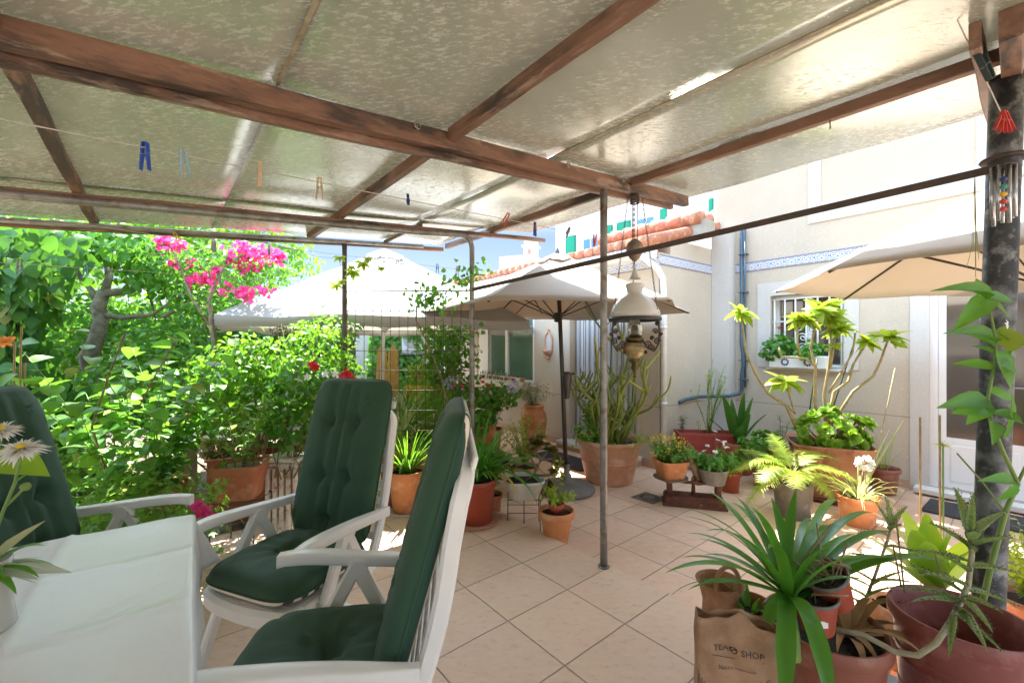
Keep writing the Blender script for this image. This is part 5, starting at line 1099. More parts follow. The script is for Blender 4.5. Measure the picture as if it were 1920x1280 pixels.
# strap leaved pot on the terrace edge
t, s_ = potted('clivia', 'red plastic pot with arching dark green strap leaves beside the nearest chair', 893, 3.40, 0, .34, .165, .12, p_red, saucer=(.205, terra_pale), bands=(.85,))
b = MB(); tuft(b, s_, 75, .58, .030, 1.15, 1.5, .85, r0=.05, segs=10, tip=.45)
for a in (-.5, -.2, .1): b.strap(s_, nrm(np.array([math.cos(a), math.sin(a)-.3, .9])), .72, .036, 2.0, 10, .45)
b.build('foliage', L_strap, t)
b = MB(); b.strap(s_+EX*.12, np.array([.4, -.2, .5]), .33, .03, 4.2, 8, .4); b.build('yellow_leaf', FL_yel, t)
t, s_ = potted('terracotta_pot_plant', 'small terracotta pot half hidden behind the red strap leaf pot', 921, 3.65, -.08, .22, .10, .075, terra)
stemmy(t, s_, 16, .62, .22, 'ovate', L_mid, gstem, per=12, lsize=.06, sr=.003)
t, s_ = potted('upright_shrub', 'feathery yellow green shrub between the clay urn and the strap leaf pot', 985, 4.2, -.08, .3, .14, .1, terra)
stemmy(t, s_, 26, .62, .30, 'ovate', L_yel, twig, per=26, lsize=.032, sr=.003, start=.15, droop=.1)
# white bowl of aeonium on a wire stand
c = P(982, 648, 3.5)*[1, 1, 0]-ZV*.08
t = thing('wire_stand', 'wire plant stand carrying the white ribbed bowl', 'plant stand', c); ztp = .245
b = MB(); cs = [c+np.array([x, y, 0]) for x, y in ((-.13, -.08), (.13, -.08), (.13, .10), (-.13, .10), (0, -.09))]
b.tube([q+ZV*ztp for q in cs[:4]], .004, 6, closed=True); b.tube([cs[0]+ZV*.14, cs[1]+ZV*.14, cs[2]+ZV*.14, cs[3]+ZV*.14], .003, 5, closed=True); b.build('frame', iron_l, t)
for q in cs: b = MB(); b.tube([q, q+ZV*ztp], .0038, 6); b.build('leg', iron_l, t)
t = thing('aeonium_bowl', 'dark bronze aeonium leaning out of a white ribbed bowl', 'potted plant', c+ZV*(ztp+.005)); s_ = pot(t, c+ZV*(ztp+.005), .15, .165, .115, p_white, 48, sq=4, rim=.006, rimh=.02, rot=.1)
b = MB(); br = [[s_+EX*.02, s_+np.array([.08, 0, .05]), s_+np.array([.14, -.02, .18]), s_+np.array([.20, -.02, .26])], [s_+np.array([.08, 0, .05]), s_+np.array([.17, -.04, .06]), s_+np.array([.26, -.05, .07])], [s_+np.array([.10, 0, .1]), s_+np.array([.06, -.03, .2]), s_+np.array([.05, -.03, .30])], [s_+np.array([.14, -.02, .18]), s_+np.array([.10, -.02, .25]), s_+np.array([.13, 0, .34])], [s_+EX*-.05, s_+np.array([-.1, -.02, .1]), s_+np.array([-.12, -.05, .15])], [s_+np.array([.14, -.02, .18]), s_+np.array([.22, 0, .18]), s_+np.array([.28, 0, .18])], [s_, s_+np.array([.1, -.03, -.02]), s_+np.array([.2, -.08, -.04])]]
for q in br: b.tube(q, np.linspace(.011, .007, len(q)), 8)
b.build('stem', M('succulent_stem', (.25, .19, .14), (.16, .11, .08), .8, scale=30), t)
b = MB()
for q in br:
    for k in range(3): rosette(b, q[-1]+rng.normal(0, .02, 3), .05*rng.uniform(.8, 1.1), 26, nrm(q[-1]-q[0])+rng.normal(0, .3, 3))
b.build('foliage', L_red, t)
for q in (br[3][-1]+ZV*.02, br[0][-1]): b = MB(); rosette(b, q, .05, 26, ZV); b.build('green_rosette', L_light, t)
# pot within a pot
t, s_ = potted('chili_seedling', 'small red pot of seedlings standing in a larger terracotta pot by the terrace edge', 1043, 3.2, -.08, .255, .135, .085, terra_or, rimh=.05, rim=.018)
b = MB(); b.lathe(s_+ZV*.005, [(.001, 0), (.045, 0), (.06, .075), (.057, .075), (.045, .01), (.001, .06)], 28); b.build('inner_pot', p_red, t)
stemmy(t, s_+ZV*.07, 14, .13, .13, 'lance', L_yel, gstem, per=9, lsize=.05, sr=.0015, start=.3, wr=1.5)
b = MB(); b.tube([s_+ZV*.05, s_+np.array([.01, 0, .2]), s_+np.array([.03, 0, .42])], .003, 5); b.build('stake', twig, t); b = MB(); b.leaves('ovate', [s_+np.array([.02+.02*math.sin(k*3), 0, .2+.02*k]) for k in range(11)], rng.normal(0, 1, (11, 3)), ZV, .045); b.build('climber', L_yel, t)
# annex side pots
t, s_ = potted('broadleaf_plant', 'terracotta pot of broad green leaves near the annex window', 916, 5.7, -.08, .38, .195, .14, terra)
stemmy(t, s_, 13, .75, .16, 'ovate', L_mid, gstem, per=12, lsize=.15, sr=.005, start=.05, droop=.5)
c = P(1001, 648, 6.2)*[1, 1, 0]-ZV*.08; t = thing('clay_urn', 'tall clay urn with wispy grey green plant by the annex wall', 'urn', c)
b = MB(); b.lathe(c, [(.001, 0), (.10, 0), (.115, .02), (.165, .22), (.19, .40), (.175, .50), (.14, .555), (.13, .575), (.15, .59), (.155, .615), (.14, .63), (.12, .62), (.11, .56)], 40)
for z in (.25, .33, .41): b.lathe(c, [(.16+(z-.2)*.13, z), (.166+(z-.2)*.13+.004, z+.006), (.16+(z-.2)*.13, z+.012)], 40)
b.build('urn_body', terra_or, t); b = MB(); b.lathe(c, [(.001, .57), (.125, .56)], 24); b.build('soil', soil, t)
stemmy(t, c+ZV*.56, 38, .50, .34, 'lance', L_grey, twig, per=14, lsize=.045, sr=.0025, start=.3, curve=.2)
# agapanthus stems, low trough row and odd pots near the annex
for (px, py, d, lab) in ((962, 725, 4.7, 'lilac flower ball on a bent stem near the urn'), (845, 718, 4.9, 'lilac flower ball left of the elbow post')):
    t = thing('agapanthus', lab, 'flower', P(px-30, 800, d)); b = MB(); b.tube([P(px-34, 800, d), P(px-18, 760, d), P(px, py, d)], .005, 6); b.build('stem', gstem, t)
    p = P(px, py, d)+nrm(rng.normal(0, 1, (60, 3)))*.06; b = MB(); b.leaves('petal', p, p-P(px, py, d), ZV, .035); b.build('flower', FL_lil, t)
def trough(label, c, L_, ux, h, w_, m, z0, g=None, name='window_trough', ribs=True):
    t = thing(name, label, 'planter', c*[1, 1, 0]+ZV*z0, g); vx = np.cross(ZV, ux); o_ = c*[1, 1, 0]+ZV*z0; b = MB()
    for s0, z_, s1 in ((.86, 0, .0),): pass
    def ring(k, z, ins=0): return [o_+ux*x*(L_/2*k-ins)+vx*y*(w_/2*k-ins)+ZV*z for x, y in ((-1, -1), (1, -1), (1, 1), (-1, 1))]
    R_ = [ring(.88, 0), ring(.97, h*.86), ring(1.03, h*.86), ring(1.04, h), ring(1.0, h, .012), ring(.96, h*.8, .012)]; V = [q for r_ in R_ for q in r_]
    b.add(V, [(0, 3, 2, 1)]+[(i*4+k, i*4+(k+1) % 4, i*4+4+(k+1) % 4, i*4+4+k) for i in range(5) for k in range(4)])
    if ribs:
        for k in range(22): x = -L_/2*.86+L_*.86*k/21; b.bar(o_+ux*x-vx*(w_/2*.885)+ZV*.01, o_+ux*x*1.08-vx*(w_/2*.965)+ZV*h*.85, .010, .008, -vx)
    b.build('trough', m, t, smooth=False); b = MB(); b.add(ring(.955, h*.82), [(0, 1, 2, 3)]); b.build('soil', soil, t, smooth=False); return t, o_+ZV*h*.82
sill = HP(4.9, 1.62, 0)
t, s_ = trough('pale trough of small potted plants under the annex window', HP(4.9, 1.56, 0), 1.5, HU, .12, .17, p_white, .70, ribs=False)
stemmy(t, s_, 34, .2, .5, 'lance', L_grey, twig, per=8, lsize=.05, sr=.002, curve=0)
for k in range(6): b = MB(); q = HP(4.3+k*.23, 1.56, .80); b.lathe(q, [(.001, 0), (.035, 0), (.05, .08), (.045, .08), (.001, .07)], 16); b.build('small_pot', p_red if k % 2 else terra, t)
b = MB(); b.tube([HP(4.2, 1.68, .88), HP(5.9, 1.68, .90)], .008, 6); b.tube([HP(4.2, 1.68, .76), HP(5.9, 1.68, .78)], .008, 6)
for k in range(16): u = 4.2+k*.11; b.tube([HP(u, 1.68, .77), HP(u, 1.68, .89)], .004, 5)
tag(b.build('trough_railing', white_pt), 'low white railing along the trough under the annex window', 'railing')
t = thing('yellow_trough', 'bright yellow planter behind the wire mesh', 'planter', P(790, 745, 6.2)); b = MB(); b.box(P(792, 735, 6.2), (.5, .28, .20), [nrm([1, .3, 0]), nrm([-.3, 1, 0]), ZV], 0, .5, .03); b.build('trough', hexm('yellow_plastic', (.72, .36, .02)), t, smooth=False)
leafcloud(t, BL([(795, 715, 6.25, .28, .14, .09)]), 200, 'ovate', L_light, .06)
c = P(793, 706, 7.0); t = thing('potted_herb', 'terracotta bowl of lime green leaves above the yellow planter', 'potted plant', c); s_ = pot(t, c-ZV*.12, .16, .17, .13, terra); leafcloud(t, [(s_+ZV*.1, (.25, .2, .12))], 320, 'ovate', L_lime, .06)
t = thing('support_table', 'low grey table behind the wire mesh carrying planters', 'table', P(790, 760, 6.6)*[1, 1, 0]); b = MB(); b.box(P(790, 734, 6.7)*[1, 1, 0]+ZV*.55, (1.0, 1.3, .03)); b.build('tabletop', stone, t, smooth=False)
for x, y in ((-.45, -.55), (.45, -.55), (.45, .6), (-.45, .6)): b = MB(); b.box(P(790, 734, 6.7)*[1, 1, 0]+np.array([x, y, .23]), (.05, .05, .62)); b.build('leg', stone, t, smooth=False)
for x, lab in ((716, 'yellow wooden slat chair back beside the white pole, left of two'), (737, 'yellow wooden board right of the white parasol pole')):
    b = MB(); q = P(x, 700, 7.6); b.lathe(q-ZV*.55, [(.001, 0), (.09, 0), (.10, .5), (.09, .9), (.05, 1.02), (.001, 1.05)], 16, sq=3, ax=[EX, np.array([0, .18, 0]), ZV]); tag(b.build('yellow_board', M('yellow_wood', (.50, .34, .10), (.38, .24, .07), .6, scale=9) if 'yellow_wood' not in bpy.data.materials else bpy.data.materials['yellow_wood']), lab, 'board', 'yellow boards by the parasol pole')
# vines on the mesh: climbing creeper and tall plant behind
t = thing('mesh_creeper', 'sparse creeper climbing over the top of the wire mesh by the elbow post', 'creeper', p885)
pts = [P(850, 800, 3.86), P(825, 700, 3.86), P(800, 640, 3.86), P(780, 600, 3.86), P(780, 575, 3.86), P(800, 560, 3.84), P(830, 545, 3.84), P(860, 525, 3.82), P(900, 515, 3.80)]
b = MB(); b.tube(pts, [.007, .007, .006, .006, .005, .005, .004, .003, .002], 6); b.tube([P(788, 590, 3.86), P(810, 610, 3.84), P(830, 600, 3.84), P(858, 580, 3.84)], .002, 5); b.tube([P(780, 580, 3.86), P(800, 568, 3.86), P(815, 585, 3.84)], .002, 5); b.build('stem', twig, t)
p = np.concatenate([rng.normal(0, 1, (k, 3))*[.07, .03, .05]+P(x, y, 3.82) for x, y, k in ((790, 545, 22), (800, 565, 26), (815, 555, 22), (840, 540, 20), (855, 525, 26), (870, 518, 26), (895, 508, 20), (785, 575, 16), (820, 572, 20), (845, 566, 12), (892, 620, 10))]); b = MB(); b.leaves('ovate', p, rng.normal(0, 1, p.shape), np.array([0, -1, .5]), .045, 1.3, jit=.6); b.build('foliage', L_mid, t)
t = bushes('citrus_shrub', 'tall light green shrub seen through the mesh in front of the annex window', 'shrub', BL([(835, 625, 5.4, .33, .25, .18), (845, 660, 5.3, .36, .25, .22), (830, 690, 5.2, .3, .2, .18), (850, 720, 5.2, .3, .2, .15)]), 1000, 'ovate', L_light, .075, P(840, 860, 5.3)*[1, 1, 0], 6, hang=-.3)
t = bushes('geranium_bed', 'mixed low flowering plants between mesh and annex wall', 'flowering plant', BL([(855, 745, 5.2, .45, .3, .16), (930, 740, 5.6, .3, .25, .16), (870, 790, 4.6, .3, .2, .16), (905, 860, 4.2, .2, .15, .15)]), 1300, 'heart', L_mid, .06, P(880, 830, 5.2)*[1, 1, 0], 5)
flowers(t, [P(x, y, 4.9) for x, y in ((822, 730), (830, 736), (826, 742), (850, 722), (866, 724), (905, 716), (918, 722))], .05, FL_red, 6, layers=2); flowers(t, [P(x, y, 4.95) for x, y in ((835, 715), (858, 712), (842, 722), (868, 730), (880, 722), (920, 735))], .055, FL_lil, 6)
c = P(872, 780, 5.2); t = thing('window_box_planter', 'long terracotta box behind the elbow post', 'planter', c*[1, 1, 0]-ZV*.08); b = MB(); b.box(c*[1, 1, 0]+ZV*.28, (.75, .25, .28), None, 0, .5, .02); b.box(c*[1, 1, 0]+ZV*.03, (.7, .22, .22), None, 0, .5, .01); b.build('trough', terra_or, t, smooth=False)
# ================================================================ big cactus pot by the curtain door
c = P(1142, 648, 4.72)*[1, 1, 0]-ZV*.08; t = thing('cactus_pot', 'huge pale terracotta pot of tangled pencil cactus by the strip curtain door', 'potted plant', c)
s_ = pot(t, c, .47, .37, .255, terra_pale, 56, rim=.03, rimh=.045, sl=.05, bands=(.5, .56))
b = MB()
def cact(p, d, L_, r, depth):
    n = 7; pts = [p]; L_ = L_*1.; q = np.array(p); dd = nrm(d)
    for k in range(n): dd = nrm(dd+rng.normal(0, .10, 3)+ZV*.13); q = q+dd*L_/n; pts.append(q.copy())
    b.tube(pts, [r*(1-.25*k/n) for k in range(n)]+[r*.35], 7, cc=rng.uniform(0, 1))
    if depth:
        for j in range(rng.integers(1, 4)):
            k = rng.integers(2, n); a = rng.uniform(0, 6.28); cact(pts[k], nrm(unit_xy(a)*.9+ZV*.5), L_*rng.uniform(.35, .7), r*.75, depth-1)
for i in range(22):
    a = rng.uniform(0, 6.28); r_ = rng.uniform(.02, .2); cact(s_+unit_xy(a)*r_, unit_xy(a)*rng.uniform(.1, .95)+ZV, rng.uniform(.6, 1.2)*(1.05 if i < 9 else .6), .019, 2)
b.build('branches', L_cact, t)
b = MB(); b.tube([s_+np.array([-.02, 0, 0]), s_+np.array([.03, 0, 1.15])], .006, 6); b.build('stake', hexm('green_stake', (.03, .12, .06)), t)
leafcloud(t, [(s_+np.array([-.27, -.1, .10]), (.16, .14, .14)), (s_+np.array([-.22, -.05, .32]), (.08, .08, .2))], 280, 'round', L_light, .032, name='succulent_foliage')
b = MB(); tuft(b, s_+np.array([.30, -.22, .04]), 60, .26, .006, 1., 2.2, .5, r0=.05); tuft(b, s_+np.array([-.0, -.34, .03]), 26, .26, .006, .8, 3., .2, r0=.05); b.build('trailing_foliage', L_yel, t)
# drain, mats
t = thing('floor_drain', 'square metal drain cover in the patio tiles near the cactus pot', 'drain', P(1217, 648, 4.15)*[1, 1, 0]-ZV*.078); c = W[t.name]; ax_ = [AV, BV, ZV]
b = MB(); b.box(c+ZV*.003, (.24, .24, .006), ax_, 0, .5, .002); b.build('cover', M('drain_metal', (.24, .21, .18), (.18, .16, .14), .5, .4), t, smooth=False)
b = MB()
for k in range(18): a = k*6.283/18; b.box(c+unit_xy(a)*.075+ZV*.007, (.035, .010, .002), [unit_xy(a), unit_xy(a+1.57), ZV])
b.build('slots', black, t, smooth=False)
rubber = M('rubber_mat', (.03, .03, .035), (.05, .05, .055), .8, scale=60, bs=.6, bscale=120)
b = MB(); b.box(HP(2.85, 2.02, -.07), (.95, .42, .018), HAX, 0, .5, .006); tag(b.build('doormat', rubber, smooth=False), 'dark rubber doormat in front of the strip curtain door', 'doormat', 'doormats')
b = MB(); b.box(HP(-.85, .46, -.07), (1.1, .46, .018), HAX, 0, .5, .006); tag(b.build('doormat', rubber, smooth=False), 'black doormat in front of the white front door', 'doormat', 'doormats')
# ================================================================ scale, flower bowls and pots at the courtyard corner
c = P(1300, 648, 3.98)*[1, 1, 0]-ZV*.08; sx = nrm(np.array([1, -.28, 0])); sy = np.cross(ZV, sx); SAX = [sx, sy, ZV]
t = thing('antique_scale', 'rusty antique balance scale with flat iron pan used as a plant stand', 'scale', c)
b = MB(); b.box(c+ZV*.045, (.52, .20, .07), SAX, 0, .5, .01); b.box(c+ZV*.012, (.55, .23, .02), SAX, 0, .5, .004); b.box(c+ZV*.085, (.50, .17, .014), SAX, 0, .5, .004); b.build('base', rust, t, smooth=False)
for x in (-.21, .21): b = MB(); b.box(c+sx*x+ZV*.15, (.05, .07, .12), SAX, 0, .5, .008); b.box(c+sx*x+ZV*.20, (.08, .05, .02), SAX, 0, .5, .004); b.build('support', rust, t, smooth=False)
b = MB(); b.bar(c-sx*.24+ZV*.205, c+sx*.24+ZV*.205, .03, .022, ZV, 0, .004); b.bar(c-sx*.2+ZV*.225-sy*.06, c+sx*.22+ZV*.225-sy*.06, .014, .014); b.build('beam', rust, t, smooth=False)
b = MB(); b.tube([c+ZV*.1, c+ZV*.2, c+ZV*.25+sx*.01], [.02, .015, .012], 10); b.tube([c+ZV*.25-sy*.06+sx*.022*math.cos(q)+ZV*.03*math.sin(q) for q in np.linspace(0, 6.28, 14)], .006, 6); b.build('pointer', rust, t)
b = MB(); pc = c-sx*.20; b.lathe(pc+ZV*.215, [(.001, 0), (.10, .0), (.155, .022), (.158, .03), (.10, .012), (.001, .012)], 36); b.build('pan', stone, t)
z0 = .23-.08
c1 = np.array([pc[0], pc[1], z0]); t = thing('chili_plant', 'bushy ornamental chili with yellow peppers in a square terracotta pot on the scale pan', 'potted plant', c1)
s_ = pot(t, c1, .175, .135, .10, terra_or, 48, sq=6, rim=.010, rimh=.03, rot=.2)
stemmy(t, s_, 42, .235, .19, 'lance', L_mid, gstem, per=18, lsize=.042, sr=.002, start=.1, wr=1.6, curve=.1, br=.05)
p, d = cloud([(s_+ZV*.15, (.19, .17, .11))], 150, .8); b = MB(); b.leaves('lance', p, d+ZV*.6, d, .028, 1.8, jit=.3); tag(b.build('yellow_peppers', FL_yel, t), kind='stuff')
p, d = cloud([(s_+ZV*.13, (.19, .17, .09))], 26, .8); b = MB(); b.leaves('lance', p, d+ZV*.6, d, .028, 1.8, jit=.3); tag(b.build('orange_peppers', FL_org, t), kind='stuff')
c1 = c+sx*.17+ZV*.213; t = thing('daisy_bowl', 'grey stone bowl of white daisies on the right end of the scale', 'potted plant', c1)
s_ = pot(t, c1, .14, .135, .10, stone, 36, rim=.004, rimh=.02, wob=.01)
stemmy(t, s_, 40, .20, .17, 'lance', L_mid, gstem, per=12, lsize=.06, sr=.002, start=.1, wr=1.3, curve=.1, br=.05)
dz = [s_+np.array([x, y, z]) for x, y, z in ((-.11, -.05, .20), (-.06, -.02, .24), (.02, -.05, .30), (.09, -.03, .28), (-.02, -.08, .20), (.06, -.07, .27), (.12, .0, .22), (-.13, 0, .16), (.04, .05, .36))]
b = MB()
for q in dz: b.tube([s_, (s_+q)/2+rng.normal(0, .01, 3), q], .0018, 5)
b.build('flower_stem', gstem, t); flowers(t, dz, .05, FL_white, 16, FL_yel, 2, ZV*1., leaf='lance', wr=1.4)
t = thing('driftwood', 'piece of weathered driftwood leaning between the chili pot and the stone bowl', 'driftwood', P(1300, 890, 4.05)); b = MB(); b.tube([P(1312, 905, 4.02), P(1304, 880, 4.0), P(1296, 862, 3.98), P(1288, 845, 4.0), P(1280, 835, 4.02)], [.045, .035, .03, .022, .008], 9); b.build('wood', M('driftwood_grain', (.42, .32, .22), (.28, .20, .13), .9, scale=14, bs=.8), t)
# red trough with euphorbia
t0_ = thing('stone_block', 'low concrete block under the long red trough', 'block', P(1322, 870, 5.15)*[1, 1, 0]-ZV*.08); b = MB(); b.box(P(1322, 870, 5.15)*[1, 1, 0]+ZV*.03, (.5, .2, .20), [sx, sy, ZV], 0, .5, .01); b.build('block', concrete, t0_, smooth=False)
t, s_ = trough('long wine red ribbed trough with slender yellow green plant by the courtyard corner', P(1322, 648, 5.1), .64, nrm(np.array([1, -.12, 0])), .24, .24, p_wine, .135, name='red_trough')
stemmy(t, s_+np.array([.04, 0, 0]), 9, 1.08, .20, 'ovate', L_yel, L_yel, per=34, lsize=.022, sr=.005, start=.2, curve=.3, fork=2, br=.02)
stemmy(t, s_-np.array([.27, 0, 0]), 4, .32, .06, 'lance', L_grey, twig, per=20, lsize=.045, sr=.003, start=.3)
stemmy(t, s_-np.array([.08, .03, 0]), 2, .25, .03, 'ovate', L_yel, gstem, per=9, lsize=.03, sr=.003)
t, s_ = potted('aspidistra', 'terracotta pot of upright dark broad leaves behind the red trough', 1383, 5.0, -.08, .36, .20, .15, terra, rimh=.06)
b = MB()
for a, e, L_, w_ in ((3.6, .30, .62, .13), (.5, .12, .60, .10), (1.8, .1, .52, .11), (-.4, .55, .45, .12), (2.9, .75, .42, .10), (5.0, .3, .40, .13), (.2, .25, .56, .09), (4.4, .6, .32, .12)): b.strap(s_+unit_xy(a)*.04, nrm(unit_xy(a)*e+ZV), L_, w_, .5, 12, .55, .25, broad=True)
b.build('foliage', L_dark, t)
t, s_ = potted('small_red_pot', 'small red plastic pot with leafy sprigs right of the stone bowl', 1369, 4.35, -.08, .20, .108, .078, p_red); stemmy(t, s_, 20, .22, .14, 'ovate', L_light, gstem, per=14, lsize=.04, sr=.002)
t, s_ = potted('sedum_pot', 'dark red pot of bushy green sedum behind the cycad fronds', 1432, 4.5, -.08, .19, .12, .09, p_brown, rimh=.03)
b = MB()
p, d = cloud([(s_+ZV*.24, (.27, .2, .19))], 46, .85)
for q, dd in zip(p, d): rosette(b, q, .06, 16, dd+ZV*.4)
b.build('foliage', L_mid, t); b = MB(); [b.tube([s_, q], .005, 5) for q in p[::2]]; b.build('stem', gstem, t)
for (px, d_, hh, lab) in ((1466, 4.9, .52, 'upright dark needle leaved plant behind the sedum, taller'), (1283, 5.2, .0, '')):
    if not lab: continue
    t, s_ = potted('rosemary', lab, px, d_, -.08, .30, .13, .1, terra); stemmy(t, s_, 4, hh, .07, 'needle', L_grey, twig, per=60, lsize=.07, sr=.005, start=.1, wr=1.5, leaf_dir=.5)
# big corner planter: frangipani and aeoniums
c = P(1552, 648, 4.25)*[1, 1, 0]-ZV*.08; t = thing('corner_planter', 'large flared terracotta planter with knobbly bare branches and aeonium rosettes', 'potted tree', c)
saucer(t, c, .36, p_brown, .035); s_ = pot(t, c+ZV*.01, .52, .44, .27, M('mottled_terracotta', (.42, .17, .08), (.50, .26, .14), .7, scale=6, c3=(.30, .11, .05), s3=8), 48, sq=1.15, rim=.02, rimh=.02, rot=.35)
D_ = 4.2
def X_(px, py, dd=0.): return P(px, py, D_+dd)
br = [[s_+EX*-.12, X_(1492, 800), X_(1475, 762), X_(1440, 738), X_(1415, 700), X_(1400, 660), X_(1393, 620), X_(1390, 585)],
      [s_, X_(1550, 790), X_(1545, 740), X_(1553, 690, .05), X_(1558, 640, .1), X_(1552, 595, .1)],
      [s_+EX*.03, X_(1555, 780), X_(1565, 735), X_(1590, 715), X_(1602, 680), X_(1620, 650), X_(1626, 640)],
      [s_+EX*.1, X_(1575, 770), X_(1600, 735), X_(1638, 705), X_(1650, 680), X_(1665, 640), X_(1668, 632)],
      [X_(1553, 735), X_(1568, 715), X_(1585, 685), X_(1598, 660), X_(1605, 620)],
      [s_, X_(1530, 800), X_(1528, 740), X_(1530, 690), X_(1520, 650), X_(1532, 600)],
      [X_(1475, 762), X_(1492, 775), X_(1478, 735), X_(1474, 715)], [X_(1558, 690), X_(1562, 665), X_(1565, 645)], [X_(1530, 690), X_(1510, 672), X_(1465, 668), X_(1460, 650)], [X_(1500, 665), X_(1495, 640), X_(1497, 600)]]
b = MB()
for q in br: q = np.array(q); b.tube(q+rng.normal(0, .004, q.shape), np.linspace(.018 if len(q) > 5 else .011, .008, len(q)), 8)
b.build('branches', tstem, t)
b = MB()
for q, n_, L_ in ((br[0][-1], 15, .15), (br[1][-1], 20, .17), (br[2][-1], 14, .15), (br[3][-1], 16, .15), (br[5][-1]-EX*.1, 16, .15), (br[5][-1]+ZV*.1, 16, .15), (br[6][-1], 14, .17), (br[7][-1], 7, .09), (br[1][-1]+np.array([.1, 0, -.12]), 14, .14), (br[9][-1], 14, .14), (br[1][-1]+np.array([-.03, 0, .12]), 16, .16)):
    n_ = int(n_*1.5); L_ *= 1.12; a = np.arange(n_)*2.4; el = rng.uniform(-.6, .7, n_); dr = np.stack([np.cos(a)*np.cos(el), np.sin(a)*np.cos(el), np.sin(el)], 1); b.leaves('lance', np.repeat([q], n_, 0), dr, ZV, L_*.95, 1.45, jit=.4)
b.build('branch_leaves', L_yel, t)
b = MB(); p, d = cloud([(s_+np.array([-.02, -.1, .17]), (.36, .25, .18))], 48, .8); st = MB()
for q, dd in zip(p, d):
    if q[2] < s_[2]-.06: q[2] = s_[2]+.03
    rosette(b, q, rng.uniform(.055, .085), 34, dd*.7+ZV*.6-np.array([0, .4, 0])); st.tube([s_+(q-s_)*.15, (s_+q)/2-ZV*.03, q], [.009, .007, .006], 6)
b.build('aeonium_rosettes', L_lime, t); st.build('aeonium_stem', twig, t)
for a_, b_, lab in (((1518, 770), (1532, 672), 'left green stake among the bare branches'), ((1560, 770), (1603, 638), 'slanting green stake among the bare branches')):
    bb = MB(); bb.tube([X_(*a_, .02), X_(*b_, .02)], .006, 6); tag(bb.build('green_stake', hexm('dark_green_stake', (.04, .10, .05))), lab, 'stake', 'green stakes in the corner planter')
t, s_ = potted('brown_pot', 'empty looking brown pot with grassy blades against the facade near the door', 1655, 4.3, -.08, .26, .145, .105, p_brown, rimh=.04)
b = MB(); tuft(b, s_, 10, .45, .008, .6, .8, 1.2, r0=.05); b.build('foliage', L_yel, t)
# cycad in grey bucket
t, s_ = potted('cycad', 'sago cycad with arching feathery fronds in a dull grey bucket', 1487, 3.72, -.08, .30, .155, .13, p_grey, rim=.004, rimh=.012, sl=.02)
b = MB(); cr = s_+ZV*.08; b.lathe(s_-ZV*.02, [(.06, 0), (.065, .04), (.05, .09), (.02, .12), (.001, .125)], 14); b.build('trunk', bark, t)
bl = MB(); bs = MB()
fr = [(3.35, .20, .55, 1.5), (2.9, .6, .62, 1.5), (3.6, .9, .5, 1.7), (2.4, 1.0, .5, 1.2), (1.6, 1.6, .42, .8), (.4, 1.1, .65, 1.8), (.1, .7, .72, 1.9), (-.25, .35, .62, 1.5), (.7, .9, .6, 1.3), (4.2, .8, .4, 1.6), (5.0, .6, .38, 1.8), (3.1, 1.2, .52, 1.9), (5.6, .9, .45, 1.5), (2.0, .8, .5, 1.2)]
for a, e, L_, dp in fr:
    d = nrm(unit_xy(a)+ZV*e); q = cr.copy(); pts = [q.copy()]; n = 20
    for k in range(n): d = nrm(d-ZV*dp/n*.9); q = q+d*L_/n; pts.append(q.copy())
    pts = np.array(pts); bs.tube(pts, np.linspace(.005, .002, n+1), 5)
    for s1 in (-1, 1):
        tt = np.linspace(.16, 1, 44); x = tt*n; i = np.minimum(x.astype(int), n-1); q = pts[i]+(pts[i+1]-pts[i])*(x-i)[:, None]; tg = nrm(pts[i+1]-pts[i]); sd = nrm(np.cross(tg, ZV)); up = np.cross(sd, tg)
        bl.leaves('needle', q, sd*s1+tg*.55+up*.18, up, .105*np.sin(np.pi*(.12+.8*tt))**.7, 1.5, c=np.full(44, rng.uniform(0, .95)), jit=.06)
bs.build('frond_stem', L_yel, t); bl.build('foliage', L_cyc, t)
# variegated plant with allium stems
t, s_ = potted('variegated_grass', 'orange pot of striped grassy leaves with a white flower ball', 1608, 3.55, -.08, .24, .155, .115, terra_or, rimh=.03)
b = MB(); tuft(b, s_, 48, .38, .012, 1.2, 1.6, .7, r0=.06); b.strap(s_, nrm([.55, .1, .8]), .8, .022, .1, 9, .5); b.strap(s_, nrm([.45, .1, .8]), .66, .018, .1, 9, .5); b.build('foliage', L_var, t)
b = MB(); b.tube([s_, X_(1622, 960)*0+P(1625, 930, 3.5), P(1621, 872, 3.45)], .005, 6); b.tube([s_+EX*.05, P(1632, 900, 3.5), P(1655, 800, 3.6), P(1678, 690, 3.7)], .004, 5); b.build('flower_stem', tstem, t)
q = P(1621, 868, 3.45); dd = nrm(rng.normal(0, 1, (160, 3))); b = MB(); b.leaves('petal', q+dd*.035, dd, ZV, .032); b.build('flower_ball', FL_white, t)
for px, y0, y1, d, lab, rr in ((1725, 1030, 782, 2.6, 'thick bamboo cane in front of the door frame, left of two', .006), (1762, 1040, 778, 2.7, 'bamboo cane in front of the white door, right of two', .006), (1768, 1040, 835, 2.68, 'green flower stalk with a faded ball beside the right cane', .005)):
    b = MB(); b.tube([P(px+2, y0+120, d), P(px, y1, d)], rr, 7); o = b.build('bamboo_cane' if 'cane ' in lab else 'flower_stalk', cane if 'bamboo' in lab else gstem); tag(o, lab, 'cane' if 'bamboo' in lab else 'stalk')
    if 'stalk' in lab:
        q = P(px, y1, d); dd = nrm(rng.normal(0, 1, (70, 3))); dd[:, 2] = np.abs(dd[:, 2])*.5; b = MB(); b.leaves('needle', np.repeat([q], 70, 0), dd, ZV, .05, 1.); f_ = b.build('flower_head', L_yel, None); f_.parent = o
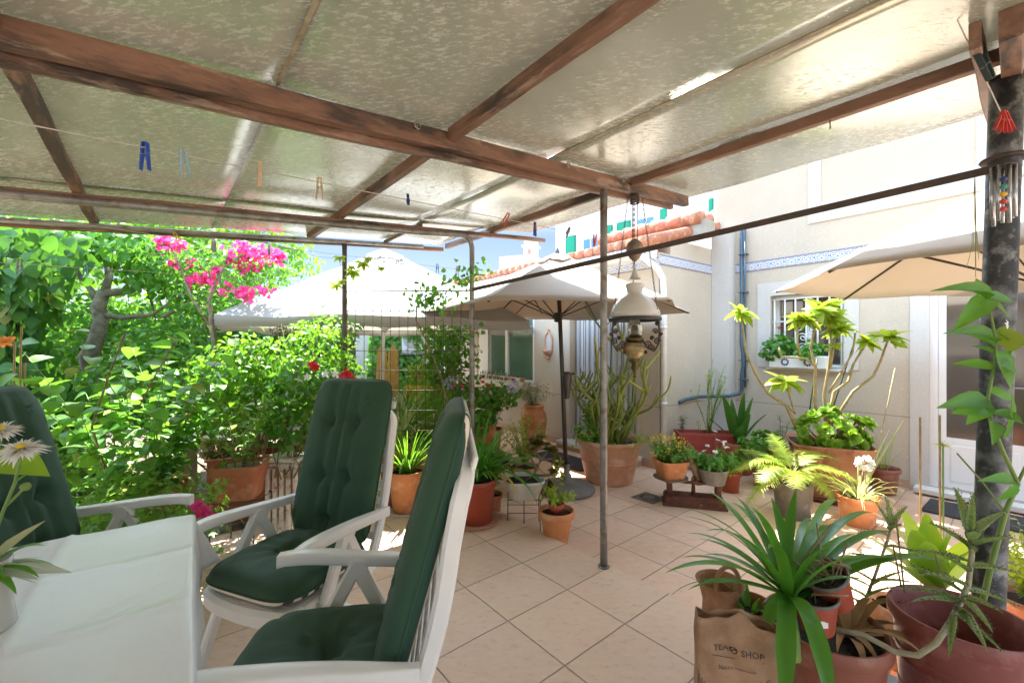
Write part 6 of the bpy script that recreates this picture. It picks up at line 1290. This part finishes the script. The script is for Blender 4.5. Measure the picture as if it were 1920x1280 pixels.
# window box with geraniums
c = HP(.86, .07, 1.13); t = thing('window_box', 'white window box with blue flower tiles and red geraniums on the barred window', 'window box', c)
b = MB(); b.box(c+ZV*.075, (.60, .16, .15), HAX, 0, .5, .01); b.build('trough', white_pt, t, smooth=False)
b = MB(); q = c+HN*.082+ZV*.075
for u_ in (-.12, .12):
    for k in range(9): a = k*.7; b.ball(q+HU*(u_+.035*math.cos(a))+ZV*.035*math.sin(a), .012, 6, sc=(1, 1, 1))
b.build('painted_flower', hexm('blue_glaze', (.03, .07, .22)), t)
leafcloud(t, [(c+HU*.18+ZV*.28+HN*.05, (.16, .12, .13)), (c-HU*.14+ZV*.22+HN*.06, (.17, .12, .09)), (c+HU*.30+ZV*.2+HN*.05, (.1, .1, .1))], 300, 'round', L_mid, .055)
flowers(t, [c+HU*.2+ZV*.50+HN*.05+rng.normal(0, .018, 3) for k in range(8)], .03, FL_red, 6)
b = MB(); b.tube([c+HU*.2+ZV*.25+HN*.04, c+HU*.2+ZV*.49+HN*.05], .003, 5); b.build('flower_stem', gstem, t)
# ================================================================ foreground pots, bottom right
def fg(px, py, d): return P(px, py, d)
c = fg(1545, 1172, 1.5); c0 = c*[1, 1, 0]; t = thing('clivia', 'big clivia with long glossy strap leaves in the large brown pot, front right', 'potted plant', c0, None)
s_ = pot(t, c0, .435, .188, .14, p_brown, 64, rim=.016, rimh=.05, sl=.055, bands=(.6,))
b = MB(); cr = fg(1478, 1118, 1.42)
spec = []
def sl(tx, ty, td, w_, dr=1.3, up=.9):   # a leaf reaching for a place in the yard
    tgt = P(tx, ty, td); v_ = (tgt-cr); Lh = np.linalg.norm(v_); d0 = nrm(v_/Lh+ZV*up*.55); b.strap(cr+rng.normal(0, .008, 3), d0, Lh*1.12, w_, dr*.8, 14, .35, .22, twist=rng.normal(0, .12))
for a in ((1255, 1085, 1.35, .030), (1275, 965, 1.5, .024), (1300, 985, 1.45, .026), (1340, 930, 1.7, .028), (1385, 940, 1.75, .028), (1340, 1000, 1.25, .028), (1410, 960, 1.3, .030), (1440, 940, 1.6, .034), (1498, 935, 1.5, .034), (1560, 1000, 1.7, .034), (1625, 970, 1.6, .032), (1690, 1065, 1.45, .036), (1670, 1025, 1.6, .032), (1780, 1085, 1.5, .036), (1300, 1120, 1.5, .030), (1325, 1050, 1.6, .026), (1600, 1040, 1.25, .034), (1440, 1010, 1.15, .034), (1520, 990, 1.8, .03), (1570, 960, 1.9, .03), (1290, 1060, 1.6, .024), (1370, 1010, 1.7, .026), (1640, 1100, 1.7, .03), (1320, 1010, 1.55, .024), (1290, 1010, 1.65, .02), (1420, 1000, 1.9, .03), (1470, 980, 1.75, .034), (1540, 1030, 1.3, .034), (1590, 1000, 1.5, .032), (1650, 1000, 1.8, .03), (1700, 1100, 1.6, .03), (1620, 1090, 1.3, .03), (1280, 1150, 1.7, .026), (1360, 960, 1.9, .026)): sl(*a)
for tx, ty, td, L_, w_ in ((1375, 1170, 1.15, .27, .034), (1470, 1290, 1.05, .48, .048), (1560, 1280, 1.08, .46, .046), (1466, 1180, 1.1, .3, .04)):
    d0 = nrm((P(tx, ty, td)-cr)*[1, 1, .2]+ZV*.22); b.strap(cr, d0, L_, w_, 2.6, 14, .35, .22)
b.build('foliage', L_strap, t)
b = MB(); b.lathe(s_+(cr-s_)*[1, 1, 0]-ZV*.01, [(.035, 0), (.034, .05), (.024, .12), (.014, .17)], 12, sq=3); b.build('leaf_base', gstem, t)
b = MB(); tuft(b, s_+np.array([.08, .0, .01]), 14, .25, .03, 1., 1.8, .5, r0=.05); b.build('dry_leaves', M('dry_leaf', (.42, .24, .10), (.3, .16, .07), .8), t)
for (px, py, d, tl, lab) in ((1530, 1150, 1.40, (.15, -.1), 'lower red nursery pot lying in the big brown pot'), (1560, 1105, 1.42, (.55, -.25), 'upper red nursery pot tilted over in the big brown pot')):
    az = nrm(np.array([-tl[0], tl[1]*.6, 1])); ax0 = nrm(np.cross((0, 1, 0), az)); ay = np.cross(az, ax0); q = fg(px, py, d); tt = thing('nursery_pot', lab, 'pot', q, 'red nursery pots')
    b = MB(); b.lathe(q-az*.05, [(.001, 0), (.046, 0), (.064, .105), (.068, .106), (.068, .118), (.063, .118), (.060, .10), (.05, .08)], 36, ax=[ax0, ay, az]); angle_smooth(b.build('pot', p_red, tt), 40)
    b = MB(); b.lathe(q-az*.05, [(.0675, .1085), (.0695, .110), (.0695, .119), (.0665, .121), (.063, .119)], 36, ax=[ax0, ay, az]); b.build('rim', p_grey, tt)
    b = MB(); b.lathe(q-az*.05, [(.001, .098), (.061, .094)], 24, ax=[ax0, ay, az]); b.build('soil', soil, tt)
    b = MB(); qq = q+az*.05
    for k in range(9 if 'upper' in lab else 3): b.tube([qq+rng.normal(0, .015, 3), qq+az*.04+rng.normal(0, .03, 3), qq+az*.09+rng.normal(0, .055, 3)+np.array([.05, 0, 0])], .003, 5)
    b.build('stem', twig, tt)
    if 'lower' in lab: b = MB(); e = P(1520, 1172, 1.33); b.box(q+nrm(np.array([-q[0]*.3, -1, 0]))*.0585-ZV*.0, (.03, .0012, .022), None); b.build('price_tag', white_pt, tt, smooth=False)
# mother-of-thousands: long serrated spotted leaves on leaning stems
spot = leafmat('spotted_leaf', (.13, .22, .08), (.22, .32, .12)); tn = spot.node_tree; pb = tn.nodes['Principled BSDF']
lk = pb.inputs['Base Color'].links[0].from_socket; cc_ = mixc(tn, math_(tn, 'MULTIPLY', ramp(tn, noise(tn, 130, 2), .5, .6), .75), lk, (.055, .04, .035)); tn.links.new(cc_, pb.inputs['Base Color'])
def kalanchoe(root, path, leaves_, r=.009):
    b = MB(); path = np.array(path); b.tube(path, np.linspace(r, r*.75, len(path)), 9); b.build('stem', M('pale_stem', (.36, .34, .22), (.26, .22, .13), .7, scale=40) if 'pale_stem' not in bpy.data.materials else bpy.data.materials['pale_stem'], root)
    b = MB(); te = b
    for (tx, ty, td, x, k_) in leaves_:
        i = min(int(x*(len(path)-1)), len(path)-2); q = path[i]+(path[i+1]-path[i])*(x*(len(path)-1)-i); v_ = P(tx, ty, td)-q; L_ = np.linalg.norm(v_); n0 = len(b.V)
        b.strap(q, nrm(v_+ZV*.15*L_), L_*1.03, k_*.95, .35, 10, .75, .9); V = b.V[-1].reshape(-1, 3, 3)
        for row in V[1:-1]:
            for e in (0, 2):
                for f_ in (.0, .5): te.ball(row[e]+nrm(row[e]-row[1])*.001+(V[2][e]-V[1][e])*f_, random.uniform(.001, .0026), 5, mi=1)
    o = b.build('foliage', [spot, M('plantlet', (.07, .06, .045), (.12, .14, .06), .7, scale=90) if 'plantlet' not in bpy.data.materials else bpy.data.materials['plantlet']], root)
t = thing('kalanchoe', 'sprawling stem of spotted spiky leaves hanging from brown pot to maroon pot', 'succulent', fg(1560, 1180, 1.42))
kalanchoe(t, [fg(1560, 1178, 1.42), fg(1620, 1190, 1.38), fg(1680, 1222, 1.32), fg(1720, 1228, 1.28), fg(1755, 1205, 1.26), fg(1782, 1165, 1.26), fg(1800, 1130, 1.28), fg(1815, 1095, 1.3), fg(1822, 1040, 1.3), fg(1820, 1000, 1.3)],
    [(1705, 1060, 1.35, .72, .026), (1690, 1105, 1.32, .68, .026), (1710, 1130, 1.22, .66, .026), (1860, 1185, 1.15, .68, .030), (1880, 1150, 1.2, .7, .028), (1850, 1220, 1.12, .64, .028), (1905, 1140, 1.3, .74, .028), (1800, 1010, 1.3, .9, .030), (1790, 915, 1.4, .97, .032), (1740, 980, 1.35, .92, .03), (1905, 1010, 1.2, .93, .034), (1905, 1075, 1.25, .84, .032), (1890, 960, 1.35, .97, .034), (1825, 925, 1.32, .99, .024), (1725, 1080, 1.2, .76, .026), (1830, 1190, 1.15, .62, .026), (1700, 1035, 1.42, .86, .024), (1880, 1225, 1.15, .6, .024), (1760, 1040, 1.3, .82, .028), (1840, 1000, 1.2, .95, .03), (1780, 1230, 1.2, .6, .02)])
t = thing('kalanchoe', 'smaller spotted spiky succulent standing between clivia and maroon pot', 'succulent', fg(1630, 1150, 1.7))
kalanchoe(t, [fg(1600, 1180, 1.62), fg(1620, 1130, 1.62), fg(1640, 1080, 1.64), fg(1665, 1010, 1.66), fg(1672, 985, 1.66)],
    [(1560, 1100, 1.5, .3, .018), (1690, 1100, 1.5, .3, .02), (1700, 1070, 1.6, .4, .02), (1570, 1060, 1.6, .45, .018), (1720, 1095, 1.5, .45, .02), (1580, 1040, 1.6, .6, .018), (1640, 940, 1.7, .9, .022), (1700, 950, 1.7, .95, .024), (1690, 985, 1.6, .9, .026), (1610, 1000, 1.6, .8, .018), (1730, 1040, 1.6, .7, .02), (1660, 930, 1.7, .97, .02), (1590, 1120, 1.5, .2, .018), (1540, 1075, 1.55, .4, .016), (1705, 1130, 1.5, .2, .018)], .006)
t = thing('branch_stems', 'bare knobbly twigs rising beside the maroon pot', 'twigs', fg(1690, 1100, 1.5)); b = MB()
for a_, c_ in (((1696, 1110), (1680, 970)), ((1690, 1100), (1674, 1020)), ((1775, 1110), (1752, 1035))): b = MB(); b.tube([fg(*a_, 1.4), fg(*c_, 1.45)], .0028, 6); b.build('twig', twig, t)
c = fg(1800, 1142, 1.40); c0 = c*[1, 1, 0]; t = thing('maroon_pot', 'large maroon plastic pot with banded sides at the bottom right corner', 'pot', c0)
s_ = pot(t, c0, .52, .182, .13, p_maroon, 64, rim=.018, rimh=.045, sl=.15, bands=(.42, .48, .68, .74))
t = thing('eucomis', 'plant with broad backlit yellow green leaves behind the maroon pot', 'potted plant', fg(1745, 1120, 1.75)*[1, 1, 0]); s_ = pot(t, fg(1750, 1120, 1.84)*[1, 1, 0], .26, .12, .09, terra)
b = MB(); cr2 = fg(1750, 1110, 1.84)
for tx, ty, td, w_ in ((1735, 965, 1.9, .11), (1715, 1000, 1.7, .12), (1660, 975, 1.9, .09), (1620, 1010, 1.8, .10), (1790, 1000, 1.8, .10), (1850, 1010, 1.95, .10), (1640, 1050, 1.7, .08), (1830, 1040, 1.75, .08), (1690, 960, 2.0, .10), (1740, 1020, 1.6, .09)):
    v_ = P(tx, ty, td)-cr2; L_ = np.linalg.norm(v_); b.strap(cr2, nrm(v_+ZV*.08), L_*1.02, w_, .35, 14, .55, .30, broad=True)
b.build('foliage', L_lime, t); b = MB(); b.tube([s_, cr2+ZV*.02], .02, 10); b.build('stem', gstem, t)
# pepper plant beside the thick post
t = thing('pepper_plant', 'tall pepper plant with large drooping leaves climbing the thick post', 'pepper plant', fg(1850, 1110, 1.60)); st = [fg(1842, 1130, 1.60), fg(1858, 1060, 1.57), fg(1885, 960, 1.53), fg(1908, 905, 1.52)]
b = MB(); b.tube(st, [.010, .009, .008, .008], 8); main = [fg(1908, 905, 1.52), fg(1882, 850, 1.50), fg(1858, 790, 1.49), fg(1852, 745, 1.48), fg(1866, 680, 1.48), fg(1868, 640, 1.48), fg(1858, 590, 1.48), fg(1848, 550, 1.48)]
b.tube(main, np.linspace(.007, .003, 8), 8); b.tube([fg(1908, 905, 1.52), fg(1935, 850, 1.52), fg(1940, 700, 1.52)], .005, 6); b.tube([fg(1885, 960, 1.53), fg(1840, 900, 1.55), fg(1795, 850, 1.5)], .003, 5); b.build('stem', gstem, t)
b = MB()
for bx, by, tx, ty, wd in ((1850, 560, 1790, 605, .055), (1850, 560, 1800, 530, .03), (1852, 556, 1905, 560, .045), (1855, 560, 1915, 590, .05), (1848, 552, 1838, 525, .03), (1866, 640, 1825, 600, .035), (1866, 650, 1800, 610, .03), (1868, 640, 1925, 625, .07), (1866, 690, 1790, 680, .04), (1866, 665, 1825, 640, .03), (1868, 680, 1925, 700, .06), (1866, 660, 1905, 720, .07), (1858, 735, 1900, 738, .035), (1852, 760, 1780, 778, .045), (1854, 750, 1800, 750, .04), (1858, 770, 1910, 780, .04), (1862, 790, 1885, 830, .035), (1850, 750, 1835, 790, .04), (1880, 820, 1905, 745, .03), (1900, 900, 1862, 880, .035), (1905, 905, 1880, 950, .03), (1868, 620, 1905, 665, .05)):
    q0 = fg(bx, by, 1.48); q1 = fg(tx, ty, 1.42+rng.uniform(-.06, .1)); v_ = q1-q0; L_ = np.linalg.norm(v_); b.leaves('ovate', [q0], [v_/L_], [nrm(np.array([0, -1, .8]))], L_*1.1, wd*1.5/(.66*L_*1.1), jit=.10)
b.build('foliage', L_mid, t); flowers(t, [fg(1888, 608, 1.46)], .03, FL_white, 6)
t = thing('yellow_bush', 'fine leaved yellow green bush in a terracotta pot at the right edge', 'potted plant', fg(1915, 1100, 1.95)*[1, 1, 0]); s_ = pot(t, fg(1935, 1100, 1.95)*[1, 1, 0], .25, .13, .10, terra); stemmy(t, s_, 34, .42, .22, 'lance', L_yel, gstem, per=22, lsize=.035, sr=.002, start=.1, wr=1.3)
# paper bag, wicker vase, small pot behind it
c = fg(1350, 648, 1.66)*[1, 1, 0]; t = thing('strawberry_vase', 'rough terracotta vase with a looped handle behind the paper bag', 'vase', c); zt_ = H-(1088-648)/F*1.66
b = MB(); b.lathe(c, [(.001, 0), (.075, 0), (.085, .02), (.07, .2), (.062, zt_-.08), (.075, zt_-.02), (.088, zt_), (.083, zt_+.003), (.07, zt_-.02), (.055, zt_-.08)], 36, wob=.01); b.build('vase_body', M('rough_terracotta', (.45, .24, .13), (.34, .17, .09), .9, scale=20, bs=.9, bscale=60), t)
b = MB(); q = fg(1365, 1100, 1.58); b.tube([q+EX*.045*math.cos(a)+ZV*.075*math.sin(a) for a in np.linspace(-.3, 3.44, 18)], .008, 8); b.build('handle', bpy.data.materials['rough_terracotta'], t)
c = fg(1405, 648, 1.62)*[1, 1, 0]; t = thing('terracotta_pot', 'open terracotta pot behind the paper bag', 'pot', c); s_ = pot(t, c, H-(1128-648)/F*1.62, .09, .065, terra, rimh=.03, sl=.04); b = MB(); tuft(b, s_, 14, .12, .02, .8, 1.5, .6, r0=.04); b.build('foliage', L_mid, t)
def bag():
    c = fg(1378, 1290, 1.30); z0 = .18; zt_ = .585; t = thing('paper_bag', 'crumpled brown paper tea shop bag with printed leaves standing before the vase', 'paper bag', c*[1, 1, 0]+ZV*z0)
    ux = nrm(np.array([1, -.34, 0])); vx = np.cross(ZV, ux); b = MB(); nu, nz = 44, 34; V = []; wd, dp = .225, .11
    def S(a, h, out=0.):    # a 0..1 round the bag, h 0..1 up
        a = a % 1; per = 2*(wd+dp); s = a*per
        if s < wd: x, y = -wd/2+s, -dp/2
        elif s < wd+dp: x, y = wd/2, -dp/2+(s-wd)
        elif s < 2*wd+dp: x, y = wd/2-(s-wd-dp), dp/2
        else: x, y = -wd/2, dp/2-(s-2*wd-dp)
        y *= 1-.62*h**2.2; x *= 1+.02*math.sin(h*9)-.10*max(0, h-.8)*5*.5
        cr_ = .0050*math.sin(x*70+h*13)+.0050*math.sin(x*33-h*31+1)+.0025*math.sin(h*60+x*25); k = .35+.9*h
        y += (cr_*k-out)*(1 if y < 0 else -1); z = h*(zt_-z0)+(h > .8)*(.008*math.sin(x*48+1)+.005*math.sin(x*95)-.02*abs(x/.1)**2)*(h-.8)*5
        return c*[1, 1, 0]+ux*x+vx*y+ZV*(z0+z)
    for j in range(nz+1):
        for i in range(nu): V.append(S(i/nu, j/nz))
    b.add(V, [(j*nu+i, j*nu+(i+1) % nu, (j+1)*nu+(i+1) % nu, (j+1)*nu+i) for j in range(nz) for i in range(nu)]+[list(range(nu))[::-1]])
    paper = M('kraft_paper', (.40, .24, .14), (.31, .18, .10), .8, scale=6, bs=.8, bscale=22); o = b.build('bag_body', paper, t); sm = o.modifiers.new('thick', 'SOLIDIFY'); sm.thickness = .0012
    ink = hexm('black_ink', (.03, .028, .03))
    def wrap(o):     # lay a flat drawing (x, y in metres from the middle of the front) on the paper
        for v in o.data.vertices:
            x, y = v.co.x, v.co.y; a = (x+wd/2)/(2*(wd+dp)); h = min(.98, max(.01, y/(zt_-z0))); p = S(a, h, .0018)-W[t.name]; v.co = tuple(p)
        o.parent = t
    def text(s, size, x, y, name):
        cu = bpy.data.curves.new(name, 'FONT'); cu.body = s; cu.size = size; cu.align_x = 'CENTER'; cu.resolution_u = 2; tmp = bpy.data.objects.new(name, cu); COL.objects.link(tmp); dg = bpy.context.evaluated_depsgraph_get(); me = bpy.data.meshes.new_from_object(tmp.evaluated_get(dg)); COL.objects.unlink(tmp); bpy.data.objects.remove(tmp)
        o = bpy.data.objects.new(name, me); COL.objects.link(o); me.materials.clear(); me.materials.append(ink)
        for v in me.vertices: v.co.x += x; v.co.y += y
        wrap(o)
    text('TEA', .024, -.042, .305, 'lettering'); text('SHOP', .024, .040, .305, 'lettering'); text('Natural inspiration', .0135, .0, .262, 'lettering'); text('www.teashop.com', .008, .018, .10, 'lettering') if 0 else None
    def stroke(pts, w_=.0009):
        pts = np.array(pts); V = []; 
        for i in range(len(pts)):
            tg = nrm(pts[min(i+1, len(pts)-1)]-pts[max(0, i-1)]); nn = np.array([-tg[1], tg[0]]); V += [pts[i]-nn*w_, pts[i]+nn*w_]
        return V
    def draw(lines, name):
        b = MB(); 
        for L_ in lines: V = stroke(L_); b.add([(x, y, 0) for x, y in V], [(2*i, 2*i+2, 2*i+3, 2*i+1) for i in range(len(L_)-1)])
        o = b.build(name, ink, None, smooth=False); o.location = (0, 0, 0); wrap(o)
    draw([[(-.067, .293), (.073, .293)], *[[(-.009+.010*math.cos(q+k)*(.5+.5*math.sin(q*.5)), .313+.009*math.sin(q+k)) for q in np.linspace(0, 5, 12)] for k in (0, 2, 4)], *[[(-.015+.002*j, .308+.002*j), (-.003-.001*j, .318-.001*j)] for j in range(4)]], 'emblem')
    L_ = []
    for bx, by, an, n_ in ((-.10, .03, 1.4, 7), (-.09, .16, 1.7, 7), (-.04, .02, .7, 6), (.0, .05, .3, 5), (.05, .03, 1.2, 5), (.095, .18, 1.6, 6), (-.06, .10, .9, 5), (.09, .06, 1.8, 6), (-.02, .11, .1, 4)):
        sp = [(bx+.012*k*math.cos(an+.06*k), by+.012*k*math.sin(an+.06*k)) for k in range(n_)]; L_.append(sp)
        for k in range(1, n_):
            for sg in (-1, 1):
                a2 = an+.06*k+sg*.9; x, y = sp[k]; tip = (x+.020*math.cos(a2), y+.020*math.sin(a2)); nx, ny = -math.sin(a2)*.0045, math.cos(a2)*.0045
                L_.append([(x, y), (x+.010*math.cos(a2)+nx, y+.010*math.sin(a2)+ny), tip, (x+.010*math.cos(a2)-nx, y+.010*math.sin(a2)-ny), (x, y)])
    L_ = [[(min(.108, max(-.108, x)), max(.004, y)) for x, y in l] for l in L_]
    draw(L_, 'printed_leaves')
bag()
c = fg(1650, 1275, 1.6); t = thing('metal_tray', 'grey metal tray on the floor between the two big pots', 'tray', c*[1, 1, 0]); b = MB(); b.lathe(c*[1, 1, 0]+ZV*.012, [(.001, 0), (.17, 0), (.21, .045), (.218, .046), (.215, .05), (.205, .049), (.165, .006), (.001, .006)], 44); b.build('tray_dish', M('tray_metal', (.30, .33, .36), (.22, .25, .28), .4, .5, scale=6), t)
t = thing('terracotta_face_pot', 'orange terracotta pot on its side with leaf cut-outs between the big pots', 'pot', fg(1700, 1230, 1.85)*[1, 1, 0]); q = fg(1690, 1225, 1.9); b = MB(); b.lathe(q*[1, 1, 0], [(.001, 0), (.11, 0), (.14, .1), (.145, .18), (.11, .24), (.10, .25), (.085, .24)], 40); b.build('pot_body', terra_or, t)
b = MB(); b.leaves('ovate', [q*[1, 1, 0]+np.array([.14*math.cos(a), .14*math.sin(a), z]) for a, z in ((3.9, .10), (4.4, .15), (4.9, .12), (4.1, .19), (5.2, .18))], [np.array([math.cos(a), 0, .4]) for a in (0, 2, .5, 3, 0)], np.array([0, -1, 0.1]), .045, jit=.1); b.build('leaf_cutout', rust, t)
# ================================================================ vase of white daisies on the table
c = P(-25, 648, 1.0)*[1, 1, 0]+ZV*.728; t = thing('flower_vase', 'white vase with white shaggy daisies on the table at the left edge', 'vase', c); c = c+EX*-.01
b = MB(); zt_ = H-(1052-648)/F*1.0-.728; b.lathe(c, [(.001, 0), (.05, 0), (.055, .01), (.045, zt_*.6), (.048, zt_), (.044, zt_), (.04, zt_*.6)], 32); b.build('vase_body', opal, t)
top = c+ZV*(zt_-.02); q1 = P(40, 843, .93); q2 = P(2, 808, 1.0); q3 = P(48, 912, 1.0)
b = MB(); b.tube([top, P(5, 960, .98), P(28, 905, .95), q1-ZV*.01], .0032, 7); b.tube([top, P(-15, 900, 1.0), q2-ZV*.01], .0032, 7); b.tube([P(10, 950, .98), P(35, 925, .99), q3], .003, 6); b.build('flower_stem', gstem, t)
for q, s1 in ((q1, .044), (q2, .04)):
    b = MB(); cen = MB(); f = nrm(np.array([.15, -.35, 1.])); x = nrm(np.cross(f, (0, 1, 0))); y = np.cross(f, x)
    for L_ in range(5):
        k = 42-L_*5; a = np.arange(k)*6.283/k+L_*.3; dr = np.cos(a)[:, None]*x+np.sin(a)[:, None]*y+f*(.0+.28*L_); b.leaves('lance', np.repeat([q], k, 0), dr, np.repeat([f], k, 0), s1*(1-.12*L_)*.92, .55, jit=.10)
    cen.ball(q+f*.006, .009, 10); o = b.build('flower', FL_white, t); cen.build('flower_centre', FL_yel, o)
b = MB(); b.ball(q3, .010, 10); b.build('bud', gstem, t)
b = MB()
for a, e, L_, w_ in ((.3, .9, .13, .02), (.0, .3, .14, .022), (-.4, .5, .12, .02), (.6, .2, .13, .02), (-.8, .3, .12, .018), (1.2, .6, .12, .02), (-.2, .0, .12, .02), (-1.4, .5, .1, .02), (3, .6, .12, .02)): b.strap(top, nrm(unit_xy(a)+ZV*e), L_, w_, 1.1, 8, .5, .2)
b.strap(P(28, 905, .95), nrm([1, -.1, .8]), .05, .012, .5, 6); b.build('foliage', L_mid, t)
b = MB(); b.leaves('lance', np.repeat([top], 16, 0), rng.normal(0, 1, (16, 3))*[1, 1, .4]+[.3, 0, .3], ZV, .13, .9); b.build('silver_foliage', leafmat('silver_leaf', (.4, .46, .42), (.6, .66, .62)), t)
b = MB(); b.leaves('heart', [P(-20, 862, .99)], [np.array([1, -.1, .0])], [np.array([0, -.5, .9])], .135, .75, jit=.02); b.build('lime_leaf', L_lime, t)
